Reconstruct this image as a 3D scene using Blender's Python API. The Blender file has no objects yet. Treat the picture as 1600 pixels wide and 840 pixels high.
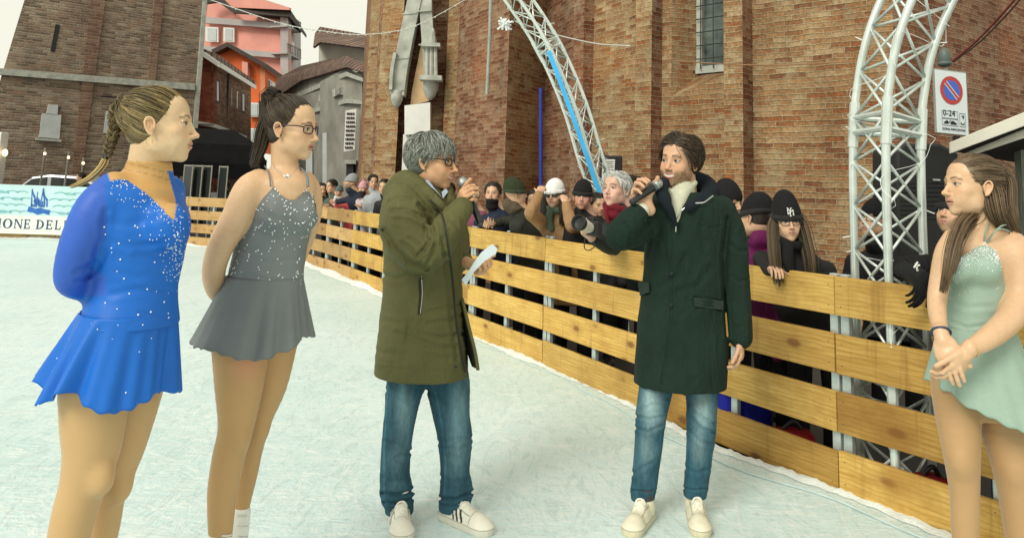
import bpy, math, random
import numpy as np
from mathutils import Vector, Matrix
random.seed(7); RNG = np.random.default_rng(7)
S = bpy.context.scene
# ------------------------------------------------------------------ camera
IW, IH, FPX, CY = 1600.0, 840.0, 1200.0, 130.0
TH, PH = math.radians(8.0), math.radians(2.0)
CAM = np.array([0.0, 0.0, 1.5])
_F = np.array([0, math.cos(TH), math.sin(TH)]); _U0 = np.array([0, -math.sin(TH), math.cos(TH)]); _R0 = np.array([1.0, 0, 0])
RR = math.cos(PH)*_R0 + math.sin(PH)*_U0
UU = -math.sin(PH)*_R0 + math.cos(PH)*_U0
cam = bpy.data.cameras.new('camera'); cam.lens = 36*FPX/IW; cam.sensor_width = 36; cam.sensor_fit = 'HORIZONTAL'
cam.shift_y = -(IH/2-CY)/IW; cam.clip_end = 3000; cam.clip_start = .05
camo = bpy.data.objects.new('camera', cam); S.collection.objects.link(camo)
camo.matrix_world = Matrix([[RR[0], UU[0], -_F[0], 0], [RR[1], UU[1], -_F[1], 0], [RR[2], UU[2], -_F[2], 1.5], [0, 0, 0, 1]])
S.camera = camo
# ------------------------------------------------------------------ light
S.view_settings.view_transform = 'Standard'; S.view_settings.look = 'None'; S.view_settings.gamma = 1
S.view_settings.exposure = 0.0
S.render.film_transparent = False
W_ = bpy.data.worlds.new('World'); S.world = W_; W_.use_nodes = True
nt = W_.node_tree; nt.nodes.clear()
SUN_EL, SUN_AZ = math.radians(38), math.radians(215)      # azimuth measured clockwise from +Y
sky = nt.nodes.new('ShaderNodeTexSky'); sky.sky_type = 'NISHITA'; sky.sun_disc = False
sky.sun_elevation = SUN_EL; sky.sun_rotation = SUN_AZ; sky.air_density = 1.5; sky.dust_density = 4
mx = nt.nodes.new('ShaderNodeMixRGB'); mx.inputs[2].default_value = (9.6, 9.45, 8.1, 1)
tc = nt.nodes.new('ShaderNodeTexCoord'); nz = nt.nodes.new('ShaderNodeTexNoise'); nz.inputs['Scale'].default_value = 2.2; nz.inputs['Detail'].default_value = 5
mr = nt.nodes.new('ShaderNodeMapRange'); mr.inputs[1].default_value = .3; mr.inputs[2].default_value = .7; mr.inputs[3].default_value = .96; mr.inputs[4].default_value = 1.0
bg = nt.nodes.new('ShaderNodeBackground'); bg.inputs[1].default_value = .10
wo = nt.nodes.new('ShaderNodeOutputWorld')
L = nt.links.new
L(tc.outputs['Generated'], nz.inputs['Vector']); L(nz.outputs[0], mr.inputs[0]); L(mr.outputs[0], mx.inputs[0])
L(sky.outputs[0], mx.inputs[1]); L(mx.outputs[0], bg.inputs[0]); L(bg.outputs[0], wo.inputs[0])
sd = bpy.data.lights.new('sun', 'SUN'); sd.energy = 2.2; sd.angle = math.radians(24); sd.color = (1, .97, .86)
so = bpy.data.objects.new('sun', sd); S.collection.objects.link(so); so.location = (-5, -8, 12)
_d = Vector((math.sin(SUN_AZ)*math.cos(SUN_EL), math.cos(SUN_AZ)*math.cos(SUN_EL), math.sin(SUN_EL)))
so.rotation_euler = _d.to_track_quat('Z', 'Y').to_euler()

# ------------------------------------------------------------------ projection
def W(px, py, Y):
    d = _F + RR*((px-IW/2)/FPX) + UU*((CY-py)/FPX)
    return CAM + d*(Y/d[1])
def G(px, py, z=0.0):
    d = _F + RR*((px-IW/2)/FPX) + UU*((CY-py)/FPX)
    return CAM + d*((z-CAM[2])/d[2])
def proj(P):
    v = np.asarray(P) - CAM
    w = v@_F
    return IW/2+FPX*(v@RR)/w, CY-FPX*(v@UU)/w
def yh(px): return CY + FPX*math.tan(TH)/math.cos(PH) + math.tan(PH)*(px-IW/2)
def sc(px, py, Y): return 1.0/np.linalg.norm(W(px+1, py, Y)-W(px, py, Y))      # pixels per metre
# ------------------------------------------------------------------ objects
C = S.collection
def thing(name, label, cat, loc=(0, 0, 0), group=None, rotz=0):
    o = bpy.data.objects.new(name, None); C.objects.link(o); o.location = tuple(float(a) for a in loc); o.rotation_euler[2] = rotz
    o['label'] = label; o['category'] = cat; o.empty_display_size = .1
    if group: o['group'] = group
    return o
def tag(o, label, cat, group=None):
    o['label'] = label; o['category'] = cat
    if group: o['group'] = group
    return o
def origin(o):
    l = np.zeros(3)
    while o is not None: l = l + np.array(o.location); o = o.parent
    return l
def put(name, V, F, mat, parent=None, smooth=False, uv=None, col=None, kind=None, local=False, mi=None):
    """one mesh object; V in world coordinates unless local"""
    V = np.asarray(V, dtype=np.float64).reshape(-1, 3)
    if parent is not None and not local: V = V - origin(parent)
    me = bpy.data.meshes.new(name)
    if isinstance(F, np.ndarray):
        n = len(F); k = F.shape[1]
        me.vertices.add(len(V)); me.vertices.foreach_set('co', V.astype(np.float32).ravel())
        me.loops.add(n*k); me.loops.foreach_set('vertex_index', F.astype(np.int32).ravel())
        me.polygons.add(n); me.polygons.foreach_set('loop_start', np.arange(0, n*k, k, dtype=np.int32))
        me.polygons.foreach_set('loop_total', np.full(n, k, dtype=np.int32)); me.update(calc_edges=True)
    else:
        me.from_pydata([tuple(v) for v in V], [], F); me.update()
    if uv is not None:
        ul = me.uv_layers.new(name='UVMap'); ul.data.foreach_set('uv', np.asarray(uv, dtype=np.float32).ravel())
    if col is not None:
        a = me.color_attributes.new('Col', 'FLOAT_COLOR', 'POINT')
        c4 = np.ones((len(V), 4), dtype=np.float32); c4[:, :3] = col; a.data.foreach_set('color', c4.ravel())
    mats = mat if isinstance(mat, (list, tuple)) else [mat]
    for m in mats: me.materials.append(m)
    if mi is not None: me.polygons.foreach_set('material_index', np.asarray(mi, dtype=np.int32))
    if smooth: me.polygons.foreach_set('use_smooth', np.ones(len(me.polygons), dtype=bool))
    o = bpy.data.objects.new(name, me); C.objects.link(o); o.parent = parent
    if kind: o['kind'] = kind
    return o
def frame(d):
    d = np.asarray(d, float); d = d/np.linalg.norm(d)
    a = np.array([0, 0, 1.0]) if abs(d[2]) < .9 else np.array([1.0, 0, 0])
    u = np.cross(a, d); u /= np.linalg.norm(u); return u, np.cross(d, u), d
def spline(pts, n=8):
    P = np.asarray(pts, float)
    if len(P) < 3: 
        t = np.linspace(0, 1, n+1)[:, None]; return P[0]*(1-t)+P[-1]*t
    Q = np.vstack([2*P[0]-P[1], P, 2*P[-1]-P[-2]]); out = []
    for i in range(1, len(Q)-2):
        for k in range(n):
            t = k/n; a, b, c, d = Q[i-1], Q[i], Q[i+1], Q[i+2]
            out.append(.5*((2*b)+(-a+c)*t+(2*a-5*b+4*c-d)*t*t+(-a+3*b-3*c+d)*t**3))
    out.append(P[-1]); return np.array(out)
class MB:
    def __init__(s): s.v = []; s.f = []; s.uv = []; s.m = []; s.c = []
    def add(s, V, F, uv=None, m=0, col=None):
        b = len(s.v); s.v += [tuple(x) for x in V]
        for i, f in enumerate(F):
            s.f.append(tuple(b+k for k in f)); s.m.append(m)
            if uv is None: s.uv += [(0, 0)]*len(f)
            else: s.uv += list(uv[i])
        s.c += [col or (1, 1, 1)]*len(V)
    def box(s, c, size, ax=None, m=0, col=None):
        c = np.asarray(c, float); h = np.asarray(size, float)/2
        A = np.eye(3) if ax is None else np.asarray(ax, float)
        V = [c + A[0]*x*h[0]+A[1]*y*h[1]+A[2]*z*h[2] for x in (-1, 1) for y in (-1, 1) for z in (-1, 1)]
        F = [(0, 1, 3, 2), (4, 6, 7, 5), (0, 4, 5, 1), (2, 3, 7, 6), (0, 2, 6, 4), (1, 5, 7, 3)]
        h2 = h*2
        uv = []
        for f in F:
            q = []
            for k in f:
                x, y, z = (k >> 2) & 1, (k >> 1) & 1, k & 1
                if f in (F[0], F[1]): q.append((y*h2[1], z*h2[2]))
                elif f in (F[2], F[3]): q.append((x*h2[0], z*h2[2]))
                else: q.append((x*h2[0], y*h2[1]))
            uv.append(q)
        s.add(V, F, uv, m, col); return s
    def tube(s, pts, r, n=8, m=0, col=None, cap=True, ry=None):
        P = np.asarray(pts, float); k = len(P); r = np.full(k, r) if np.isscalar(r) else np.asarray(r, float)
        T = np.gradient(P, axis=0); u, v, _ = frame(T[0]); V = []
        for i in range(k):
            t = T[i]/(np.linalg.norm(T[i])+1e-12); u = u - t*(u@t); u /= np.linalg.norm(u)+1e-12; v = np.cross(t, u)
            for j in range(n):
                a = 2*math.pi*j/n; V.append(P[i]+r[i]*(u*math.cos(a)+(ry or 1)*v*math.sin(a)))
        F = [(i*n+j, i*n+(j+1) % n, (i+1)*n+(j+1) % n, (i+1)*n+j) for i in range(k-1) for j in range(n)]
        if cap: F += [tuple(range(n-1, -1, -1)), tuple((k-1)*n+j for j in range(n))]
        s.add(V, F, None, m, col); return s
    def seg(s, a, b, r, n=8, m=0, col=None): return s.tube([a, b], r, n, m, col)
    def ell(s, c, r, ax=None, nu=14, nv=9, m=0, col=None):
        c = np.asarray(c, float); r = np.ones(3)*r; A = np.eye(3) if ax is None else np.asarray(ax)
        V = []; F = []
        for i in range(nv+1):
            p = math.pi*i/nv
            for j in range(nu):
                a = 2*math.pi*j/nu; l = (r[0]*math.sin(p)*math.cos(a), r[1]*math.sin(p)*math.sin(a), r[2]*math.cos(p))
                V.append(c+A[0]*l[0]+A[1]*l[1]+A[2]*l[2])
        for i in range(nv):
            for j in range(nu): F.append((i*nu+j, (i+1)*nu+j, (i+1)*nu+(j+1) % nu, i*nu+(j+1) % nu))
        s.add(V, F, None, m, col); return s
    def lathe(s, prof, c, ax=None, n=16, m=0, col=None):
        c = np.asarray(c, float); A = np.eye(3) if ax is None else np.asarray(ax); V = []
        for r, h in prof:
            for j in range(n):
                a = 2*math.pi*j/n; V.append(c+A[0]*r*math.cos(a)+A[1]*r*math.sin(a)+A[2]*h)
        F = [(i*n+j, i*n+(j+1) % n, (i+1)*n+(j+1) % n, (i+1)*n+j) for i in range(len(prof)-1) for j in range(n)]
        F += [tuple(range(n-1, -1, -1)), tuple((len(prof)-1)*n+j for j in range(n))]
        s.add(V, F, None, m, col); return s
    def wall(s, a, b, z0, z1, m=0, u0=0.0, za=None, zb=None):
        """vertical quad from plan point a to b (outward side to the right of a->b), metres in uv; za/zb tops"""
        a = np.asarray(a, float)[:2]; b = np.asarray(b, float)[:2]; l = float(np.linalg.norm(b-a))
        ta = z1 if za is None else za; tb = z1 if zb is None else zb
        V = [(a[0], a[1], z0), (b[0], b[1], z0), (b[0], b[1], tb), (a[0], a[1], ta)]
        s.add(V, [(0, 1, 2, 3)], [[(u0, z0), (u0+l, z0), (u0+l, tb), (u0, ta)]], m); return u0+l
    def poly(s, V, uv=None, m=0, col=None): s.add(V, [tuple(range(len(V)))], None if uv is None else [uv], m, col); return s
    def extrude(s, V, d, m=0, col=None):
        V = [np.asarray(v, float) for v in V]; n = len(V); d = np.asarray(d, float)
        s.add(V+[v+d for v in V], [tuple(range(n)), tuple(range(2*n-1, n-1, -1))]+[(i, i+n, (i+1) % n+n, (i+1) % n) for i in range(n)], None, m, col); return s
    def build(s, name, mat, parent=None, smooth=False, kind=None, bevel=0, col=False, local=False):
        o = put(name, s.v, s.f, mat, parent, smooth, uv=s.uv, kind=kind, col=np.array(s.c) if col else None, local=local, mi=s.m if isinstance(mat, (list, tuple)) else None)
        if bevel:
            b = o.modifiers.new('bevel', 'BEVEL'); b.width = bevel; b.segments = 2; b.limit_method = 'ANGLE'
        return o
def copy_thing(o, parent=None):
    c = o.copy(); C.objects.link(c); c.parent = parent
    for ch in list(o.children): copy_thing(ch, c)
    return c
# ------------------------------------------------------------------ materials
class NT:
    def __init__(s, name):
        s.m = bpy.data.materials.new(name); s.m.use_nodes = True; s.t = s.m.node_tree; s.t.nodes.clear()
        s.b = s.t.nodes.new('ShaderNodeBsdfPrincipled'); o = s.t.nodes.new('ShaderNodeOutputMaterial'); s.out = o
        s.t.links.new(s.b.outputs[0], o.inputs[0])
    def n(s, k, **kw):
        x = s.t.nodes.new('ShaderNode'+k)
        for a, v in kw.items(): setattr(x, a, v)
        return x
    def set(s, sock, v):
        if hasattr(v, 'is_output') or isinstance(v, bpy.types.NodeSocket): s.t.links.new(v, sock)
        elif isinstance(v, (tuple, list)) and len(v) == 3 and sock.type == 'RGBA': sock.default_value = (*v, 1)
        else: sock.default_value = v
    def math(s, op, a, b=0.0, c=None):
        x = s.n('Math', operation=op); s.set(x.inputs[0], a); s.set(x.inputs[1], b)
        if c is not None: s.set(x.inputs[2], c)
        return x.outputs[0]
    def mix(s, f, a, b, bt='MIX'):
        x = s.n('MixRGB', blend_type=bt); s.set(x.inputs[0], f); s.set(x.inputs[1], a); s.set(x.inputs[2], b); return x.outputs[0]
    def noise(s, vec, scale, detail=4, rough=.55, dist=0):
        x = s.n('TexNoise'); s.set(x.inputs['Vector'], vec); x.inputs['Scale'].default_value = scale; x.inputs['Detail'].default_value = detail
        x.inputs['Roughness'].default_value = rough; x.inputs['Distortion'].default_value = dist; return x.outputs[0]
    def co(s, k='Object'): return s.n('TexCoord').outputs[k]
    def scale(s, v, xyz, rot=(0, 0, 0), loc=(0, 0, 0)):
        x = s.n('Mapping'); s.set(x.inputs[0], v); x.inputs[1].default_value = loc; x.inputs[2].default_value = rot; x.inputs[3].default_value = xyz; return x.outputs[0]
    def ramp(s, f, stops, interp='LINEAR'):
        x = s.n('ValToRGB'); r = x.color_ramp; r.interpolation = interp
        while len(r.elements) < len(stops): r.elements.new(.5)
        for e, (p, c) in zip(r.elements, stops): e.position = p; e.color = (*c, 1) if len(c) == 3 else c
        s.set(x.inputs[0], f); return x.outputs[0]
    def rng(s, f, a, b, c=0.0, d=1.0):
        x = s.n('MapRange'); s.set(x.inputs[0], f)
        for i, v in enumerate((a, b, c, d)): x.inputs[i+1].default_value = v
        return x.outputs[0]
    def fin(s, col, rough=.6, bump=None, bs=.3, bd=.01, metal=0, spec=.5, **kw):
        s.set(s.b.inputs['Base Color'], col); s.set(s.b.inputs['Roughness'], rough); s.b.inputs['Metallic'].default_value = metal
        s.b.inputs['Specular IOR Level'].default_value = spec
        for k, v in kw.items(): s.set(s.b.inputs[k.replace('_', ' ')], v)
        if bump is not None:
            x = s.n('Bump'); x.inputs['Strength'].default_value = bs; x.inputs['Distance'].default_value = bd; s.set(x.inputs['Height'], bump)
            s.t.links.new(x.outputs[0], s.b.inputs['Normal'])
        return s.m
def plain(name, c, rough=.6, var=.25, sc_=6, bump=.15, bd=.003, metal=0, bsc=60, **kw):
    t = NT(name); o = t.co(); f = t.noise(o, sc_, 5)
    c1 = tuple(x*(1-var) for x in c); c2 = tuple(min(1, x*(1+var)) for x in c)
    return t.fin(t.ramp(f, [(.3, c1), (.7, c2)]), rough, t.noise(o, bsc, 3), bump, bd, metal, **kw)
def brick(name, cols, mortar, w=.24, h=.067, rough=.9, big=None, msz=.011, dirt=.35, seed=0.0):
    t = NT(name); uv = t.co('UV'); wob = t.n('VectorMath', operation='SCALE')
    nz = t.n('TexNoise'); t.set(nz.inputs['Vector'], uv); nz.inputs['Scale'].default_value = 5; nz.inputs['Detail'].default_value = 3
    sb = t.n('VectorMath', operation='SUBTRACT'); t.set(sb.inputs[0], nz.outputs[1]); sb.inputs[1].default_value = (.5, .5, .5)
    t.set(wob.inputs[0], sb.outputs[0]); wob.inputs['Scale'].default_value = .035
    ad = t.n('VectorMath', operation='ADD'); t.set(ad.inputs[0], uv); t.set(ad.inputs[1], wob.outputs[0])
    sp = t.n('SeparateXYZ'); t.set(sp.inputs[0], ad.outputs[0])
    v = t.math('DIVIDE', sp.outputs[1], h); row = t.math('FLOOR', v)
    wr = t.n('TexWhiteNoise', noise_dimensions='1D'); t.set(wr.inputs['W'], t.math('ADD', row, 13.7+seed))
    u = t.math('ADD', t.math('DIVIDE', sp.outputs[0], w), t.math('ADD', t.math('MULTIPLY', row, .5), t.math('MULTIPLY', wr.outputs[0], .35)))
    colm = t.math('FLOOR', u)
    fu = t.math('MULTIPLY', t.math('ABSOLUTE', t.math('SUBTRACT', t.math('FRACT', u), .5)), w)
    fv = t.math('MULTIPLY', t.math('ABSOLUTE', t.math('SUBTRACT', t.math('FRACT', v), .5)), h)
    eu = t.math('SUBTRACT', w/2, fu); ev = t.math('SUBTRACT', h/2, fv)
    e = t.math('MINIMUM', eu, ev); mort = t.rng(e, msz*.25, msz, 1, 0)
    cb = t.n('CombineXYZ'); t.set(cb.inputs[0], colm); t.set(cb.inputs[1], row); cb.inputs[2].default_value = seed
    wn = t.n('TexWhiteNoise', noise_dimensions='3D'); t.set(wn.inputs['Vector'], cb.outputs[0])
    n = len(cols); bc = t.ramp(wn.outputs[0], [(i/n, c) for i, c in enumerate(cols)], 'CONSTANT')
    bign = t.noise(uv, .45, 5, .6)
    if big is not None: bc = t.mix(t.rng(bign, .5, .68, 0, .65), bc, big)
    fine = t.noise(uv, 26, 5, .65)
    bc = t.mix(1.0, bc, t.ramp(fine, [(.25, (.42,)*3), (.75, (1.38, 1.36, 1.32))]), 'MULTIPLY')
    sl_ = t.rng(t.noise(uv, 2.3, 6, .7), .52, .62, 0, .55); bc = t.mix(sl_, bc, tuple(x*.9 for x in mortar)); bc = t.mix(t.math('MULTIPLY', mort, t.rng(fine, .35, .6, .35, .95)), bc, mortar)
    d2 = t.noise(t.scale(uv, (1.2, .5, 1)), 1.3, 8, .72)
    bc = t.mix(1.0, bc, t.ramp(d2, [(.3, (1-dirt,)*3), (.7, (1.12, 1.1, 1.05))]), 'MULTIPLY')
    ht = t.math('ADD', t.math('MULTIPLY', mort, -1.0), t.math('MULTIPLY', fine, .55))
    return t.fin(bc, rough, ht, .9, .012, spec=.2)
# ------------------------------------------------------------------ signed-distance modelling
BIG = 1.0
def P_rc(a, b, ra, rb):
    a = np.asarray(a, float); b = np.asarray(b, float); m = max(ra, rb); lo = np.minimum(a, b)-m; hi = np.maximum(a, b)+m
    ab = b-a; L2 = float(ab@ab)+1e-12
    def f(X, Y, Z):
        x, y, z = X-a[0], Y-a[1], Z-a[2]
        t = np.clip((x*ab[0]+y*ab[1]+z*ab[2])/L2, 0, 1)
        return np.sqrt((x-t*ab[0])**2+(y-t*ab[1])**2+(z-t*ab[2])**2)-(ra+(rb-ra)*t)
    return lo, hi, f
def P_ell(c, r, A=None):
    c = np.asarray(c, float); r = np.ones(3)*np.asarray(r, float); A = np.eye(3) if A is None else np.asarray(A, float)
    ext = np.sqrt(((A*r[:, None])**2).sum(0)); lo = c-ext; hi = c+ext
    def f(X, Y, Z):
        x, y, z = X-c[0], Y-c[1], Z-c[2]
        q = [(A[i, 0]*x+A[i, 1]*y+A[i, 2]*z)/r[i] for i in range(3)]
        k0 = np.sqrt(q[0]**2+q[1]**2+q[2]**2); k1 = np.sqrt((q[0]/r[0])**2+(q[1]/r[1])**2+(q[2]/r[2])**2)+1e-9
        return k0*(k0-1)/k1
    return lo, hi, f
def P_box(c, h, A=None, rd=.01):
    c = np.asarray(c, float); h = np.asarray(h, float)-rd; A = np.eye(3) if A is None else np.asarray(A, float)
    ext = np.abs(A*(h+rd)[:, None]).sum(0); lo = c-ext; hi = c+ext
    def f(X, Y, Z):
        x, y, z = X-c[0], Y-c[1], Z-c[2]
        q = [np.abs(A[i, 0]*x+A[i, 1]*y+A[i, 2]*z)-h[i] for i in range(3)]
        return np.sqrt(np.maximum(q[0], 0)**2+np.maximum(q[1], 0)**2+np.maximum(q[2], 0)**2)+np.minimum(np.maximum(np.maximum(q[0], q[1]), q[2]), 0)-rd
    return lo, hi, f
def P_stack(z, cx, cy, rx, ry, yaw=0.0, n=2.0, off=0.0):
    """vertical stack of (super)ellipses"""
    z = np.asarray(z, float); o = np.argsort(z); z = z[o]; R = np.array([z]+[np.ones(len(z))*np.asarray(q, float) for q in (cx, cy, rx, ry)]); R[1:] = R[1:][:, :]
    R = np.vstack([z]+[(np.ones(len(z))*np.asarray(q, float))[o] for q in (cx, cy, rx, ry)]).T
    if len(z) > 2: R = spline(R, 6); R = R[np.argsort(R[:, 0])]
    zz, CX, CY_, RX, RY = R.T; RX = RX+off; RY = RY+off
    m = max(RX.max(), RY.max()); lo = np.array([CX.min()-m, CY_.min()-m, zz[0]]); hi = np.array([CX.max()+m, CY_.max()+m, zz[-1]])
    ca, sa = math.cos(yaw), math.sin(yaw)
    def f(X, Y, Z):
        z1 = Z.ravel(); cx_, cy_, a, b = [np.interp(z1, zz, q).reshape(Z.shape) for q in (CX, CY_, RX, RY)]
        x = X-cx_; y = Y-cy_; p = x*ca+y*sa; q = -x*sa+y*ca
        if n == 2: k0 = np.sqrt((p/a)**2+(q/b)**2)
        else: k0 = (np.abs(p/a)**n+np.abs(q/b)**n)**(1/n)
        k1 = np.sqrt((p/a**2)**2+(q/b**2)**2)+1e-6
        d = k0*(k0-1)/k1; d = np.clip(d, -np.minimum(a, b), None)
        return np.maximum(d, np.maximum(zz[0]-Z, Z-zz[-1]))
    return lo, hi, f
def P_chain(P, R):
    P = np.asarray(P, float); R = np.asarray(R, float); m = R[:, None]; lo = (P-m).min(0); hi = (P+m).max(0)
    def f(X, Y, Z):
        D = None
        for i in range(len(P)-1):
            a, ab = P[i], P[i+1]-P[i]; L2 = float(ab@ab)+1e-12; x, y, z = X-a[0], Y-a[1], Z-a[2]
            t = np.clip((x*ab[0]+y*ab[1]+z*ab[2])/L2, 0, 1); d = np.sqrt((x-t*ab[0])**2+(y-t*ab[1])**2+(z-t*ab[2])**2)-(R[i]+(R[i+1]-R[i])*t)
            D = d if D is None else np.minimum(D, d)
        return D
    return lo, hi, f
def tubeP(pts, radii, k=.01, n=4, op='u'):
    """one smooth limb through points"""
    R = spline(np.hstack([np.asarray(pts, float), np.asarray(radii, float)[:, None]]), n)
    return [(op, P_chain(R[:, :3], R[:, 3]), k)]
def cutbelow(p, w=.2, h=.2):
    """flat cut below a point"""
    return ('s', P_box(np.asarray(p)-[0, 0, h], (w, w, h), None, .001), .003)
def evalD(ops, lo, hi, h):
    lo = np.asarray(lo, float); n = np.maximum(np.ceil((np.asarray(hi)-lo)/h).astype(int)+1, 2)
    D = np.full(n, BIG, dtype=np.float32); ax = [(lo[i]+h*np.arange(n[i])).astype(np.float32) for i in range(3)]
    for op, prim, k in ops:
        if op == 'f':                                       # free displacement near the surface
            m = np.nonzero(np.abs(D) < max(.03, 2.5*h))
            if len(m[0]) == 0: continue
            P = np.stack([ax[0][m[0]], ax[1][m[1]], ax[2][m[2]]], 1); D[m] += prim(P.astype(np.float64)).astype(np.float32); continue
        plo, phi, f = prim; mg = k+3*h+.004
        i0 = np.clip(np.floor((plo-mg-lo)/h).astype(int), 0, n); i1 = np.clip(np.ceil((phi+mg-lo)/h).astype(int)+1, 0, n)
        if np.any(i1 <= i0): continue
        sl = tuple(slice(i0[i], i1[i]) for i in range(3))
        d = f(ax[0][sl[0]][:, None, None], ax[1][sl[1]][None, :, None], ax[2][sl[2]][None, None, :]).astype(np.float32)
        A = D[sl]
        if op == 'u':
            if k > 0: hh = np.clip(.5+.5*(A-d)/k, 0, 1); D[sl] = A*(1-hh)+d*hh-k*hh*(1-hh)
            else: D[sl] = np.minimum(A, d)
        elif op == 's':
            if k > 0: hh = np.clip(.5-.5*(A+d)/k, 0, 1); D[sl] = A*(1-hh)-d*hh+k*hh*(1-hh)
            else: D[sl] = np.maximum(A, -d)
        elif op == 'i':
            B = np.full(n, BIG, dtype=np.float32); B[sl] = np.maximum(A, d); D = B
    return D, lo
_E = [((0, 0, 0), (1, 0, 0)), ((0, 1, 0), (1, 1, 0)), ((0, 0, 1), (1, 0, 1)), ((0, 1, 1), (1, 1, 1)), ((0, 0, 0), (0, 1, 0)), ((1, 0, 0), (1, 1, 0)),
      ((0, 0, 1), (0, 1, 1)), ((1, 0, 1), (1, 1, 1)), ((0, 0, 0), (0, 0, 1)), ((1, 0, 0), (1, 0, 1)), ((0, 1, 0), (0, 1, 1)), ((1, 1, 0), (1, 1, 1))]
def nets(D, lo, h):
    s = D < 0; c = np.zeros(np.array(D.shape)-1, dtype=np.int8)
    for i in (0, 1):
        for j in (0, 1):
            for k in (0, 1): c += s[i:i+c.shape[0], j:j+c.shape[1], k:k+c.shape[2]]
    ids = np.argwhere((c > 0) & (c < 8))
    if len(ids) == 0: return np.zeros((0, 3)), np.zeros((0, 4), int)
    idx = np.full(c.shape, -1, dtype=np.int32); idx[tuple(ids.T)] = np.arange(len(ids))
    acc = np.zeros((len(ids), 3)); cnt = np.zeros(len(ids))
    for a, b in _E:
        a = np.array(a); b = np.array(b); da = D[tuple((ids+a).T)]; db = D[tuple((ids+b).T)]; m = (da < 0) != (db < 0)
        t = np.where(m, da/(da-db+1e-12), 0)[:, None]; acc += np.where(m[:, None], a+t*(b-a), 0); cnt += m
    V = lo+h*(ids+acc/cnt[:, None]); Q = []
    for ax in range(3):
        o1, o2 = [(1, 2), (2, 0), (0, 1)][ax]
        sa = [slice(None)]*3; sb = [slice(None)]*3; sa[ax] = slice(0, -1); sb[ax] = slice(1, None)
        A = s[tuple(sa)]; B = s[tuple(sb)]; e = np.argwhere(A != B)
        e = e[(e[:, o1] > 0) & (e[:, o2] > 0) & (e[:, o1] < D.shape[o1]-1) & (e[:, o2] < D.shape[o2]-1)]
        if len(e) == 0: continue
        out = A[tuple(e.T)]; d1 = np.zeros(3, int); d1[o1] = 1; d2 = np.zeros(3, int); d2[o2] = 1
        q = np.stack([idx[tuple((e-d1-d2).T)], idx[tuple((e-d2).T)], idx[tuple(e.T)], idx[tuple((e-d1).T)]], 1)
        q[~out] = q[~out][:, ::-1]; Q.append(q)
    return V, np.vstack(Q)
def bounds(ops, pad=.02):
    lo = np.min([p[0] for o, p, k in ops if o == 'u'], axis=0)-pad; hi = np.max([p[1] for o, p, k in ops if o == 'u'], axis=0)+pad
    return lo, hi
def sdf(ops, h, fine=(), pad=.02):
    """ops -> (V,F); fine = [(lo,hi,h)] boxes meshed at a finer step, one surface over all"""
    lo, hi = bounds(ops, pad); Vs = []; Fs = []; nb = 0; done = []
    for (a, b, hh) in list(fine)+[(lo, hi, h)]:
        a = np.asarray(a, float); b = np.asarray(b, float)
        a = np.maximum(a, lo); b = np.minimum(b, hi)
        D, l = evalD(ops, a, b, hh); V, F = nets(D, l, hh)
        if len(F) and done:
            c = V[F].mean(1); keep = np.ones(len(F), bool)
            for (da, db, dh) in done: keep &= ~np.all((c > da+1.2*dh) & (c < db-2.2*dh), axis=1)
            F = F[keep]
        if len(F):
            u, inv = np.unique(F, return_inverse=True); V = V[u]; F = inv.reshape(F.shape)
            Vs.append(V); Fs.append(F+nb); nb += len(V)
        done.append((a, b, hh))
    return np.vstack(Vs), np.vstack(Fs)
def normals(V, F):
    n = np.cross(V[F[:, 2]]-V[F[:, 0]], V[F[:, 3]]-V[F[:, 1]]); N = np.zeros_like(V)
    for k in range(4): np.add.at(N, F[:, k], n)
    return N/(np.linalg.norm(N, axis=1)[:, None]+1e-12)
def snoise(P, sc_, seed=0):
    r = np.random.default_rng(seed); o = np.zeros(len(P))
    for i in range(7):
        d = r.normal(size=3); d /= np.linalg.norm(d); f = sc_*(.6+1.1*r.random()); o += np.sin(P@d*f*6.283+r.random()*6.3+1.5*np.sin(P@r.normal(size=3)*f*2))
    return o/7
def inpoly(x, y, poly):
    p = np.asarray(poly, float); r = np.zeros(len(x), bool); j = len(p)-1
    for i in range(len(p)):
        c = ((p[i, 1] > y) != (p[j, 1] > y)) & (x < (p[j, 0]-p[i, 0])*(y-p[i, 1])/(p[j, 1]-p[i, 1]+1e-12)+p[i, 0]); r ^= c; j = i
    return r
def polyd(x, y, pl):
    """distance in pixels to a polyline"""
    p = np.asarray(pl, float); d = np.full(len(x), 1e9)
    for a, b in zip(p[:-1], p[1:]):
        ab = b-a; t = np.clip(((x-a[0])*ab[0]+(y-a[1])*ab[1])/(ab@ab+1e-9), 0, 1); d = np.minimum(d, np.hypot(x-a[0]-t*ab[0], y-a[1]-t*ab[1]))
    return d
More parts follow.
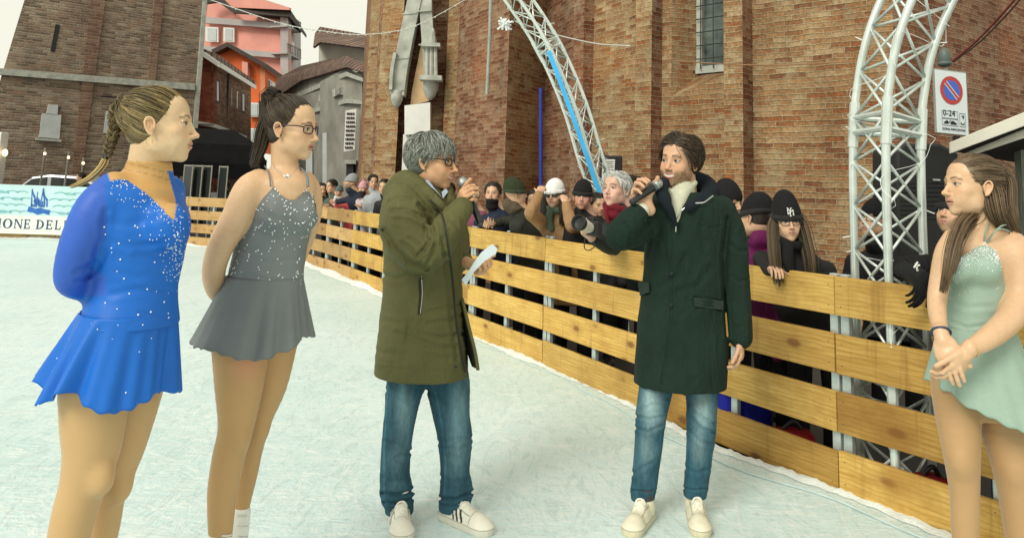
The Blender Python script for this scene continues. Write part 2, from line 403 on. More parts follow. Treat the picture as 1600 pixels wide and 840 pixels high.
# ================================================================== materials of the place
LIN = lambda r, g, b: tuple(((x/255+.055)/1.055)**2.4 if x > 10 else x/255/12.92 for x in (r, g, b))
def m_ice():
    t = NT('ice'); o = t.co('Object')
    base = t.ramp(t.noise(o, .35, 6, .6), [(.3, (.55, .76, .76)), (.55, (.68, .86, .87)), (.75, (.80, .92, .93))])
    sc1 = t.noise(t.scale(o, (1.0, 3.6, 1), (0, 0, .5)), 3.0, 7, .72, 3.5); sc2 = t.noise(t.scale(o, (3.2, 1.1, 1), (0, 0, -.35)), 1.7, 7, .75, 4.0)
    w = t.n('TexWave', wave_type='RINGS'); t.set(w.inputs[0], o); w.inputs[1].default_value = .45; w.inputs[2].default_value = 16; w.inputs[3].default_value = 5; w.inputs[4].default_value = 1.3
    v = t.n('TexVoronoi', feature='DISTANCE_TO_EDGE'); t.set(v.inputs['Vector'], t.scale(o, (1, 1, 1), loc=(3, 1, 0))); v.inputs['Scale'].default_value = 1.7
    wn = t.n('TexNoise'); t.set(wn.inputs['Vector'], o); wn.inputs['Scale'].default_value = 1.3; wn.inputs['Detail'].default_value = 4
    ad = t.n('VectorMath', operation='ADD'); t.set(ad.inputs[0], o); t.set(ad.inputs[1], wn.outputs[1])
    v2 = t.n('TexVoronoi', feature='DISTANCE_TO_EDGE'); t.set(v2.inputs['Vector'], ad.outputs[0]); v2.inputs['Scale'].default_value = 3.1
    line = t.rng(v2.outputs[0], 0, .022, 1, 0)
    arcs = None
    for i_, (lx, ly, s_) in enumerate(((5.5, 1.0, 1.6), (-7.0, -3.0, 1.3), (2.0, -12.0, 1.9), (-1.5, -4.5, 2.3))):
        wv = t.n('TexWave', wave_type='RINGS', rings_direction='Z'); t.set(wv.inputs[0], t.scale(o, (1, 1, 1), loc=(lx, ly, 0))); wv.inputs[1].default_value = s_; wv.inputs[2].default_value = 2.5; wv.inputs[3].default_value = 3; wv.inputs[4].default_value = .5
        q_ = t.math('MULTIPLY', t.rng(wv.outputs[1], .975, .998), t.rng(t.noise(t.scale(o, (1, 1, 1), loc=(lx, 0, i_)), .9, 3), .48, .60)); arcs = q_ if arcs is None else t.math('MAXIMUM', arcs, q_)
    c = t.mix(t.rng(sc1, .50, .64, 0, .8), base, (.88, .92, .89)); c = t.mix(t.rng(sc2, .50, .62, 0, .45), c, (.40, .57, .57))
    c = t.mix(t.math('MULTIPLY', line, .35), c, (.88, .92, .87))
    c = t.mix(t.math('MULTIPLY', t.rng(t.noise(o, 30, 4), .5, .7), .3), c, (.86, .90, .86))
    c = t.mix(t.math('MULTIPLY', arcs, .32), c, (.92, .95, .93))
    hgt = t.math('ADD', t.math('MULTIPLY', sc1, .6), t.math('ADD', t.math('MULTIPLY', sc2, .5), t.math('MULTIPLY', t.noise(o, 45, 4), .35)))
    return t.fin(c, t.rng(sc1, .35, .65, .30, .6), hgt, .7, .02, spec=.5)
ICE = m_ice()
SNOW = plain('snow_shavings', (.74, .80, .78), .8, .08, 9, .5, .02)
PAVE = plain('dark_paving', (.022, .021, .021), .7, .3, 2, .3, .01)  # near-black ground colour, shade put in so gaps between boards look dark
def m_wood(name, a, b, knot=(.22, .09, .025)):
    t = NT(name); o = t.co('Object'); oi = t.n('ObjectInfo'); r = oi.outputs['Random']
    ad = t.n('VectorMath', operation='ADD'); t.set(ad.inputs[0], o); cb = t.n('CombineXYZ'); t.set(cb.inputs[0], t.math('MULTIPLY', r, 37)); t.set(cb.inputs[1], t.math('MULTIPLY', r, 11)); t.set(cb.inputs[2], t.math('MULTIPLY', r, 23))
    t.set(ad.inputs[1], cb.outputs[0]); v = ad.outputs[0]
    g = t.noise(t.scale(v, (1.0, 6, 16)), 2.2, 6, .6, 1.1)
    w = t.n('TexWave', wave_type='BANDS', bands_direction='Z'); t.set(w.inputs[0], t.scale(v, (.35, 1, 1))); w.inputs[1].default_value = 13; w.inputs[2].default_value = 5.5; w.inputs[3].default_value = 3; w.inputs[4].default_value = 1.2
    c = t.mix(t.rng(g, .3, .7), a, b); c = t.mix(t.rng(w.outputs[1], .55, .95, 0, .32), c, tuple(x*.55 for x in a))
    vo = t.n('TexVoronoi'); t.set(vo.inputs['Vector'], t.scale(v, (3.0, 3.0, 6.5))); vo.inputs['Scale'].default_value = 1.0; vo.inputs['Randomness'].default_value = 1
    kn = t.rng(vo.outputs[0], .10, .19, 1, 0); ring = t.rng(vo.outputs[0], .1, .42, .5, 0)
    c = t.mix(t.math('MULTIPLY', ring, t.rng(g, .3, .6)), c, tuple(x*.5 for x in a)); c = t.mix(t.math('MULTIPLY', kn, .9), c, knot)
    c = t.mix(t.rng(t.noise(v, 1.7, 6, .7), .47, .66, 0, .6), c, tuple(x*y for x, y in zip(a, (.62, .52, .42)))); c = t.mix(t.rng(t.noise(t.scale(v, (9, 1, .5)), 1.5, 4, .7), .58, .68, 0, .4), c, tuple(x*y for x, y in zip(a, (.5, .45, .4))))
    c = t.mix(1, c, t.ramp(r, [(0, (.68, .62, .54)), (.35, (.95, .95, .95)), (.7, (1.04, 1.0, .92)), (1, (1.14, 1.15, 1.16))]), 'MULTIPLY')
    return t.fin(c, .62, t.math('ADD', g, t.math('MULTIPLY', kn, .5)), .35, .004, spec=.3)
WOOD = m_wood('spruce_plank', (.53, .31, .07), (.74, .50, .15))
WOODF = m_wood('weathered_plank', (.50, .30, .11), (.62, .42, .20))
GALV = plain('galvanised_steel', (.52, .58, .57), .38, .18, 14, .1, .002, metal=.55)
ALU = plain('truss_aluminium', (.66, .72, .68), .32, .10, 10, .1, .001, metal=.45)
BLACK = plain('black_plastic', (.012, .012, .013), .5, .2, 20, .1, .002)
STONE = plain('istrian_stone', (.42, .43, .38), .8, .25, 5, .5, .01)
B_CH = brick('church_brick', [(0.377, 0.227, 0.118), (0.343, 0.185, 0.090), (0.428, 0.282, 0.158), (0.299, 0.148, 0.072), (0.403, 0.251, 0.137), (0.472, 0.329, 0.193), (0.359, 0.211, 0.107), (0.241, 0.110, 0.057), (0.394, 0.227, 0.112), (0.326, 0.133, 0.057), (0.412, 0.267, 0.143), (0.369, 0.220, 0.121)], (.54, .45, .28), big=(.37, .14, .045), dirt=.35, msz=.009)
B_CH2 = brick('church_brick_red_shade', [(0.317, 0.156, 0.097), (0.250, 0.102, 0.059), (0.351, 0.189, 0.117), (0.209, 0.081, 0.044), (0.384, 0.226, 0.140), (0.284, 0.124, 0.067)], (.46, .36, .25), big=(.36, .12, .045), dirt=.4, seed=5, msz=.009)  # red brick whose darker tone also paints shade on side faces and recess
B_TW = brick('tower_brick', [(0.325, 0.240, 0.178), (0.247, 0.176, 0.127), (0.390, 0.299, 0.222), (0.195, 0.143, 0.108), (0.338, 0.221, 0.159), (0.442, 0.364, 0.279)], (.33, .29, .24), w=.34, h=.09, big=(.20, .12, .085), dirt=.35, msz=.022, seed=9)
B_TWR = brick('tower_brick_reddish', [(.27, .165, .115), (.21, .12, .09), (.30, .195, .145)], (.30, .22, .17), w=.42, h=.12, dirt=.35, msz=.022, seed=11)
B_BL = brick('brick_house_brick', [(.26, .145, .09), (.20, .10, .065), (.31, .19, .125), (.17, .085, .055)], (.30, .23, .17), w=.4, h=.12, dirt=.3, msz=.02, seed=3)
B_RD = brick('red_brick', [(.33, .075, .045), (.27, .06, .04), (.36, .10, .06)], (.26, .10, .07), w=.4, h=.12, dirt=.3, msz=.02, seed=4)
PINK = plain('pink_render', (.74, .33, .27), .85, .12, .6, .2)
GREYR = plain('grey_render', (.42, .39, .38), .85, .15, .6, .2)
ORANGE = plain('orange_render', (.68, .14, .035), .85, .15, .5, .2)
ORANGE2 = plain('pale_orange_render', (.70, .27, .13), .85, .15, .5, .2)
GSTONE = plain('weathered_grey_stone', (.28, .27, .235), .85, .4, .8, .4, .02)
PLAST = plain('cream_plaster', (.52, .49, .42), .85, .2, .7, .2)
def m_tile():
    t = NT('clay_roof_tiles'); o = t.co('UV'); w = t.n('TexWave', wave_type='BANDS', bands_direction='X'); t.set(w.inputs[0], o); w.inputs[1].default_value = 1.15; w.inputs[2].default_value = .4
    w2 = t.n('TexWave', wave_type='BANDS', bands_direction='Y', wave_profile='SAW'); t.set(w2.inputs[0], o); w2.inputs[1].default_value = .8; w2.inputs[2].default_value = .6
    c = t.ramp(t.noise(o, 3, 4), [(.3, (.10, .07, .055)), (.6, (.26, .16, .12)), (.8, (.42, .32, .25))]); c = t.mix(t.rng(w.outputs[1], 0, .45, .85, 0), c, (.02, .016, .014))
    return t.fin(c, .9, t.math('ADD', w.outputs[1], t.math('MULTIPLY', w2.outputs[1], .5)), 1, .08)
TILE = m_tile()
GLASSD = plain('dark_window_glass', (.03, .035, .035), .15, .2, 4, 0)
WHITE = plain('white_paint', (.74, .74, .70), .6, .06, 4, .1)
SHUT = plain('grey_white_shutter', (.52, .55, .55), .7, .08, 4, .1)
DARKW = plain('dark_wood', (.05, .035, .028), .7, .3, 4, .2)
# ================================================================== the ground and the ice
put('paving', [(-90, -12, -.03), (90, -12, -.03), (90, 160, -.03), (-90, 160, -.03)], [(0, 1, 2, 3)], PAVE, kind='structure')
BP = [(1850, 1000), (1660, 905), (1480, 838), (1310, 768), (1120, 700), (1000, 640), (900, 593), (735, 524), (590, 458), (480, 414), (400, 394), (300, 384), (170, 378), (40, 374), (-120, 370), (-330, 366)]
BP = BP[2:]; BW = spline([G(*p)[:2] for p in BP], 10); _e = (BW[0]-BW[3]); _e = _e/np.linalg.norm(_e); BW = np.vstack([BW[0]+_e*k*.15+np.array([.004*k*k, 0]) for k in range(22, 0, -1)]+[BW])            # rink edge in plan, from the right front round to the left back
ice = [(x, y, 0) for x, y in BW] + [(-22, BW[-1][1], 0), (-22, -8, 0), (BW[0][0]+.6, -8, 0)]
put('ice', ice, [tuple(range(len(ice)-1, -1, -1))], ICE, kind='structure')
# resample the edge by arc length
seg = np.r_[0, np.cumsum(np.linalg.norm(np.diff(BW, axis=0), axis=1))]
def edge(s): return np.array([np.interp(s, seg, BW[:, 0]), np.interp(s, seg, BW[:, 1])])
gj = G(1310, 768)[:2]; s0 = seg[np.argmin(np.linalg.norm(BW-gj, axis=1))]
PL = 1.55
TEX = np.random.default_rng(3)
def plank_bm(a, b, z0, z1, th=.028, off=0.0):
    """one board from plan point a to b, face at the ice edge"""
    a = np.append(a, 0.); b = np.append(b, 0.); d = (b-a)/np.linalg.norm(b-a); n = np.array([d[1], -d[0], 0.])
    c = (a+b)/2+n*(th/2+off); c[2] = (z0+z1)/2
    return d, n, c, np.linalg.norm(b-a)
SCREW = plain('dark_screw', (.05, .04, .035), .5, .2)
def oriented(name, c, d, n, size, mat, parent, bevel=.003, tilt=0, screws=False):
    """box object with its own local axes along the board so that the wood grain follows it"""
    mb = MB().box((0, 0, 0), size)
    if screws:
        for sx in (-size[0]/2+.035, 0, size[0]/2-.035):
            for sz in (-.055, .055): mb.seg((sx, -size[1]/2-.001, sz), (sx, -size[1]/2+.004, sz), .0055, 6, 1); mb.seg((sx, size[1]/2+.001, sz), (sx, size[1]/2-.004, sz), .0055, 6, 1)
    me = put(name, mb.v, mb.f, mat, None, mi=mb.m if isinstance(mat, list) else None); me.parent = parent
    me.location = c-origin(parent); me.rotation_euler = (0, tilt, math.atan2(d[1], d[0]))
    b = me.modifiers.new('bevel', 'BEVEL'); b.width = bevel; b.segments = 1
    return me
k0, k1 = -int(s0//PL), int((seg[-1]-s0)//PL)
names = {0: 'between the truss foot and the pale green dress'}
pcount = 0
desc = {-2: 'plank barrier panel at the far right edge, nearest the camera', -1: 'orange knotty plank barrier panel behind the girl in the pale green dress', 0: 'knotty plank barrier panel right of the joint below the truss, black glove hanging over it',
        1: 'plank barrier panel under the girl in the black beanie with white letters', 2: 'plank barrier panel behind the man in the dark green coat', 3: 'plank barrier panel under the white camera lens and the tan coat'}
for k in range(k0, k1):
    a, b = edge(s0-PL+PL*(k+0)+PL), edge(s0+PL*(k+1))
    if k < 0: pass
    mid = (a+b)/2; px, py = proj([mid[0], mid[1], .6])
    far = mid[1] > 12.2
    left = px < 130
    if a[1] < .6 and b[1] < .6: continue
    lab = {-1: desc[0], -2: desc[-1], -3: desc[-2], 0: desc[1], 1: desc[2], 2: desc[3]}.get(k)
    if lab is None:
        if left: lab = 'plank barrier panel behind the fishing banner, at the far left end'
        elif far and px < 345: lab = 'far weathered plank barrier panel between the blue dress and the grey dress'
        elif far: lab = 'far plank barrier panel by the child in the pink pompom hat' if px > 480 else 'far weathered plank barrier panel behind the girl in the grey dress'
        elif k == 3: lab = 'plank barrier panel right behind the paper held by the man in the olive parka'
        elif k == 4: lab = 'plank barrier panel hidden mostly by the olive parka'
        else: lab = 'plank barrier panel left of the olive parka, numbered from it: %s' % ['first', 'second', 'third', 'fourth', 'fifth', 'sixth', 'seventh'][min(6, k-5)]
        if lab.startswith('plank barrier panel left of'): lab = 'plank barrier panel left of the olive parka, %s one leftwards from it' % ['first', 'second', 'third', 'fourth', 'fifth', 'sixth', 'seventh'][min(6, k-5)]
    t = thing('barrier_panel', lab, 'barrier panel', (mid[0], mid[1], 0), 'wooden barrier panels round the rink')
    d, n, c, l = plank_bm(a, b, 0, 1)
    th = .028; zz = 0.0
    for q in range(4):
        z0 = .005+q*.2975; z1 = z0+.205
        j = TEX.normal(0, .004, 3)
        cc = c.copy(); cc[2] = (z0+z1)/2+j[0]; cc[:2] += n[:2]*j[1]
        oriented('plank', cc, d, n, (l-.008, th, .205), [WOODF if far else WOOD, SCREW], t, tilt=j[2]*.6, screws=not far)
    for s in (-l/2+.035, 0, l/2-.035):
        cc = c.copy(); cc[:2] += d[:2]*s+n[:2]*(th/2+.024+.004); cc[2] = .55
        oriented('post', cc, d, n, (.05, .04, 1.13), GALV, t, .006)
    pcount += 1
    # foot brace behind
    for s in (-l/2+.035,):
        cc = c.copy(); cc[:2] += d[:2]*s+n[:2]*.32; cc[2] = .02
        oriented('foot', cc, d, n, (.05, .55, .03), GALV, t, .004)
# scraped snow along the foot of the boards, and the liner showing through
V = []; F = []; ss = np.arange(.2, seg[-1]-.3, .03)
for i, s in enumerate(ss):
    p = edge(s); q = edge(s+.02); d = (q-p)/np.linalg.norm(q-p); n = np.array([-d[1], d[0]])
    nr_ = min(1, max(.22, (p[1]-4)/5)); w = .012+.07*nr_*max(0, .5+.5*math.sin(s*5.1+math.sin(s*2.3)*2))+.022*abs(math.sin(s*23+math.sin(s*11)))+(.008 if p[1] < 12 else .06); hh = .004+nr_*.022*max(0, math.sin(s*3.7+1)+.4)+.010*abs(math.sin(s*17+2))+(.0 if p[1] < 9 else .03)
    for f_, z_ in ((-.03, hh), (.0, hh), (.25*w, hh*.9), (.6*w, hh*.45), (w, .003)):
        V.append((p[0]+n[0]*f_, p[1]+n[1]*f_, z_+(.004*math.sin(s*90+f_*50) if z_ > .01 else 0)))
    if i: b = (i-1)*5; F += [(b+j, b+5+j, b+6+j, b+1+j) for j in range(4)]
put('snow_shavings', V, F, SNOW, smooth=True, kind='stuff')
V = []; F = []
for i, s in enumerate(ss[::2]):
    p = edge(s); q = edge(s+.02); d = (q-p)/np.linalg.norm(q-p); n = np.array([-d[1], d[0]]); o = .12+.05*math.sin(s*1.3)+.02*math.sin(s*7)
    for w in (0, .005, .010): V.append((p[0]+n[0]*(o+w), p[1]+n[1]*(o+w), .004+(.005 if w == .005 else 0)))
    if i: b = (i-1)*3; F += [(b+j, b+3+j, b+4+j, b+1+j) for j in range(2)]
put('rink_liner_seam', V, F, plain('liner_seam', (.48, .62, .62), .5, .2, 8), kind='structure')
# ================================================================== church
def go(P, dr, px):
    """walk in plan from P along dr until the image column px (at the horizon)"""
    dx, dy = dr; v = W(px, yh(px), 1.0)-CAM; a = v[0]; b = v[1]
    # (P + t d) x (a,b) = 0
    t = -(P[0]*b-P[1]*a)/(dx*b-dy*a); return np.array([P[0]+t*dx, P[1]+t*dy])
def at(px, Y): return W(px, yh(px), Y)[:2]
def dirv(xvp):
    v = W(xvp, yh(xvp), 1.0)-CAM; v = v[:2]/np.linalg.norm(v[:2]); return v
HC = 14.0
ch = thing('church', 'tall old brick church with buttresses, grilled window and stone portal arch', 'church', (2, 12, 0))
mb = MB()
P0 = at(1405, 8.7); pR = go(P0, dirv(2500), 1900)
u = 0.0
chain = [P0]; mats = []
def nrm(d): return np.array([d[1], -d[0]]) if (np.array([d[1], -d[0]])@(-P0)) > 0 else np.array([-d[1], d[0]])
def toward(d, P):
    n = np.array([d[1], -d[0]]); return n if n@(-P) > 0 else -n
A = P0; d = dirv(-620); faces = []
def wallto(B, m): 
    global A; faces.append((A.copy(), B.copy(), m)); A = B
win = None
B = go(A, d, 1178); wallto(B, 0)
n = toward(d, A); B = go(A, n, 1162); q = A.copy(); pj = np.linalg.norm(B-A); wallto(B, 1); B = go(A, d, 1132); wallto(B, 0); B = A-n*pj; wallto(B, 1)
# window bay: opening with splayed reveal
d = dirv(-450); w0 = A.copy(); B = go(A, d, 1033); win = (w0, B.copy(), d); A = B
d = dirv(-250); n = toward(d, A); B = go(A, n, 1016); pj = np.linalg.norm(B-A); wallto(B, 1); B = go(A, d, 990); wallto(B, 0); wallto(A-n*pj, 1)
d = dirv(60); B = go(A, d, 923); wallto(B, 0)
n = toward(d, A); B = go(A, n, 907); pj = min(.4, np.linalg.norm(B-A)); wallto(A+n*pj, 1); B = go(A, d, 890); wallto(B, 1); wallto(A-n*pj, 1)
B = go(A, dirv(420), 847); wallto(B, 1)
wallto(at(787, B[1]-1.1), 0); wallto(at(716, A[1]+1.5), 1)
wallto(at(706, A[1]+.35), 1); wallto(at(688, A[1]+.25), 0)
dpt = A[1]; wallto(at(686, dpt+.35), 1); pA = A.copy()
wallto(at(612, dpt+.5), 1); pB = A.copy()
wallto(at(616, dpt-.1), 1); wallto(at(582, dpt+.15), 0); wallto(at(577, dpt+.55), 1); wallto(at(563, dpt+.75), 0); wallto(at(556, dpt+14), 1)
u = 0
ub = mb.wall(pR, P0, -.1, HC, 1, 0)
for a, b, m in faces:
    u = mb.wall(a, b, -.1, HC, m, u)
# the window bay wall in pieces
w0, w1, wd = win; wn = toward(wd, w0); o1 = go(w0, wd, 1131.5); o2 = go(w0, wd, 1048)
def zat(px, py, P): return W(px, py, P[1])[2]
zs = zat(1131, 117, o1); zsl = zat(1050, 152, o2)
mb.wall(w0, o1, -.1, HC, 0, 0); l1 = np.linalg.norm(o1-w0)
mb.wall(o2, w1, -.1, HC, 0, np.linalg.norm(o2-w0)); mb.wall(o1, o2, -.1, zs, 0, l1, zb=zsl)
dep = .38; i1 = o1-wn*dep; i2 = go(i1, wd, 1092)
zb1 = zs+.10; zb2 = zat(1092, 117, i2)+.0
L_ = np.linalg.norm
mb.add([(o1[0], o1[1], zs), (o2[0], o2[1], zsl), (i2[0], i2[1], zb2), (i1[0], i1[1], zb1)], [(0, 1, 2, 3)], [[(0, 0), (L_(o2-o1), 0), (L_(o2-o1), .6), (0, .6)]], 0)
mb.add([(o2[0], o2[1], zsl), (o2[0], o2[1], HC), (i2[0], i2[1], HC), (i2[0], i2[1], zb2)], [(0, 1, 2, 3)], [[(0, zsl), (0, HC), (.9, HC), (.9, zb2)]], 0)
mb.add([(o1[0], o1[1], zs), (i1[0], i1[1], zb1), (i1[0], i1[1], HC), (o1[0], o1[1], HC)], [(0, 1, 2, 3)], [[(0, zs), (.4, zb1), (.4, HC), (0, HC)]], 1)
mb.build('wall', [B_CH, B_CH2], ch)
A2 = np.array
def v3(p, z): return np.array([p[0], p[1], z])
d3 = np.array([wd[0], wd[1], 0]); n3 = np.array([wn[0], wn[1], 0])
wz0 = min(zb1, zb2); wl = L_(i2-i1)
fr = MB()
for s in (0.04, wl-.05): fr.box(v3(i1+wd*s, (wz0+HC)/2)+n3*.03, (.09, .10, HC-wz0), (d3, n3, (0, 0, 1)))
fr.box(v3(i1+wd*wl/2, wz0+.05)+n3*.035, (wl, .12, .10), (d3, n3, (0, 0, 1)))
wo_ = fr.build('window', STONE, ch)
t = NT('leaded_glass'); o = t.co(); c = t.ramp(t.noise(o, 3, 4), [(.3, (.03, .05, .045)), (.7, (.17, .21, .18))]); GL = t.fin(c, .25, t.noise(o, 9), .3, .01)
MB().poly([v3(i1, wz0)+n3*.01, v3(i2, wz0)+n3*.01, v3(i2, HC)+n3*.01, v3(i1, HC)+n3*.01]).build('pane', GL, wo_)
gb = MB(); z = wz0+.2
while z < HC:
    gb.seg(v3(i1+wd*.02, z)+n3*.12, v3(i1+wd*(wl-.02), z)+n3*.12, .009, 5); z += .19
for s in np.linspace(.1, wl-.1, 3): gb.seg(v3(i1+wd*s, wz0+.05)+n3*.13, v3(i1+wd*s, HC)+n3*.13, .008, 5)
gb.build('iron_grille', plain('dark_iron', (.03, .035, .035), .6), wo_)
# portal: jambs, lintel, pointed arch mouldings with corbels
pY = dpt+.02
def wp(px, py, dy=0.0): return W(px, py, pY+dy)
po = MB()
def slab(poly, dy, th, m=0, mbx=None):
    (mbx or po).extrude([wp(x, y, dy) for x, y in poly], np.array([0, th, 0]), m)
def strip(pts, w0_, w1_, dy, th, mbx):
    pts = spline([(x, y, 0) for x, y in pts], 5)[:, :2]; T = np.gradient(pts, axis=0); T /= L_(T, axis=1)[:, None]; N_ = np.stack([-T[:, 1], T[:, 0]], 1); ww = np.linspace(w0_, w1_, len(pts))[:, None]
    a = pts+N_*ww/2; b = pts-N_*ww/2
    for i in range(len(pts)-1): mbx.extrude([wp(*a[i], dy), wp(*a[i+1], dy), wp(*b[i+1], dy), wp(*b[i], dy)], np.array([0, th, 0]))
am = MB(); strip([(620, 148), (625, 110), (634, 60), (645, 10), (658, -50)], 22, 21, -.25, .35, am); strip([(674, 140), (671, 100), (668, 60), (665, 10), (664, -50)], 19, 19, -.22, .33, am)
strip([(610, 140), (612, 110), (617, 82)], 5, 5, -.35, .3, am); [slab([(x-12, y+1), (x+10, y-1), (x+10, y-3), (x-12, y-1)], -.27, .1, 0, am) for x, y in ((622, 142), (628, 92), (641, 22), (666, 70), (664, 18))]
am.build('arch_moulding', STONE, ch)
for px, y0, y1, w in ((620, 142, 168, 19), (673, 120, 156, 25)):
    c = wp(px, (y0+y1)/2, -.2); s_ = sc(px, 150, pY); rr = w/2/s_; hh = (y1-y0)/2/s_
    MB().lathe([(rr*.25, -hh), (rr*.6, -hh*.7), (rr*.95, -hh*.1), (rr, hh*.4), (rr*.9, hh*.6), (rr*.98, hh)], c, n=14).build('corbel', STONE, ch, smooth=True)
pin = MB()
for dx in (-7, 0, 7): pin.tube([wp(674+dx, 124, -.42), wp(674+dx*.9, 72, -.42)], 3.1/sc(674, 100, pY), 8)
pin.tube([wp(674, 72, -.4), wp(677, 45, -.4)], [.13, .02], 8); pin.box(wp(674, 123, -.4), (.42, .3, .09)); pin.box(wp(674, 72, -.4), (.36, .3, .07))
pin.build('pinnacle', STONE, ch)
po = MB(); slab([(632, 165), (672, 160), (672, 207), (632, 211)], -.28, .25); slab([(630, 210), (639, 210), (634, 330), (625, 330)], -.12, .2); slab([(666, 207), (672, 207), (668, 330), (662, 330)], -.12, .2)
po.build('door_frame', WHITE, ch)
po = MB(); slab([(641, 165), (670, 158), (668, 100), (660, 60), (652, 100), (644, 140)], .02, .05); po.build('tympanum', plain('ochre_plaster', (.62, .42, .24), .9, .15), ch)
po = MB(); slab([(636, 211), (668, 209), (664, 330), (631, 330)], .05, .05); po.build('door', plain('dark_green_door', (.05, .07, .06), .6), ch)
# iron downpipe on the buttress
MB().tube([W(768, -40, dpt-2.2), W(765, 60, dpt-2.2), W(761, 148, dpt-2.2)], .03, 8).build('downpipe', plain('old_zinc', (.33, .36, .31), .6), ch)
# ================================================================== bell tower
TD = dirv(2200); tL = at(-60, 25.0); tR = go(tL, TD, 300); tn = toward(TD, tL)
tower = thing('bell_tower', 'massive brick bell tower with pale stone band and blocked arched window at left', 'tower', (tL[0], tL[1], 0))
D3 = np.array([TD[0], TD[1], 0]); N3 = np.array([tn[0], tn[1], 0]); TL_ = L_(tR-tL); TH_ = 16.0
def tp(px, py, out=0.0):
    """point of the tower's front plane seen at (px,py)"""
    v = W(px, py, 1.0)-CAM; p0 = v3(tL, 0)+N3*out; t_ = (N3@(p0-CAM))/(N3@v); return CAM+v*t_
tl0, tl1, tr0, tr1 = tp(-62, 330), tp(52, -45), tp(288, 330), tp(330, -45)
def tuv(P): return ((P-v3(tL, 0))@D3, P[2])
mb = MB()
mb.add([tl0, tr0, tr1, tl1], [(0, 1, 2, 3)], [[tuv(p) for p in (tl0, tr0, tr1, tl1)]], 0)
for a, b in ((tr0, tr1), (tl1, tl0)):
    back = -N3*8 if a is tr0 else (lambda v: v/L_(v)*8+D3*1.2)((tl0-CAM)*[1, 1, 0]); mb.add([a, a+back, b+back, b], [(0, 1, 2, 3)], [[(0, a[2]), (8, a[2]), (8, b[2]), (0, b[2])]], 0)
tw = mb.build('wall', [B_TW], tower)
def tquad(poly, out, mat, name, parent=tower, th=.12):
    P = [tp(x, y, out) for x, y in poly]; m = MB(); m.extrude(P, -N3*th); 
    m.uv = []; 
    for f in m.f: m.uv += [tuv(np.array(m.v[k])) for k in f]
    return m.build(name, mat, parent)
tquad([(-60, 102), (305, 131), (305, 141), (-60, 112)], .15, STONE, 'string_course', th=.2)
for x0, x1, x2, x3 in ((128, 150, 172, 148), (238, 252, 262, 246)): tquad([(x0-22, 330), (x1-30, 330), (x2-2, -40), (x3-2, -40)], .09, B_TWR, 'pilaster', th=.15)
tquad([(292, 330), (299, 330), (327, -40), (321, -40)], .10, STONE, 'quoin', th=.2)
tquad([(60, 210), (93, 214), (97, 178), (92, 168), (82, 162), (73, 166), (68, 176)], .05, B_TWR, 'blocked_arch')
w_ = tquad([(61, 214), (93, 217), (96, 180), (66, 177)], .09, SHUT, 'window'); tquad([(72, 177), (90, 179), (91, 164), (76, 163)], .10, SHUT, 'upper_panel')
tquad([(57, 215), (96, 218), (96, 222), (56, 219)], .16, STONE, 'sill')
tquad([(79, 80), (86, 81), (94, 39), (87, 38)], .04, BLACK, 'slit_window')
tquad([(162, 208), (172, 209), (178, 172), (166, 174)], .06, SHUT, 'niche_panel')
MB().tube([tp(158, 150, .12), tp(240, 157, .12)], .03, 6).build('iron_bar', BLACK, tower)
# ================================================================== houses at the end of the street
def quadpx(P4, Y4, th=.3):
    return [W(x, y, Y) for (x, y), Y in zip(P4, Y4)]
class House:
    """walls given as image columns with depths; heights as image rows"""
    def __init__(s, name, label, px, Y, cat='house'): s.o = thing(name, label, cat, (W(px, yh(px), Y)[0], Y, 0)); s.Y = Y
    def face(s, name, P4, Y4, mat, parent=None, th=.3, push=0.0):
        P = [W(x, y, Y-push) for (x, y), Y in zip(P4, Y4)]; n = np.cross(P[1]-P[0], P[2]-P[0]); n /= L_(n)
        if n@(P[0]-CAM) < 0: n = -n
        m = MB(); m.extrude(P, np.array([0, 1., 0])*th if len(P) != 4 else n*th); u_ = (P[1]-P[0])/L_(P[1]-P[0])
        e = u_ if abs(u_[2]) < .7 else np.array([1, 0, 0]); e = e*[1, 1, 0]; e = e/(L_(e)+1e-9)
        m.uv = []
        for f in m.f: m.uv += [((np.array(m.v[k])-P[0])@e, m.v[k][2]) for k in f]
        return m.build(name, mat, parent or s.o)
    def window(s, x0, y0, x1, y1, Y0, Y1, mat, dy=0.0, fr=WHITE):
        w = s.face('window', [(x0, y0), (x1, y0+dy), (x1, y1+dy), (x0, y1)], [Y0, Y1, Y1, Y0], fr, th=.15, push=.15)
        k = .16*(x1-x0); kk = .08*(y1-y0)
        s.face('pane', [(x0+k, y0+kk), (x1-k, y0+dy+kk), (x1-k, y1+dy-kk), (x0+k, y1-kk)], [Y0, Y1, Y1, Y0], mat, w, th=.05, push=.19); return w
h = House('apartment_block', 'tall pink apartment block with grey side and balcony behind the orange house', 400, 62, 'building')
h.face('wall', [(318, 100), (452, 140), (452, 12), (318, -30)], [62, 60, 60, 62], PINK); h.face('side_wall', [(447, 140), (470, 150), (470, 35), (447, 18)], [60.1, 66, 66, 60.1], GREYR)
h.face('wall_band', [(318, 36), (452, 46), (452, 38), (318, 26)], [61.6, 59.6, 59.6, 61.6], GREYR, push=.3); h.face('wall_band', [(318, 82), (452, 92), (452, 84), (318, 72)], [61.6, 59.6, 59.6, 61.6], GREYR, push=.3)
h.face('corner_strip', [(438, 140), (450, 140), (450, 20), (438, 20)], [59.6, 59.6, 59.6, 59.6], GREYR, push=.5)
h.face('cornice', [(364, 20), (452, 26), (477, 58), (477, 53), (453, 16), (364, 12)], [60, 59, 64, 64, 59, 60], DARKW, push=.6, th=.4)
h.face('parapet', [(318, -2), (345, -5), (366, 16), (366, 22), (340, 3), (318, 6)], [61]*6, DARKW, push=.7, th=.4)
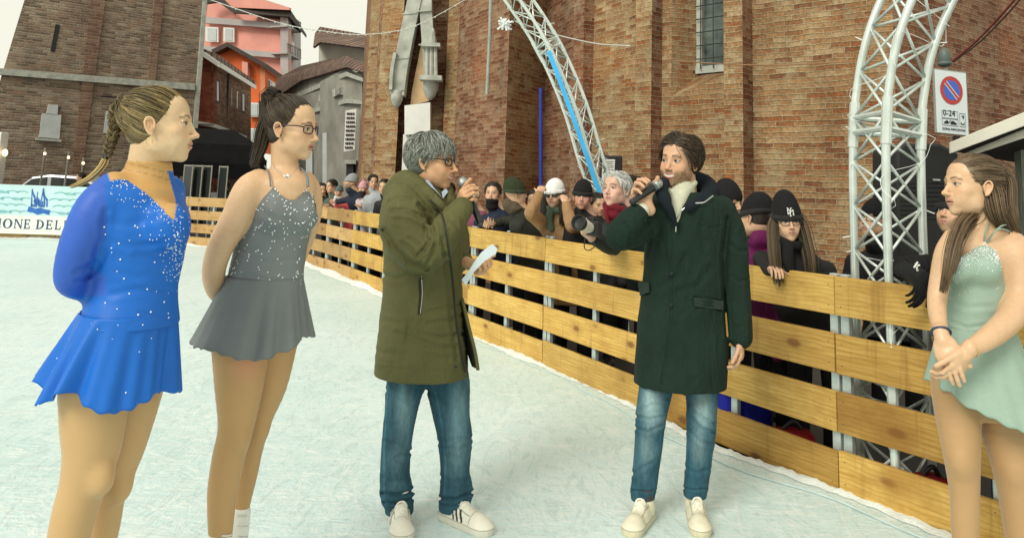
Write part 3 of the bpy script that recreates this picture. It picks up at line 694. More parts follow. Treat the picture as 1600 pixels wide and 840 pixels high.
h.face('chimney', [(419, 20), (431, 21), (431, 8), (419, 7)], [60]*4, STONE, push=-.5, th=1)
h.window(321, 42, 341, 65, 61.5, 61.3, SHUT, 1); h.window(349, 43, 366, 65, 61, 61, SHUT, 1)
for y in (66, 24): 
    b_ = h.face('balcony', [(449, y+18), (470, y+28), (470, y+26), (449, y+16)], [60, 64, 64, 60], GREYR, push=1.2, th=1.3)
    m = MB()
    for q in np.linspace(0, 1, 9): m.seg(W(449+21*q, y+17+10*q, 58.8+4*q), W(449+21*q, y+2+10*q, 58.8+4*q), .035, 5)
    m.seg(W(449, y+2, 58.8), W(470, y+12, 62.8), .05, 5); m.build('railing', GSTONE, b_)
    h.window(452, y-2, 460, y+14, 61.5, 62.8, GLASSD, 3)
h = House('orange_house', 'bright orange gabled house below the pink block', 390, 50)
h.face('wall', [(335, 130), (414, 240), (414, 103), (355, 70), (333, 80)], [50]*5, ORANGE, th=6); h.face('side_wall', [(414, 240), (446, 240), (446, 126), (414, 103)], [50, 55, 55, 50], ORANGE2)
h.face('roof', [(330, 78), (355, 66), (414, 99), (447, 123), (447, 129), (414, 106), (355, 73), (333, 84)], [49.5, 49.5, 49.5, 54, 54, 49.5, 49.5, 49.5], DARKW, push=.3, th=.8)
h.face('chimney', [(378, 116), (387, 118), (387, 98), (378, 96)], [49.4]*4, PINK, th=.5); h.window(420, 124, 430, 146, 50.8, 52.2, GLASSD, 6); h.window(388, 160, 405, 182, 49.8, 49.8, SHUT, 1); h.window(385, 200, 403, 220, 49.8, 49.8, SHUT, 1); h.window(420, 170, 430, 190, 50.8, 52.2, GLASSD, 3)
h.face('trim', [(404, 240), (408, 240), (408, 158), (404, 158)], [49.8]*4, DARKW, push=.3)
h = House('brick_house', 'long old brick house with white cornice behind the black canopy', 350, 38)
h.face('end_wall', [(290, 300), (335, 300), (335, 100), (312, 84), (312, 100)], [36, 36.5, 36.5, 36, 36], B_RD)
h.face('wall', [(333, 300), (392, 300), (392, 134), (333, 98)], [36.4, 43, 43, 36.4], B_BL)
h.face('cornice', [(316, 80), (340, 96), (396, 132), (396, 138), (340, 104), (316, 88)], [35.8, 36.2, 43, 43, 36.2, 35.8], WHITE, push=.35, th=.5)
h.face('roof', [(312, 74), (338, 84), (396, 126), (396, 132), (340, 97), (314, 82)], [36, 36.4, 43, 43, 36.2, 36], TILE, push=.2, th=.3)
h.face('white_band', [(302, 188), (333, 193), (383, 212), (383, 217), (333, 199), (302, 194)], [35.8, 36.3, 42, 42, 36.3, 35.8], WHITE, push=.3)
for x in (338, 361, 369, 378): h.window(x, 124+(x-338)*.5, x+6, 160+(x-338)*.38, 37+(x-338)*.11, 37.6+(x-338)*.11, GLASSD, 2, fr=DARKW)
MB().tube([W(358, 115, 38.6), W(352, 205, 38.6)], .06, 6).build('downpipe', BLACK, h.o)
h = House('grey_stone_building', 'old grey stone building with pilasters and clay tile roofs beside the church', 520, 30, 'building')
h.face('wall', [(500, 330), (566, 330), (566, 118), (541, 106), (500, 128)], [29, 25, 25, 26.5, 29], GSTONE, th=1)
h.face('side_wall', [(425, 330), (542, 330), (542, 100), (470, 122), (440, 142), (425, 162)], [44, 26.6, 26.6, 35, 40, 44], GSTONE, th=1)
h.face('upper_wall', [(498, 125), (572, 110), (572, 66), (498, 66)], [33, 31, 31, 33], PLAST, th=2)
h.face('upper_roof', [(489, 74), (500, 66), (576, 76), (576, 55), (500, 42), (492, 52)], [32, 31.6, 30, 32, 34, 34], TILE, push=.3)
h.face('lower_roof', [(422, 166), (440, 146), (470, 126), (541, 105), (570, 114), (570, 100), (541, 87), (470, 103), (434, 122)], [42, 39, 34, 26, 24.6, 25.6, 27, 35, 41], TILE, push=.4)
h.face('cornice', [(455, 150), (541, 112), (567, 122), (567, 128), (541, 119), (455, 157)], [38, 26.3, 24.8, 24.8, 26.3, 38], STONE, push=.3)
h.face('cornice', [(470, 176), (541, 154), (567, 158), (567, 163), (541, 161), (470, 182)], [35, 26.3, 24.8, 24.8, 26.3, 35], STONE, push=.35)
for x in (500, 521, 536, 563): h.face('pilaster', [(x, 330), (x+5, 330), (x+6, 160), (x+1, 160)], [26.3+(541-x)*.15 if x < 541 else 25]*4, STONE, push=.3)
for x in (476, 498, 519): h.window(x, 140+(519-x)*.35, x+12, 152+(519-x)*.30, 27.6+(519-x)*.17, 26.8+(519-x)*.17, GSTONE, -4, fr=STONE)
for x, w in ((504, 13), (478, 10)): h.face('shutter', [(x, 300), (x+w, 300), (x+w, 206), (x, 208)], [28.5+(504-x)*.15]*2+[28.5+(504-x)*.15]*2, SHUT, push=.2)
h.face('side_door', [(541, 300), (552, 300), (552, 255), (541, 255)], [25.6]*4, BLACK, push=.25); h.face('door_hood', [(538, 256), (556, 256), (556, 250), (538, 250)], [25.6]*4, STONE, push=.4)
# hanging notice with rows of dark letters
TXT = plain('ink', (.02, .02, .025), .8, .1)
def text(s, size, org, right, up, mat, parent, name='lettering', th=.001, align='LEFT', xs=1.0):
    cu = bpy.data.curves.new('txt', 'FONT'); cu.body = s; cu.size = size; cu.extrude = th; cu.align_x = align; cu.resolution_u = 2
    ob = bpy.data.objects.new('txt', cu); C.objects.link(ob); bpy.context.view_layer.update()
    me = bpy.data.meshes.new_from_object(ob.evaluated_get(bpy.context.evaluated_depsgraph_get())); C.objects.unlink(ob); bpy.data.objects.remove(ob)
    r = np.asarray(right, float); r /= L_(r); u_ = np.asarray(up, float); u_ /= L_(u_); n_ = np.cross(r, u_)
    V = [np.asarray(org)+r*v.co.x*xs+u_*v.co.y+n_*v.co.z for v in me.vertices]; F = [tuple(p.vertices) for p in me.polygons]
    bpy.data.meshes.remove(me); return put(name, V, F, mat, parent)
Yn = 24.3; bn = thing('hanging_notice', 'tall narrow white banner with rows of dark writing on the grey building', 'banner', W(547, 240, Yn))
m = MB(); m.extrude([W(537, 237, Yn), W(554, 234, Yn), W(557, 170, Yn), W(540, 173, Yn)], np.array([0, .03, 0])); m.build('sheet', WHITE, bn)
m = MB(); r_ = random.Random(4)
for i in range(9):
    y = 176+i*6.6; x = 541.5-i*.32
    while x < 554-i*.3:
        w = r_.uniform(1.2, 2.6); m.extrude([W(x, y+3.6, Yn-.03), W(x+w, y+3.4, Yn-.03), W(x+w, y, Yn-.03), W(x, y+.2, Yn-.03)], np.array([0, .01, 0])); x += w+r_.uniform(.5, .9)
m.build('printed_rows', TXT, bn)
# black canopy with poles and glass wind screens
cp = thing('black_canopy', 'black pagoda canopy over the bar terrace behind the far barrier', 'canopy', W(345, 300, 24))
top = W(338, 197, 25); rim = [W(262, 250, 22.5), W(405, 258, 22.5), W(415, 250, 27.5), W(282, 244, 27.5)]
m = MB()
ridge = [W(305, 200, 25), W(365, 203, 25)]
low = [r - np.array([0, 0, .45]) for r in rim]
mid_ = [W(275, 222, 23), W(402, 228, 23), W(405, 228, 27), W(290, 224, 27)]
V = ridge+mid_+rim+low
F = [(2, 3, 1, 0), (3, 4, 1), (4, 5, 0, 1), (5, 2, 0)]+[(2+i, 6+i, 6+(i+1) % 4, 2+(i+1) % 4) for i in range(4)]+[(6+i, 10+i, 10+(i+1) % 4, 6+(i+1) % 4) for i in range(4)]
m.add(V, F); CANV = plain('black_canvas', (.006, .006, .007), .95, .3, 3, spec=.1); m.build('cover', CANV, cp)
for r in rim: MB().seg(r, (r[0], r[1], 0), .05, 8).build('pole', BLACK, cp)
for i, x in enumerate((291, 306, 321, 346)):
    t = thing('glass_screen', '%s of the four framed glass wind screens under the black canopy' % ['leftmost', 'second from left', 'third from left', 'rightmost'][i], 'wind screen', W(x, 300, 20.5), 'terrace wind screens'); m = MB()
    a, b = W(x-6, 300, 20.6), W(x+7, 300, 20.4); a[2] = b[2] = 0
    for p in (a, b): m.box(p+[0, 0, .95], (.03, .03, 1.9))
    for z in (.3, 1.0, 1.87): m.seg(a+[0, 0, z], b+[0, 0, z], .025, 6)
    m.build('frame', GSTONE, t)
    q = NT('smoky_glass'); GLS = q.fin((.03, .035, .035), .12); MB().extrude([a+[0, 0, .3], b+[0, 0, .3], b+[0, 0, 1.85], a+[0, 0, 1.85]], (0, .02, 0)).build('pane', GLS, t)
# ================================================================== banner on the far boards
BT = plain('banner_vinyl', (.55, .78, .80), .5, .05, 3, .05); BT2 = plain('banner_vinyl_cream', (.80, .85, .76), .5, .05, 3, .05)
BBLUE = plain('banner_blue', (.03, .14, .50), .6, .2, 9); BTEAL = plain('banner_teal', (.25, .52, .56), .6, .15, 9); BNAVY = plain('banner_navy', (.045, .06, .17), .6, .1)
sb = None
bl0, bl1 = W(-40, 289, 17.2), W(150, 297, 16.9)
eL = BW[np.argmin(np.abs(proj(np.c_[BW, np.zeros(len(BW))])[0]+40))]; eR = BW[np.argmin(np.abs(proj(np.c_[BW, np.zeros(len(BW))])[0]-170))]
bd = np.append(eR-eL, 0); BLn = L_(bd); bd /= BLn; bnn = np.array([bd[1], -bd[0], 0.]); bnn = bnn if bnn[1] < 0 else -bnn
bo = np.append(eL, .13)+bnn*.06
ban = thing('fishing_banner', 'pale blue banner with fish, blue sailing boats and letters IONE DEL on the far boards', 'banner', bo)
HB = 1.12
MB().extrude([bo, bo+bd*BLn, bo+bd*BLn+[0, 0, HB], bo+[0, 0, HB]], -bnn*.03).build('sheet', BT, ban)
MB().extrude([bo+[0, 0, .0]+bnn*.004, bo+bd*BLn+bnn*.004, bo+bd*BLn+[0, 0, .42]+bnn*.004, bo+[0, 0, .42]+bnn*.004], -bnn*.003).build('cream_strip', BT2, ban)
def bpt(u_, v_, o=.01): return bo+bd*u_+np.array([0, 0, v_])+bnn*o
def bx_of(px):                     # banner coordinate of an image column
    v = W(px, 330, 1.0)-CAM; t_ = (bnn@(bo-CAM))/(bnn@v); return (CAM+v*t_-bo)@bd
def bz_of(px, py):
    v = W(px, py, 1.0)-CAM; t_ = (bnn@(bo-CAM))/(bnn@v); return (CAM+v*t_-bo)[2]
GLY = {'I': [((.3, 0), (.7, 0), (.7, .07), (.6, .09), (.6, .91), (.7, .93), (.7, 1), (.3, 1), (.3, .93), (.4, .91), (.4, .09), (.3, .07))],
       'N': [((0, 0), (.28, 0), (.28, .06), (.18, .09), (.18, 1), (0, 1), (0, .94), (.08, .9), (.08, .09), (0, .06)), ((.08, 1), (.28, 1), (.86, .16), (.86, 0), (.78, 0)), ((.72, 1), (1, 1), (1, .94), (.9, .9), (.9, .0), (.82, 0), (.82, .9), (.72, .94))],
       'E': [((0, 0), (.3, 0), (.3, 1), (0, 1), (0, .93), (.1, .9), (.1, .1), (0, .07)), ((.3, 0), (.85, 0), (.9, .28), (.8, .28), (.72, .1), (.3, .1)), ((.3, .46), (.6, .46), (.62, .34), (.68, .34), (.68, .68), (.62, .68), (.6, .55), (.3, .55)), ((.3, .9), (.7, .9), (.76, .74), (.84, .74), (.82, 1), (.3, 1))],
       'L': [((0, 0), (.3, 0), (.3, .92), (.4, .94), (.4, 1), (0, 1), (0, .94), (.1, .92), (.1, .1), (0, .07)), ((.3, 0), (.85, 0), (.9, .3), (.8, .3), (.72, .1), (.3, .1))]}
def ring_poly(cx, cy, ro, ri, a0=0, a1=6.2832, n=20):
    out = []
    for i in range(n):
        a, b = a0+(a1-a0)*i/n, a0+(a1-a0)*(i+1)/n
        out.append(((cx+ro[0]*math.cos(a), cy+ro[1]*math.sin(a)), (cx+ro[0]*math.cos(b), cy+ro[1]*math.sin(b)), (cx+ri[0]*math.cos(b), cy+ri[1]*math.sin(b)), (cx+ri[0]*math.cos(a), cy+ri[1]*math.sin(a))))
    return out
GLY['O'] = ring_poly(.5, .5, (.5, .52), (.27, .44)); GLY['D'] = [((0, 0), (.3, 0), (.3, 1), (0, 1), (0, .93), (.1, .9), (.1, .1), (0, .07))]+ring_poly(.3, .5, (.65, .5), (.42, .41), -1.5708, 1.5708, 12)
m = MB()
for chh, x0, x1 in (('I', -2, 7), ('O', 7, 22), ('N', 24.5, 38), ('E', 40, 51), ('D', 59, 72), ('E', 74.5, 86), ('L', 88.5, 99), ('L', 102, 112)):
    u0_, u1_ = bx_of(x0), bx_of(x1); zb, zt = .12, .335
    for pl in GLY[chh]: m.poly([bpt(u0_+(u1_-u0_)*a, zb+(zt-zb)*b) for a, b in pl])
m.build('lettering', BNAVY, ban)
m = MB(); uc = bx_of(61); k = (bx_of(80)-bx_of(42))/2     # two sailing boats
def sh(pl): m.poly([bpt(uc+a*k, .45+b*.62, .012) for a, b in pl])
sh([(-.95, .10), (-.9, .3), (-.3, .22), (.1, .26), (.5, .2), (.95, .18), (.85, 0), (.4, .06), (-.1, .0), (-.5, .08)]); sh([(-.8, 1.0), (-.72, .28), (-.6, .28)]); sh([(-.8, 1.0), (-.55, .72), (-.52, .6), (-.78, .8)])
for (a, b, c_) in (((-.55, .72), (-.22, .32), .05), ((-.72, .35), (-.3, .32), .04), ((-.3, .85), (-.28, .28), .03), ((-.28, .6), (-.05, .4), .08), ((.15, .98), (.05, .3), .035), ((.15, .98), (.42, .35), .05), ((.05, .32), (.42, .32), .04), ((.16, .8), (.55, .55), .04), ((.55, .6), (.62, .3), .05), ((-.1, .55), (-.02, .3), .07), ((.2, .5), (.22, .36), .06), ((-.5, .55), (-.35, .4), .06)):
    dx, dy = b[0]-a[0], b[1]-a[1]; l = math.hypot(dx, dy); nx, ny = -dy/l*c_, dx/l*c_; sh([(a[0]+nx, a[1]+ny), (a[0]-nx, a[1]-ny), (b[0]-nx, b[1]-ny), (b[0]+nx, b[1]+ny)])
m.build('sailing_boats_print', BBLUE, ban)
m = MB(); r_ = random.Random(2)
for row in range(4):
    for cI in range(12):
        u_ = bx_of(-36+cI*15+(row % 2)*7); v_ = .50+row*.15
        if abs(u_-uc) < k*1.1 or u_ > BLn-.3: continue
        if r_.random() < .35:
            m.poly([bpt(u_-.13, v_, .011), bpt(u_-.05, v_-.03, .011), bpt(u_+.07, v_-.02, .011), bpt(u_+.13, v_-.045, .011), bpt(u_+.12, v_+.04, .011), bpt(u_+.07, v_+.01, .011), bpt(u_-.05, v_+.035, .011)])
        else:
            for q in ring_poly(u_, v_-.03, (.15, .07), (.13, .05), .3, 2.84, 7): m.poly([bpt(a, b, .011) for a, b in q])
m.build('fish_print', BTEAL, ban)
# ================================================================== parked car, posts and lamps by the tower
car = thing('parked_car', 'silver hatchback parked in front of the bell tower', 'car', W(82, 300, 21.5))
CARP = plain('silver_paint', (.50, .52, .54), .25, .05, 2, 0, metal=.4)
cx0 = W(30, 290, 21.5); prof = [(0, .35), (0, .75), (.5, .95), (1.0, 1.02), (1.65, 1.47), (2.2, 1.55), (3.2, 1.52), (3.75, 1.3), (3.98, .95), (4.05, .4), (3.8, .28), (.3, .28)]
def carp(x, z, y): return np.array([cx0[0]-.6+x*.85, 21.5+y, z-.03])
MB().extrude([carp(x, z, -.8) for x, z in prof], (0, 1.6, 0)).build('body', CARP, car, bevel=.06)
for pl in ([(1.18, 1.05), (1.7, 1.42), (2.15, 1.48), (2.15, 1.03)], [(2.28, 1.03), (2.28, 1.48), (3.1, 1.46), (3.2, 1.02)], [(3.3, 1.02), (3.22, 1.44), (3.55, 1.32), (3.7, 1.02)]): MB().extrude([carp(x, z, -.815) for x, z in pl], (0, .02, 0)).build('side_window', GLASSD, car)
for x in (.75, 3.2): 
    w = MB().lathe([(.30, -.09), (.31, 0), (.30, .09)], carp(x, .31, -.74), (np.array([1, 0, 0]), np.array([0, 0, 1]), np.array([0, 1, 0])), 18).build('wheel', BLACK, car)
MB().box(carp(.08, .68, -.6), (.1, .3, .14)).build('headlight', WHITE, car)
WARM = NT('lit_bulb'); WARM.b.inputs['Emission Color'].default_value = (1, .75, .4, 1); WARM.b.inputs['Emission Strength'].default_value = 2.2; WARM = WARM.fin((.9, .8, .6), .4)
for i, (px, py, Y) in enumerate(((70, 240, 20), (107, 246, 20), (130, 255, 20))):
    p = W(px, py, Y); t = thing('lamp_post', 'thin pole with small lit lamp before the tower, %s of three' % ['leftmost', 'middle', 'rightmost'][i], 'lamp', (p[0], p[1], 0), 'small lamps by the tower')
    MB().tube([(p[0]-.05, p[1], 0), (p[0]-.02, p[1], p[2]*.6), (p[0], p[1], p[2]+.15)], .025, 6).build('pole', GSTONE, t); MB().ell(p, (.035, .035, .045)).build('bulb', WARM, t, True)
pl_ = thing('white_pillar', 'white panel post with a warm lamp at the far left edge', 'post', W(3, 280, 19)); m = MB(); b0 = W(-4, 280, 19)
MB().box((b0[0]-.12, 19, 1.25), (.35, .3, 2.5)).build('panel', WHITE, pl_, bevel=.02); MB().ell((b0[0]+.17, 18.9, 2.0), (.06, .06, .09)).build('lamp', WARM, pl_, True)
# ================================================================== trusses
def truss(name, label, path, side, rc, rot, bay, rings, lights=True, seed=1):
    P = spline(path, 10); sl = np.r_[0, np.cumsum(L_(np.diff(P, axis=0), axis=1))]; n_ = int(sl[-1]/.08); ss_ = np.linspace(0, sl[-1], n_)
    Q = np.stack([np.interp(ss_, sl, P[:, i]) for i in range(3)], 1); T = np.gradient(Q, axis=0); T /= L_(T, axis=1)[:, None]
    t = thing(name, label, 'truss', (path[0][0], path[0][1], 0)); ref = np.array([math.cos(rot), math.sin(rot), 0.]); ch_ = [[], [], []]
    u_ = ref - T[0]*(ref@T[0]); u_ /= L_(u_)
    for i in range(n_):
        u_ = u_-T[i]*(u_@T[i]); u_ /= L_(u_); v_ = np.cross(T[i], u_)
        for c_ in range(3):
            a = c_*2*math.pi/3; ch_[c_].append(Q[i]+(u_*math.cos(a)+v_*math.sin(a))*side/math.sqrt(3))
    for c_ in range(3): MB().tube(ch_[c_], rc, 10).build('chord', ALU, t, True)
    m = MB(); st = max(2, int(bay/.08)); X = 0
    for i in range(0, n_-st, st):
        for c_ in range(3):
            a, b = ch_[c_], ch_[(c_+1) % 3]; h_ = i+st
            m.seg(a[i], b[h_], rc*.38, 6); m.seg(b[i], a[h_], rc*.38, 6)
    m.build('lattice', ALU, t, True)
    for z in rings:
        i = int(np.argmin(np.abs(Q[:, 2]-z))) if z < 1e3 else int(z-1e3); m = MB()
        for c_ in range(3): m.seg(ch_[c_][i], ch_[(c_+1) % 3][i], rc*.8, 8); m.seg(ch_[c_][min(i+1, n_-1)], ch_[(c_+1) % 3][min(i+1, n_-1)], rc*.7, 8); m.tube([ch_[c_][max(0, i-1)], ch_[c_][min(n_-1, i+2)]], rc*1.25, 10)
        m.build('coupler', ALU, t)
    if lights:
        r_ = random.Random(seed); lw = plain('fairy_light_white', (.85, .87, .85), .4, .05); m = MB(); pts = []
        for i in range(4, n_-2, 1):
            c_ = (i//3) % 3; a = ch_[c_][i]; pts.append(a+np.array([r_.uniform(-.03, .03), r_.uniform(-.05, 0), r_.uniform(-.03, .03)])*1.3)
            if r_.random() < .8: 
                d_ = np.array([r_.uniform(-1, 1), r_.uniform(-.6, .3), r_.uniform(-.7, .7)]); d_ /= L_(d_); c0 = ch_[r_.randrange(3)][i]+d_*rc; m.seg(c0, c0+d_*r_.uniform(.025, .06), rc*.16, 5)
        m.tube(spline(pts, 3), rc*.07, 4); m.build('fairy_lights', lw, t)
    return t, ch_, Q
YT = 4.25; gb_ = W(1386, 330, YT); b0 = np.array([gb_[0], YT, 0.])
path = [b0, [b0[0], YT, .8], [b0[0], YT, 1.5]]+[W(x, y, YT-dy) for x, y, dy in ((1385, 200, 0), (1390, 140, .0), (1402, 75, .03), (1425, 10, .06), (1462, -60, .1), (1520, -130, .15), (1640, -220, .2), (1800, -290, .25))]
truss('truss_arch', 'thick aluminium truss arch with fairy lights right of the girl in the beanie', path, .345, .0225, -math.pi/2-.46, .24, [W(1385, 201, YT)[2], .6], seed=3)
YT2 = 8.0; b1 = W(945, 320, YT2)
path = [np.array([b1[0]+.14, YT2, 0.]), [b1[0]+.08, YT2, .7], b1]+[W(x, y, YT2) for x, y in ((922, 245), (903, 180), (880, 120), (853, 65), (818, 10), (775, -45), (700, -110))]
tr2, tc2, tq2 = truss('truss_arch', 'slender aluminium truss arch leaning left with a blue strap behind the crowd', path, .25, .019, -math.pi/2-.12, .24, [W(858, 80, YT2)[2]], seed=5)
BSTR = plain('light_blue_strap', (.05, .42, .80), .5, .1)
st = MB(); sp_ = spline([W(857, 80, YT2-.25), W(880, 140, YT2-.27), W(912, 230, YT2-.27), W(936, 300, YT2-.25), W(958, 360, YT2-.22)], 6)
for a, b in zip(sp_[:-1], sp_[1:]): st.extrude([a+[-.022, 0, -.01], a+[.022, 0, .01], b+[.022, 0, .01], b+[-.022, 0, -.01]], (0, .006, 0))
tag(st.build('strap', BSTR), 'light blue ratchet strap running down the leaning truss', 'strap')
tag(MB().tube([W(845, 138, 12.2), W(845, 215, 12.2), W(845, 300, 12.2)], .028, 8).build('hanging_rope', plain('navy_rope', (.02, .03, .30), .7)), 'dark blue rope hanging against the brick behind the white hat', 'rope')
ic = MB(); r_ = random.Random(8); c0 = W(788, 38, YT2-.2)
for i in range(26):
    d_ = np.array([r_.gauss(0, 1), r_.gauss(0, 1), r_.gauss(0, 1)]); d_ /= L_(d_); ic.tube([c0, c0+d_*r_.uniform(.05, .11)], [.006, .012], 5)
tag(ic.build('light_cluster', plain('white_light_cluster', (.85, .88, .88), .4, .05)), 'small white starburst light cluster on the leaning truss', 'light')
# cables
def cable(pts, r, mat, label, sag=0, bulbs=0):
    P = spline([W(*p) for p in pts], 12); m = MB().tube(P, r, 5)
    if bulbs:
        for q in P[::2]: m.ell(q+[0, 0, -r*1.5], (r*1.7, r*1.7, r*2.4), nu=6, nv=4)
    o = m.build('cable', mat); tag(o, label, 'cable')
WIRE = plain('light_string', (.60, .62, .58), .6, .1); DWIRE = plain('dark_cable', (.06, .03, .025), .6, .1)
cable([(300, -10, 15), (430, 34, 15), (500, 48, 14.8), (572, 54, 14.6), (650, 40, 14.4), (745, -10, 14)], .008, WIRE, 'pale string of lights sagging between the houses and the church', bulbs=1)
cable([(805, 33, 11), (860, 52, 11), (930, 68, 10.6), (985, 72, 10)], .008, WIRE, 'thin pale cable across the shadowed brick beside the leaning truss')
cable([(1036, 94, 8.9), (1110, 99, 8.7), (1200, 102, 8.4), (1330, 97, 8.0)], .008, plain('brown_cable', (.30, .16, .08), .7), 'thin brown cable running across the church wall under the window')
cable([(1488, 96, 7.0), (1530, 60, 6.6), (1585, 0, 6), (1610, -40, 5.8)], .011, plain('red_cable', (.22, .05, .04), .6), 'dark red cable rising to the right from the parking sign')
cable([(1490, 97, 6.95), (1535, 62, 6.5), (1592, 2, 5.9), (1620, -40, 5.7)], .007, DWIRE, 'thin black cable beside the dark red one')
# ================================================================== no-parking sign
YS = 6.6; sg = thing('parking_sign', 'white no-parking sign with blue and red disc on the wall', 'sign', W(1488, 300, YS))
a, b, c_, d_ = W(1464, 207, YS-.08), W(1514, 212, YS+.02), W(1511, 112, YS+.02), W(1460, 108, YS-.08)
SW = plain('sign_white', (.74, .82, .84), .4, .04, 3, .03); sr = (b-a)/L_(b-a); su = (d_-a)/L_(d_-a); sn = np.cross(sr, su)
if sn[1] > 0: sn = -sn
wS, hS = L_(b-a), L_(d_-a)
def spt(x, y, o=.004): return a+sr*x*wS+su*y*hS+sn*o
MB().extrude([spt(0, 0, 0), spt(1, 0, 0), spt(1, 1, 0), spt(0, 1, 0)], -sn*.012).build('plate', SW, sg, bevel=.003)
fm = MB(); 
for p, q in (((0, 0), (1, 0)), ((1, 0), (1, 1)), ((1, 1), (0, 1)), ((0, 1), (0, 0))): fm.seg(spt(*p, -.01), spt(*q, -.01), .011, 6)
fm.build('rim', GSTONE, sg)
hw = hS/wS
def disc(cx, cy, r, mat, name, o, r2=0.0, par=None, ang=None):
    m = MB()
    if ang is None:
        for q in ring_poly(0, 0, (r, r), (r2, r2), n=32): m.poly([spt(cx+x, cy+y/hw, o) for x, y in q])
    return m.build(name, mat, par or sg)
RED = plain('sign_red', (.50, .045, .04), .45, .05); BLU = plain('sign_blue', (.05, .14, .60), .45, .05)
disc(.50, .69, .355, RED, 'red_ring', .004, .25); disc(.50, .69, .25, BLU, 'blue_disc', .005, .0)
m = MB()
def bar(w, o): 
    k = .7071; L0 = .27; return [spt(.5-L0*k-w*k, .69+(L0*k-w*k)/hw, o), spt(.5-L0*k+w*k, .69+(L0*k+w*k)/hw, o), spt(.5+L0*k+w*k, .69+(-L0*k+w*k)/hw, o), spt(.5+L0*k-w*k, .69+(-L0*k-w*k)/hw, o)]
MB().poly(bar(.055, .006)).build('white_bar', SW, sg); MB().poly(bar(.033, .007)).build('red_bar', RED, sg)
text('0-24', .17*wS*1.25, spt(.20, .28), sr, su, TXT, sg, xs=1.0)
m = MB()
for (x0, y0, x1, y1) in ((.17, .245, .66, .36), (.17, .13, .66, .235), (.72, .13, .90, .34)):
    for p, q in (((x0, y0), (x1, y0)), ((x1, y0), (x1, y1)), ((x1, y1), (x0, y1)), ((x0, y1), (x0, y0))): m.seg(spt(*p, .004), spt(*q, .004), .0022, 4)
m.build('box_lines', plain('sign_grey', (.30, .33, .36), .5), sg)
m = MB()
def pp(pl): m.poly([spt(x, y, .005) for x, y in pl])
pp([(.22, .155), (.36, .155), (.36, .20), (.33, .20), (.31, .215), (.29, .20), (.22, .175)]); pp([(.36, .165), (.42, .215), (.435, .21), (.375, .16)]); pp([(.42, .15), (.62, .15), (.60, .18), (.55, .19), (.52, .205), (.46, .205), (.43, .18)])
pp([(.77, .30), (.85, .31), (.86, .28), (.83, .25), (.81, .25), (.83, .28)]); pp([(.76, .16), (.86, .16), (.87, .20), (.85, .2), (.84, .175), (.78, .175), (.77, .2), (.75, .2)])
m.build('pictograms', TXT, sg)
text('ZONA RIMOZIONE', .073*wS*1.1, spt(.16, .055), sr, su, TXT, sg, xs=1.05)
MB().tube([spt(.45, 1.0, -.03), spt(.45, 1.25, -.03)], .02, 8).build('bracket', GSTONE, sg); MB().ell(spt(.42, 1.22, -.03), (.05, .05, .09)).ell(spt(.42, 1.12, -.03), (.06, .06, .03)).build('lamp_housing', plain('grey_green_metal', (.10, .13, .12), .5), sg, True)
MB().seg(spt(.7, -.02, -.03), spt(.7, -.25, -.05), .03).build('lower_bracket', BLACK, sg)
# notice case on the church wall
YN2 = 9.4; nb = thing('notice_case', 'small black framed notice case with a printed white sheet on the brick wall', 'notice board', W(955, 262, YN2))
MB().extrude([W(937, 290, YN2), W(972, 291, YN2), W(973, 243, YN2), W(939, 243, YN2)], (0, .12, 0)).build('case', BLACK, nb, bevel=.02)
MB().extrude([W(940, 288, YN2-.01), W(959, 288, YN2-.01), W(961, 249, YN2-.01), W(941.5, 249, YN2-.01)], (0, .008, 0)).build('sheet', WHITE, nb)
m = MB()
for y, x0, x1 in ((252, 944, 959), (255, 944, 957), (258.5, 943, 959), (261, 943, 958)): m.poly([W(x0, y+1.1, YN2-.015), W(x1, y+1.1, YN2-.015), W(x1, y, YN2-.015), W(x0, y, YN2-.015)])
m.build('small_print', GSTONE, nb); text('A TORRE', .075, W(942, 271, YN2-.015), (1, 0, 0), (0, 0, 1), TXT, nb, xs=.8)
# loudspeaker on a stand behind the boards
YL = 5.4; sp0 = W(1440, 300, YL); lsd = thing('loudspeaker', 'big black loudspeaker on a pole behind the truss and the boards', 'loudspeaker', (sp0[0], YL, 0))
def lp(x, y, dy=0): return W(x, y, YL+dy)
MB().extrude([lp(1402, 440), lp(1484, 440), lp(1500, 300), lp(1498, 238), lp(1470, 224), lp(1412, 224), lp(1401, 234)], (0, .38, 0)).build('cabinet', BLACK, lsd, bevel=.02)
m = MB()
for i in range(9): m.seg(lp(1408, 286+i*7, -.004), lp(1482, 286+i*7, -.004), .004, 4)
m.build('grille', plain('grille_black', (.02, .02, .022), .4), lsd); MB().box(lp(1463, 281, -.01), (.05, .012, .012)).build('badge', GALV, lsd); MB().seg((sp0[0], YL+.2, 0), (sp0[0], YL+.2, 1.45), .02).build('pole', BLACK, lsd)
# kiosk with a pale fascia at the right
ki = thing('kiosk', 'wooden kiosk with a pale slanted roof fascia at the right edge', 'kiosk', W(1600, 300, 5.2)); CREAM = plain('cream_fascia', (.88, .85, .74), .6, .06, 3, .1)
for (x0, y0a, y0b, x1, y1a, y1b, dy, nm) in ((1485, 222, 240, 1660, 151, 175, 0, 'fascia'), (1501, 242, 249, 1660, 177, 196, .05, 'gutter')):
    MB().extrude([W(x0, y0b, 5.0+dy), W(x1, y1b, 4.0+dy), W(x1, y1a, 4.0+dy), W(x0, y0a, 5.0+dy)], (.02, .05, 0)).build(nm, CREAM, ki, bevel=.005)
r0, r1 = W(1487, 236, 5.05), W(1660, 176, 4.05); MB().extrude([r0, r1, r1+[1.5, 1.4, .0], r0+[1.5, 1.4, .0]], (0, 0, .04)).build('roof', plain('dark_ceiling', (.03, .03, .028), .8), ki)
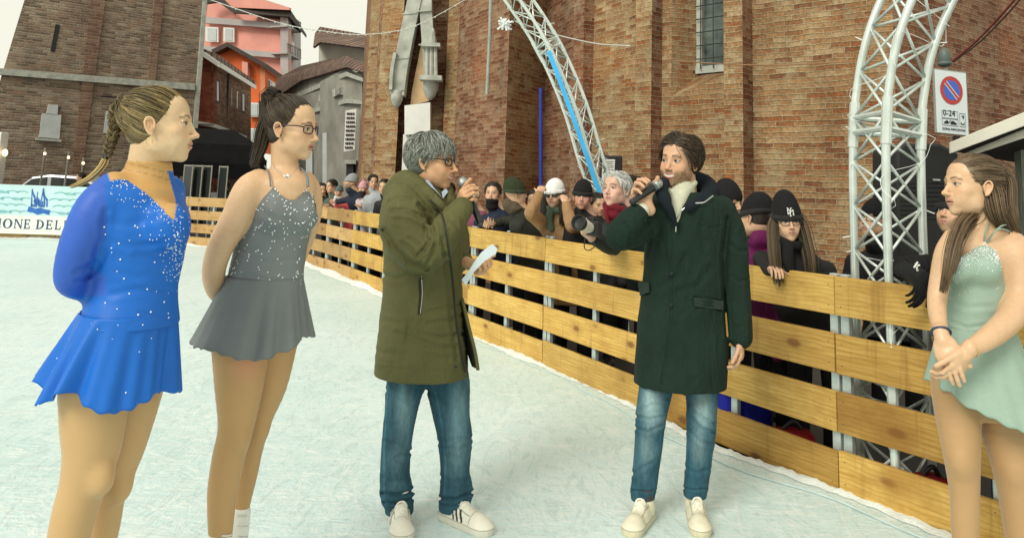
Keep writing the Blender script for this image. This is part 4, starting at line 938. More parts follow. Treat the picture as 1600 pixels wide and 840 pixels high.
pw = W(1601, 300, 5.4); MB().box((pw[0], 5.4, 1.05), (.07, .07, 2.1)).build('post', plain('green_grey_post', (.25, .30, .25), .6), ki)
# ================================================================== people: toolkit
def m_attr(name, rough=.5, bsc=120, bs=.12, bd=.001, var=.08, vsc=8, spec=.4, **kw):
    t = NT(name); a = t.n('VertexColor', layer_name='Col'); o = t.co(); f = t.noise(o, vsc, 5)
    c = t.mix(1, a.outputs[0], t.ramp(f, [(.3, (1-var,)*3), (.7, (1+var,)*3)]), 'MULTIPLY')
    return t.fin(c, rough, t.noise(o, bsc, 4), bs, bd, spec=spec, **kw)
def m_skin():
    t = NT('skin'); a = t.n('VertexColor', layer_name='Col'); o = t.co(); c = a.outputs[0]
    c = t.mix(1, c, t.ramp(t.noise(o, 16, 5, .6), [(.3, (.97, .94, .93)), (.5, (1, 1, 1)), (.7, (1.02, 1.03, 1.04))]), 'MULTIPLY')
    c = t.mix(1, c, t.ramp(t.noise(o, 70, 4, .6), [(.3, (.97, .93, .91)), (.6, (1.02, 1.02, 1.03))]), 'MULTIPLY')
    return t.fin(c, t.rng(t.noise(o, 30, 4), .3, .7, .34, .56), t.noise(o, 160, 4, .7), .22, .0012, spec=.45, Subsurface_Weight=.12, Subsurface_Scale=.012)
SKIN = m_skin(); TIGHT = m_attr('sheer_tights', .58, 500, .08, .0006, .03, 5, .5, Sheen_Weight=.25, Sheen_Roughness=.4)
HAIR = m_attr('hair', .42, 200, .1, .001, .12, 30, .45)
def m_cloth(name, scale=(400, 400, 400), rough=.85, bs=.25, bd=.0012, var=.14, vsc=7, spec=.2, sheen=.0, fold=.0, fsc=9, grain=.10):
    t = NT(name); a = t.n('VertexColor', layer_name='Col'); o = t.co(); f = t.noise(o, vsc, 6, .65)
    c = t.mix(1, a.outputs[0], t.ramp(f, [(.3, (1-var,)*3), (.7, (1+var,)*3)]), 'MULTIPLY')
    c = t.mix(1, c, t.ramp(t.noise(o, 140, 2), [(.3, (1-grain,)*3), (.7, (1+grain,)*3)]), 'MULTIPLY')
    h = t.noise(t.scale(o, (1, 1, 1)), scale[0], 2); 
    if fold: h = t.math('ADD', t.math('MULTIPLY', h, .25), t.math('MULTIPLY', t.noise(t.scale(o, (1, 1, .45)), fsc, 4, .55, .8), fold))
    return t.fin(c, rough, h, bs, bd, spec=spec, Sheen_Weight=sheen)
CLOTH = m_cloth('woven_cloth', fold=6.0, fsc=8, bs=.85, bd=.007); PARKA = m_cloth('parka_cotton', fold=6.0, fsc=7, bs=.8, bd=.007, rough=.7, spec=.3)
LYCRA = m_cloth('stretch_lycra', grain=.03, rough=.5, var=.06, bs=.15, spec=.35); CHIF = m_cloth('chiffon', grain=.03, rough=.7, var=.06, bs=.15, fold=2, fsc=14)
KNIT = m_cloth('wool_knit', (160,)*3, .95, .35, .002, .1, 20); SHOEM = m_attr('shoe_leather', .42, 160, .15, .001, .08, 12, .5)
def m_denim():
    t = NT('denim'); a = t.n('VertexColor', layer_name='Col'); o = t.co()
    c = t.mix(1, a.outputs[0], t.ramp(t.noise(t.scale(o, (1, 1, .35)), 22, 6, .7), [(.3, (.62,)*3), (.72, (1.4,)*3)]), 'MULTIPLY')
    c = t.mix(1, c, t.ramp(t.noise(t.scale(o, (7, 7, 1)), 60, 3), [(.3, (.84,)*3), (.7, (1.16,)*3)]), 'MULTIPLY')
    h = t.math('ADD', t.noise(o, 260, 2), t.math('MULTIPLY', t.noise(t.scale(o, (1, 1, .8)), 17, 4, .5, 1.2), 3.0))
    return t.fin(c, .85, h, .55, .0035, spec=.15)
DENIM = m_denim()
GEM = NT('rhinestone').fin((.92, .94, .97), .12, spec=1.0)
PLASB = plain('black_frame_plastic', (.012, .011, .014), .25, .1, 30, 0); SILV = plain('silver_metal', (.75, .75, .74), .25, .05, 10, 0, metal=.9); GOLD = plain('gold_metal', (.75, .50, .20), .3, .05, 10, 0, metal=.9)
def rotm(axis, ang):
    a = np.asarray(axis, float); a = a/L_(a); K = np.array([[0, -a[2], a[1]], [a[2], 0, -a[0]], [-a[1], a[0], 0]])
    return np.eye(3)+math.sin(ang)*K+(1-math.cos(ang))*K@K
class Head:
    """canonical head: x to the person's right as seen from behind, y forward, z up; metres for a 0.23 m head"""
    def __init__(s, c, yaw, pitch=0, roll=0, scale=1.0, fem=False, age=0):
        a = math.radians(yaw); f = np.array([math.sin(a), -math.cos(a), 0.]); r = np.cross(f, [0, 0, 1.]); u_ = np.array([0, 0, 1.])
        Rm = rotm(r, math.radians(pitch)); f = Rm@f; u_ = Rm@u_; Rm = rotm(f, math.radians(roll)); r = Rm@r; u_ = Rm@u_
        s.R = np.array([r, f, u_]); s.c = np.asarray(c, float); s.k = scale; s.fem = fem; s.age = age
    def w(s, p): return s.c+s.k*(np.asarray(p, float)@s.R)
    def loc(s, P): return ((np.asarray(P)-s.c)@s.R.T)/s.k
    def e(s, p, r, op='u', k=.01, rot=None):
        A = s.R if rot is None else rot@s.R
        return (op, P_ell(s.w(p), np.array(r)*s.k, A), k*s.k)
    def rc(s, a, b, ra, rb, k=.01, op='u'): return (op, P_rc(s.w(a), s.w(b), ra*s.k, rb*s.k), k*s.k)
    def ops(s, smile=0.0, mouth=0.0, neck=None, nr=None, nose=1.0):
        F = s.fem; j = .9 if F else 1.0; o = []
        o += [s.e((0, -.014, .030), (.073, .094, .084)), s.e((0, .036, .045), (.058, .046, .050), k=.02), s.e((0, .030, -.026), (.058*j+.002, .060, .070), k=.03)]
        o += [s.e((0, .034, -.070), (.046*j, .048, .040), k=.03), s.e((0, .070, -.098), (.019*j, .016, .015), k=.02)]
        for x in (-1, 1):
            o += [s.e((x*.047*j, .006, -.062), (.013, .024, .022), k=.025), s.e((x*.040, .056, -.024), (.019, .019, .016), k=.02)]
            o += [s.e((x*.028, .062, -.050), (.018, .02, .02), k=.02)]
        o += [s.rc((-.030, .079, .020), (.030, .079, .020), .0085 if F else .011, .0085 if F else .011, .016)]
        for x in (-1, 1): o += [s.e((x*.031, .098, .002), (.019, .015, .0125), 's', .012)]
        for x in (-1, 1): o += [s.e((x*.031, .0725, .001), (.0140, .0140, .0128), 'u', .003), s.rc((x*.018, .0845, .0075), (x*.044, .078, .0065), .0028, .0026, .003)]
        n = nose; o += [s.rc((0, .084, .012), (0, .084+.020*n, -.028), .0062, .0085, .010), s.e((0, .088+.022*n, -.033), (.0092, .0095, .0085), k=.006)]
        for x in (-1, 1): o += [s.e((x*.0115, .094+.004*n, -.037), (.0068, .010, .0062), k=.005), s.e((x*.0062, .096+.010*n, -.0425), (.0033, .0055, .003), 's', .002)]
        o += [s.e((0, .072, -.060), (.030*j, .022, .024), k=.015)]
        w = .021+.006*smile; z = .003*smile
        o += [s.rc((-w, .082-.004*smile, -.061+z), (0, .0945, -.0575), .0026, .0050, .004), s.rc((w, .082-.004*smile, -.061+z), (0, .0945, -.0575), .0026, .0050, .004)]
        o += [s.rc((-w*.85, .082, -.066-mouth+z*.5), (0, .0925, -.069-mouth), .0030, .0058, .004), s.rc((w*.85, .082, -.066-mouth+z*.5), (0, .0925, -.069-mouth), .0030, .0058, .004)]
        o += [s.e((0, .0985, -.0635-mouth*.5+z*.3), (w*.98, .008, .0013+mouth*.62), 's', .0015)]
        if smile > .5:
            for x in (-1, 1): o += [s.e((x*.040, .066, -.040), (.014, .012, .014), 'u', .015)]
        for x in (-1, 1):
            tl = rotm([0, 0, 1], -x*.35)@rotm([1, 0, 0], -.22); P = [(.0785, .005, -.018), (.0795, .004, .002), (.0825, -.006, .014), (.0855, -.017, .011), (.0850, -.021, -.004), (.0815, -.016, -.022), (.0775, -.007, -.034), (.0765, -.001, -.036)]
            o += [s.e((x*.0745, -.010, -.010), (.0045, .0145, .0245), 'u', .004, tl), ('u', P_chain(*(lambda Q: (Q[:, :3], Q[:, 3]))(spline([list(s.w((x*a, b, c)))+[r_*s.k] for (a, b, c), r_ in zip(P, (.0030, .0032, .0034, .0036, .0036, .0036, .0050, .0044))], 4))), .0025)]
            o += [s.rc((x*.0795, -.012, .001), (x*.0795, -.011, -.018), .0022, .0024, .003), s.e((x*.0775, .003, -.012), (.0025, .003, .005), 'u', .002), s.e((x*.081, -.004, -.013), (.005, .0055, .0075), 's', .003)]
        nr = nr or (.048 if F else .058)
        if neck is not None:
            o += [('u', P_rc(s.w((0, -.026, -.045)), neck, nr*s.k, nr*1.08*s.k), .02)]
        return o
    def paint(s, P, base, lip=(.48, .17, .13), brow=(.06, .035, .02), iris=(.05, .03, .02), stub=None, stubc=(.16, .10, .05), smile=0, mouth=0.0, gaze=(0, 0), flush=.25, bw=.0038, col=None):
        """colours of the skin at points P"""
        q = s.loc(P); x, y, z = q.T; ax = np.abs(x); c = np.tile(np.array(base, float), (len(P), 1)) if col is None else col
        near = (np.abs(x) < .1) & (y > -.12) & (y < .14) & (z > -.12) & (z < .13)
        def mixc(m, cc):
            m = np.clip(m, 0, 1)[:, None]; c[:] = c*(1-m)+np.array(cc)*m
        front = near & (y > .045)
        g = lambda a, b: np.exp(-(a/b)**2)
        red = np.array(base)*[1.04, .66, .60]
        mixc(flush*front*(g(ax-.040, .018)*g(z+.028, .018)+.8*g(x, .012)*g(z+.032, .012)*(y > .09)), red)
        mixc(.35*near*(g(ax-.080, .010)*g(y+.008, .02)*g(z+.012, .028)), red)
        if stub is not None:
            jaw = front | (near & (z < -.03) & (y > -.01)); f = 1/(1+np.exp((z+.040+.30*np.maximum(0, .055-y)*0-.0*ax)/.004)); f = np.maximum(f*(1-g(x, .014)*g(z+.052, .004)), 0)
            side = 1/(1+np.exp((z-.0)/.004))*(y < .035)*(y > .0)
            f = np.maximum(f, side*.8); lipm = g(x, .024)**2*g(z+.064, .011)
            mixc(jaw*f*(1-.8*lipm)*stub*(z > -.125), stubc)
        zz = -.0575-.10*ax+.12*smile*ax; lw = .024+.006*smile
        lips = front & (ax < lw) & (z < -.052+0*x) & (z > -.078-mouth) & (y > .074)
        sh = np.clip((1-(ax/lw)**2)*1.6, 0, 1); up = (np.abs(z-(-.0585+.1*smile*ax)) < .0052*np.sqrt(np.clip(1-(ax/lw)**2, 0, 1))+.0006); lo_ = (np.abs(z-(-.0695-mouth+.12*smile*ax)) < .0062*np.sqrt(np.clip(1-(ax/lw)**2, 0, 1)))
        mixc((lips & (up | lo_))*sh*.8, lip)
        slit = front & (ax < lw*.95) & (np.abs(z-(-.0638-mouth*.5+.11*smile*ax)) < .0013+mouth*.55*np.clip(1-(ax/lw)**2, 0, 1)) & (y > .07)
        mixc(slit*.9, (.80, .76, .68) if smile > .5 else (.10, .03, .025))
        if smile > .5: mixc((front & (ax < lw) & (np.abs(z-(-.0692-mouth*.9+.11*smile*ax)) < .0010))*.8, (.12, .03, .03))
        zb = .0205+.10*(ax-.03)*0+.005*np.cos((ax-.030)/.02*1.4)-.004*(ax > .04)
        mixc(front*(ax > .012)*(ax < .048)*g(z-zb, bw)*(1-.3*g(ax-.048, .006))*.92, brow)
        mixc(.35*front*g(ax-.031, .017)*g(z-.011, .005), np.array(base)*[.72, .55, .48])
        ex = (ax-.031)/.0128; op = .0052*np.sqrt(np.clip(1-ex**2, 0, 1)); eye = front & (np.abs(ex) < 1) & (z < .001+op) & (z > .001-op*.85) & (y > .06)
        lash = front & (np.abs(ex) < 1.12) & (np.abs(z-(.0012+.0055*np.sqrt(np.clip(1-(ex/1.12)**2, 0, 1)))) < .0016)
        mixc(eye*1.0, (.50, .48, .45)); ix = np.hypot(x-np.sign(x)*.031-gaze[0], (z-.001-gaze[1])); mixc((eye & (ix < .0068))*1.0, iris); mixc((eye & (ix < .0026))*1.0, (.005, .005, .005)); mixc(lash*.9, (.02, .014, .012))
        mixc((front & (np.abs(ex) < 1) & (np.abs(z-(.001-op*.95)) < .0010))*.35, (.12, .05, .04))
        return c
def ribbons(paths, r, cols, taper=.35):
    """many thin three-sided strands, paths (N,K,3) -> V,F,col"""
    P = np.asarray(paths, float); N, K, _ = P.shape; T = np.gradient(P, axis=1); T /= np.linalg.norm(T, axis=2, keepdims=True)+1e-9
    ref = np.random.default_rng(1).normal(size=(N, 1, 3)); u_ = np.cross(T, ref); u_ /= np.linalg.norm(u_, axis=2, keepdims=True)+1e-9; v_ = np.cross(T, u_)
    rr = (np.ones(N)*r)[:, None]*np.interp(np.linspace(0, 1, K), [0, .1, .7, 1], [.8, 1, 1, taper])[None, :]
    V = np.stack([P+(u_*math.cos(a)+v_*math.sin(a))*rr[..., None] for a in (0, 2.094, 4.189)], 2).reshape(-1, 3)
    b = (np.arange(N)[:, None, None]*K+np.arange(K-1)[None, :, None])*3; j = np.arange(3)[None, None, :]; j2 = (j+1) % 3
    F = np.stack([b+j, b+j2, b+3+j2, b+3+j], -1).reshape(-1, 4); cc = np.repeat(np.repeat(np.asarray(cols)[:, None, :], K, 1)[:, :, None, :], 3, 2).reshape(-1, 3)
    return V, F, cc
def hcols(n, base, tip, seed=0, jit=.25):
    r = np.random.default_rng(seed); t = r.random((n, 1))**1.5; c = np.array(base)*(1-t)+np.array(tip)*t
    return np.clip(c*(1+jit*r.normal(size=(n, 1))), .003, 1)
HC_, HR_ = np.array([0, -.014, .032]), np.array([.0765, .0985, .0875])
def cap_ops(H, thick=.004, face=.152, fc=(0, .135, -.062), ears=True, nape=-.055, bang=0):
    r = HR_+thick; r = r-.002; o = [H.e(HC_, r, k=0), H.e((0, -.035, -.030), (.055+thick, .050+thick, .05), k=.03)]
    o += [H.e(fc, (face, face, face), 's', .006)]
    if ears: o += [H.e((x*.086, -.002, -.012), (.020, .022, .030), 's', .006) for x in (-1, 1)]
    o += [('s', P_box(H.w((0, 0, nape-.1)), np.array([.2, .2, .1])*H.k, H.R, .004), .01)]
    return o
def slerp(a, b, t):
    d = np.clip((a*b).sum(-1, keepdims=True), -1, 1); th = np.arccos(d)+1e-6
    return (np.sin((1-t)*th)*a+np.sin(t*th)*b)/np.sin(th)
def scalp_pts(n, rng_, face=.152, fc=(0, .135, -.062), zmin=-.5, H=None, thick=.004, ears=True):
    out = []
    while len(out) < n:
        u_ = rng_.normal(size=3); u_ /= L_(u_); p = HC_+(HR_+thick)*u_
        if L_(p-np.array(fc)) < face-.004+.004*math.sin(31*p[0])+.004*rng_.normal() or u_[2] < zmin: continue
        if ears and abs(p[0]) > .06 and abs(p[1]) < .026 and -.055 < p[2] < .018: continue
        out.append(u_)
    return np.array(out)
def capR(d):
    r1 = 1/np.linalg.norm(d/HR_, axis=-1); c2 = np.array([0, -.035, -.030])-HC_; r2 = np.array([.056, .051, .051]); a = ((d/r2)**2).sum(-1); b = -2*(d*c2/r2**2).sum(-1); c = ((c2/r2)**2).sum()-1
    D = b*b-4*a*c; t2 = np.where(D > 0, (-b+np.sqrt(np.maximum(D, 0)))/(2*a), 0); return np.maximum(r1, t2)
def cap_col(H, V, anchor, hb, ht, seed=0):
    d = H.loc(V)-HC_; d /= np.linalg.norm(d, axis=1)[:, None]; ua = np.array(anchor)-HC_; ua /= L_(ua); e1 = np.cross(ua, [1., 0, 0]); e1 /= L_(e1); e2 = np.cross(ua, e1)
    ph = np.arctan2(d@e1, d@e2); r = np.random.default_rng(seed).random(512)**1.6; q = (ph/6.2832*256) % 512; i = q.astype(int); t = (r[i]*(1-(q-i))+r[(i+1) % 512]*(q-i))[:, None]; return np.clip((np.array(hb)*(1-t)+np.array(ht)*.8*t), .003, 1)
def hair_pulled(H, anchor, n, base, tip, face=.152, fc=(0, .135, -.062), seed=0, zmin=-.62, r=.0013, thick=.004):
    """strands combed over the scalp towards the anchor (canonical point)"""
    rg = np.random.default_rng(seed); ua = np.array(anchor)-HC_; ua /= L_(ua); u0 = []
    while len(u0) < n:
        d = rg.normal(size=3); d[2] = -abs(d[2]) if len(u0) % 3 == 0 else d[2]; d /= L_(d); p = HC_+d*(capR(d)+thick)
        if L_(p-np.array(fc)) < face-.004+.004*math.sin(31*p[0])+.004*rg.normal() or p[2] < -.062+.004*rg.normal(): continue
        if abs(p[0]) > .055 and abs(p[1]+.002) < .026 and -.05 < p[2] < .018: continue
        u0.append(d)
    u0 = np.array(u0); t = np.linspace(0, 1, 12)[None, :, None]; ub = ua+rg.normal(size=(n, 3))*.05; ub /= np.linalg.norm(ub, axis=1, keepdims=True)
    U = slerp(u0[:, None, :], ub[:, None, :], t); off = (rg.random((n, 1, 1))**2*.0045+thick+.0006)*np.sin(np.clip(t*1.1+.12, 0, 1)*math.pi*.5)
    fly = (rg.random((n, 1, 1)) < .03)*rg.random((n, 1, 1))*.009*np.sin(t*math.pi); off = off+fly; cl = hcols(n, base, tip, seed)
    return ribbons(H.c+H.k*((HC_+U*(capR(U)[..., None]+off))@H.R), r*H.k, cl)
def hair_flow(H, flow, n, base, tip, length=(.05, .08), face=.152, fc=(0, .135, -.062), seed=0, lift=.012, r=.0014, zmin=-.45, thick=.006, drop=.0, ears=True):
    """short hair: flow(u) gives the combing direction in canonical space"""
    rg = np.random.default_rng(seed); u0 = scalp_pts(n, rg, face, fc, zmin, thick=thick, ears=ears); P = HC_+u0*(HR_+thick*.6); paths = [P]; L0 = rg.uniform(*length, size=n)/8
    d = np.array([flow(u) for u in u0])+rg.normal(size=(n, 3))*.16
    for k in range(8):
        u_ = (paths[-1]-HC_)/HR_; nn = u_/np.linalg.norm(u_, axis=1, keepdims=True); d[:, 2] -= drop*k/8; t = d-nn*((d*nn).sum(1, keepdims=True)); t /= np.linalg.norm(t, axis=1, keepdims=True)+1e-9
        rad = np.linalg.norm(u_, axis=1, keepdims=True); want = 1+(thick+lift*(k+1)/8*(.4+.6*rg.random((n, 1))))/HR_.mean()
        paths.append(paths[-1]+t*L0[:, None]+nn*(want-rad)*HR_*.6)
    return ribbons(H.c+H.k*(np.stack(paths, 1)@H.R), r*H.k, hcols(n, base, tip, seed))
def lock(path, w0, w1, n, base, tip, seed=0, r=.0013, K=16, flat=1.0, wave=.0, spread=1.0):
    """a hanging bundle of strands round a centre path, widths w0 -> w1 (m)"""
    rg = np.random.default_rng(seed); P = spline(path, 8); s_ = np.linspace(0, len(P)-1, K); P = np.stack([np.interp(s_, np.arange(len(P)), P[:, i]) for i in range(3)], 1)
    T = np.gradient(P, axis=0); out = []; u_, v_, _ = frame(T[0])
    W0 = np.interp(np.linspace(0, 1, K), [0, .15, .6, 1], [w0, w0*1.25, (w0+w1)*.62, w1])
    fr_ = []
    for k in range(K): t = T[k]/L_(T[k]); u_ = u_-t*(u_@t); u_ /= L_(u_); fr_.append((u_.copy(), np.cross(t, u_)))
    for i in range(n):
        a = rg.uniform(0, 6.28); q = math.sqrt(rg.random())*(1 if rg.random() < .93 else rg.uniform(1.1, 1.7)); dx, dy = q*math.cos(a), q*math.sin(a)*flat; ph = rg.uniform(0, 6.28); e = rg.uniform(.78, 1.0)**.8 if spread else 1
        pts = []
        for k in range(K):
            kk = k*e; i0 = int(kk); f_ = kk-i0; i1_ = min(i0+1, K-1); c = P[i0]*(1-f_)+P[i1_]*f_; u1, v1 = fr_[i0]; ww = W0[i0]/2
            pts.append(c+u1*(dx*ww+wave*math.sin(k*.9+ph)*.3)+v1*(dy*ww+wave*math.cos(k*.8+ph)*.3))
        out.append(pts)
    return ribbons(np.array(out), r, hcols(n, base, tip, seed))
def core(path, w0, w1, k=.004, flat=1):
    P = np.asarray(path, float); n = len(P); return tubeP(P, np.linspace(w0, w1*.4, n)/2*.74, k, 5)
def joinm(lst):
    Vs = []; Fs = []; Cs = []; n = 0
    for V, F, c in lst:
        c = np.asarray(c, float); c = np.tile(c, (len(V), 1)) if c.ndim == 1 else c
        Vs.append(V); Fs.append(np.asarray(F)+n); Cs.append(c); n += len(V)
    return np.vstack(Vs), np.vstack(Fs), np.vstack(Cs)
def hand_ops(wr, d, n, right=True, curl=(25, 25, 20), s=1.0, thumb=(.55, .2), spread=.0, base=None, tcurl=20, fc=None):
    """wrist point, finger direction d, palm normal n"""
    d = np.asarray(d, float); d /= L_(d); n = np.asarray(n, float); n = n-d*(n@d); n /= L_(n); t = np.cross(d, n) if right else np.cross(n, d); wr = np.asarray(wr, float)
    A = np.array([t, d, n]); o = [('u', P_rc(wr-d*.02*s, wr+d*.02*s, .026*s, .027*s), .01), ('u', P_ell(wr+d*.052*s, np.array([.041, .052, .0165])*s, A), .012*s), ('u', P_ell(wr+d*.075*s+t*.0*s, np.array([.040, .026, .013])*s, A), .008*s)]
    o += [('u', P_ell(wr+d*.035*s+t*.022*s+n*.008*s, np.array([.017, .032, .015])*s, A), .01*s)]
    fx = (.0305, .0105, -.0095, -.0285); fl = ((.043, .026, .021), (.048, .029, .022), (.044, .027, .021), (.035, .021, .019)); fr_ = (.0092, .0095, .0090, .0080)
    for i in range(4):
        p = wr+d*(.088-(.006 if i in (0, 3) else 0)-(.006 if i == 3 else 0))*s+t*fx[i]*s; ang = 0; cu = curl if fc is None else fc[i]; sp = spread*(1.5-i)
        for k in range(3):
            ang += math.radians(cu[k]*(1+.06*(i-1.5))); dd = d*math.cos(ang)+n*math.sin(ang)+t*sp*math.cos(ang); dd /= L_(dd); q = p+dd*fl[i][k]*s
            r0 = fr_[i]*(1-.07*k)*s; o.append(('u', P_rc(p, q, r0, r0*.92), (.005 if k == 0 else .0025)*s)); p = q
    p = wr+d*.026*s+t*.030*s+n*.004*s; dd = t*thumb[0]+d*(1-thumb[0]*.5)+n*thumb[1]; dd /= L_(dd)
    for k, l in enumerate((.040, .032, .026)):
        q = p+dd*l*s; r0 = (.0125, .0108, .0098)[k]*s; o.append(('u', P_rc(p, q, r0, r0*.92), (.008 if k == 0 else .003)*s)); p = q
        a = math.radians(tcurl); dd = dd*math.cos(a)+(d*.6+n*.6)*math.sin(a); dd /= L_(dd)
    return o
def mesh(name, ops, h, mat, parent, col, fine=(), paint=None, smooth=True, pad=.02):
    V, F = sdf(ops, h, fine, pad); c = np.tile(np.array(col, float), (len(V), 1))
    if paint is not None: c = paint(V, c, normals(V, F))
    return put(name, V, F, mat, parent, smooth, col=c)
def boxof(pts, m): P = np.array(pts); return (P.min(0)-m, P.max(0)+m)
def mic(name_label, tail, head, parent=None, group=None):
    """hand-held microphone, tail -> head"""
    tail = np.asarray(tail); head = np.asarray(head); u_, v_, d = frame(head-tail); A = np.array([u_, v_, d]); L = L_(head-tail)
    t = thing('microphone', name_label, 'microphone', tail)
    MB().lathe([(.013, 0), (.0155, .004), (.0155, .03), (.016, .05), (.019, L-.07), (.021, L-.055), (.021, L-.045)], tail, A, 20).build('handle', plain('mic_body', (.02, .022, .025), .35, .1, 20, 0), t, True)
    MB().lathe([(.0195, L-.046), (.0235, L-.040), (.0235, L-.034), (.020, L-.031)], tail, A, 22).build('collar', plain('mic_collar', (.12, .13, .13), .35), t, True)
    g = NT('mic_mesh'); vo = g.n('TexVoronoi'); g.set(vo.inputs['Vector'], g.co()); vo.inputs['Scale'].default_value = 420
    MB().lathe([(.018, L-.034), (.0245, L-.024), (.0255, L-.012), (.0235, L+.002), (.0165, L+.012), (.006, L+.0165)], tail, A, 24).build('grille', g.fin(g.ramp(vo.outputs[0], [(.2, (.10, .11, .11)), (.6, (.50, .53, .52))]), .35, vo.outputs[0], .6, .001, metal=.7), t, True)
    return t
def glasses(H, mat, parent, w=.0235, hgt=.0155, rr=.0022, thick=1.0, lens=None):
    m = MB(); y = .094
    for x in (-1, 1):
        pts = []
        for i in range(25):
            a = 2*math.pi*i/24; ca, sa = math.cos(a), math.sin(a); k = (abs(ca)**3+abs(sa)**3)**(-1/3)
            X = x*.032+w*ca*k; pts.append(H.w((X, y-.5*max(0, abs(X)-.03), .000+hgt*sa*k)))
        m.tube(pts, rr*H.k*thick, 6, cap=False)
        m.tube([H.w((x*(.032+w), y-.014, .008)), H.w((x*.076, .060, .010)), H.w((x*.080, .0, .006)), H.w((x*.080, -.018, -.008))], rr*H.k*1.1, 6)
    m.tube([H.w((-.009, y, .003)), H.w((0, y+.003, .006)), H.w((.009, y, .003))], rr*H.k, 6); g = m.build('glasses', mat, parent, True)
    if lens is not None:
        for x in (-1, 1):
            m = MB(); P = []
            for i in range(20):
                a = 2*math.pi*i/20; ca, sa = math.cos(a), math.sin(a); k = (abs(ca)**3+abs(sa)**3)**(-1/3); X = x*.032+w*ca*k; P.append(H.w((X, y-.5*max(0, abs(X)-.03), hgt*sa*k)))
            m.extrude(P, H.R[1]*.0015); m.build('lens', lens, g)
    return g
def gems(V, N, mask, n, r, parent, seed=0, name='rhinestones'):
    ii = np.nonzero(mask > 0)[0]
    if len(ii) == 0: return
    rg = np.random.default_rng(seed); pr = mask[ii]/mask[ii].sum(); sel = rg.choice(ii, size=min(n, len(ii)), replace=False, p=pr); m = MB()
    for i in sel: m.ell(V[i]+N[i]*.001, (r*rg.uniform(.7, 1.25),)*3, nu=6, nv=4)
    o = m.build(name, GEM, parent, True); o['kind'] = 'stuff'; return o
def sneaker(name, heel, toe, h=.105, w=.048, parent=None, col=(.78, .76, .66), sole=(.72, .70, .60), stripes=None, tab=None, lace=(.80, .78, .70), ank=None, label=None):
    """low trainer from the heel point to the toe point on the ice"""
    heel = np.asarray(heel, float); toe = np.asarray(toe, float); d = toe-heel; d[2] = 0; L = L_(d); d /= L; t = np.array([d[1], -d[0], 0]); z = np.array([0, 0, 1.]); A = np.array([t, d, z])
    def q(y, x=0, zz=0): return heel+d*y*L+t*x+z*zz
    o = [('u', P_rc(q(.13, 0, .018), q(.45, 0, .018), w*.80, w*.78), 0), ('u', P_rc(q(.45, 0, .018), q(.84, 0, .018), w*.80, w*.86), .01), ('i', P_box(q(.5, 0, .016), (w*1.4, L*.55, .016), A, .004), 0)]
    up = [('u', P_ell(q(.17, 0, .052), (w*.74, L*.16, .048), A), .01), ('u', P_rc(q(.18, 0, .06), q(.48, 0, .046), w*.68, w*.70), .02), ('u', P_ell(q(.80, 0, .034), (w*.84, L*.20, .032), A), .02), ('u', P_rc(q(.45, 0, .048), q(.74, 0, .036), w*.66, w*.70), .015),
          ('u', P_rc(q(.16, 0, .06), q(.18, 0, h+.03), w*.70, w*.66), .015), ('u', P_ell(q(.42, 0, .088), (w*.42, L*.13, .022), A), .01), ('s', P_box(q(.5, 0, -.05), (.2, .3, .05), A, .001), 0)]
    V, F = sdf(o+up, .0032)
    l = (V-heel)@A.T; y = l[:, 1]/L; zz = l[:, 2]; c = np.tile(np.array(col, float), (len(V), 1)); c[zz < .030] = sole; c[(zz > .029) & (zz < .0325)] = np.array(sole)*.45
    if stripes is not None:
        for k in range(3):
            yc = .40+.085*k+(zz-.03)*(-1.6); m = (np.abs(y-yc) < .020) & (zz > .034) & (zz < .078) & (np.abs(l[:, 0]) > w*.38); c[m] = stripes
        c[(y < .1) & (zz > .07)] = stripes
    if tab is not None: c[(y < .42) & (zz > h-.012)] = tab
    c[(np.abs(y-.70) < .007) & (zz > .035)] *= .5; c[(np.abs(y-.14-.4*(zz-.04)) < .006) & (zz > .035)] *= .6; c[(np.abs(np.abs(l[:, 0])-w*.52) < .0022) & (y > .3) & (y < .68) & (zz > .06)] *= .55; c[(zz < .030) & (np.sin(l[:, 1]*520) > .6) & (zz > .006)] *= .9
    root = put(name, V, F, SHOEM, parent, True, col=c); m = MB()
    for k in range(1, 5):
        yy = .36+k*.068; zc = .131-k*.0150
        m.tube(spline([q(yy, -w*.44, zc-.022), q(yy+.01, -.012, zc-.002), q(yy+.03, .012, zc-.003), q(yy+.035, w*.44, zc-.025)], 4), .0042, 5)
        m.tube(spline([q(yy+.035, -w*.44, zc-.025), q(yy+.02, 0, zc+.000), q(yy, w*.44, zc-.022)], 4), .0030, 5)
    lo = m.build('laces', plain('lace', lace, .8, .1), root, True); return root
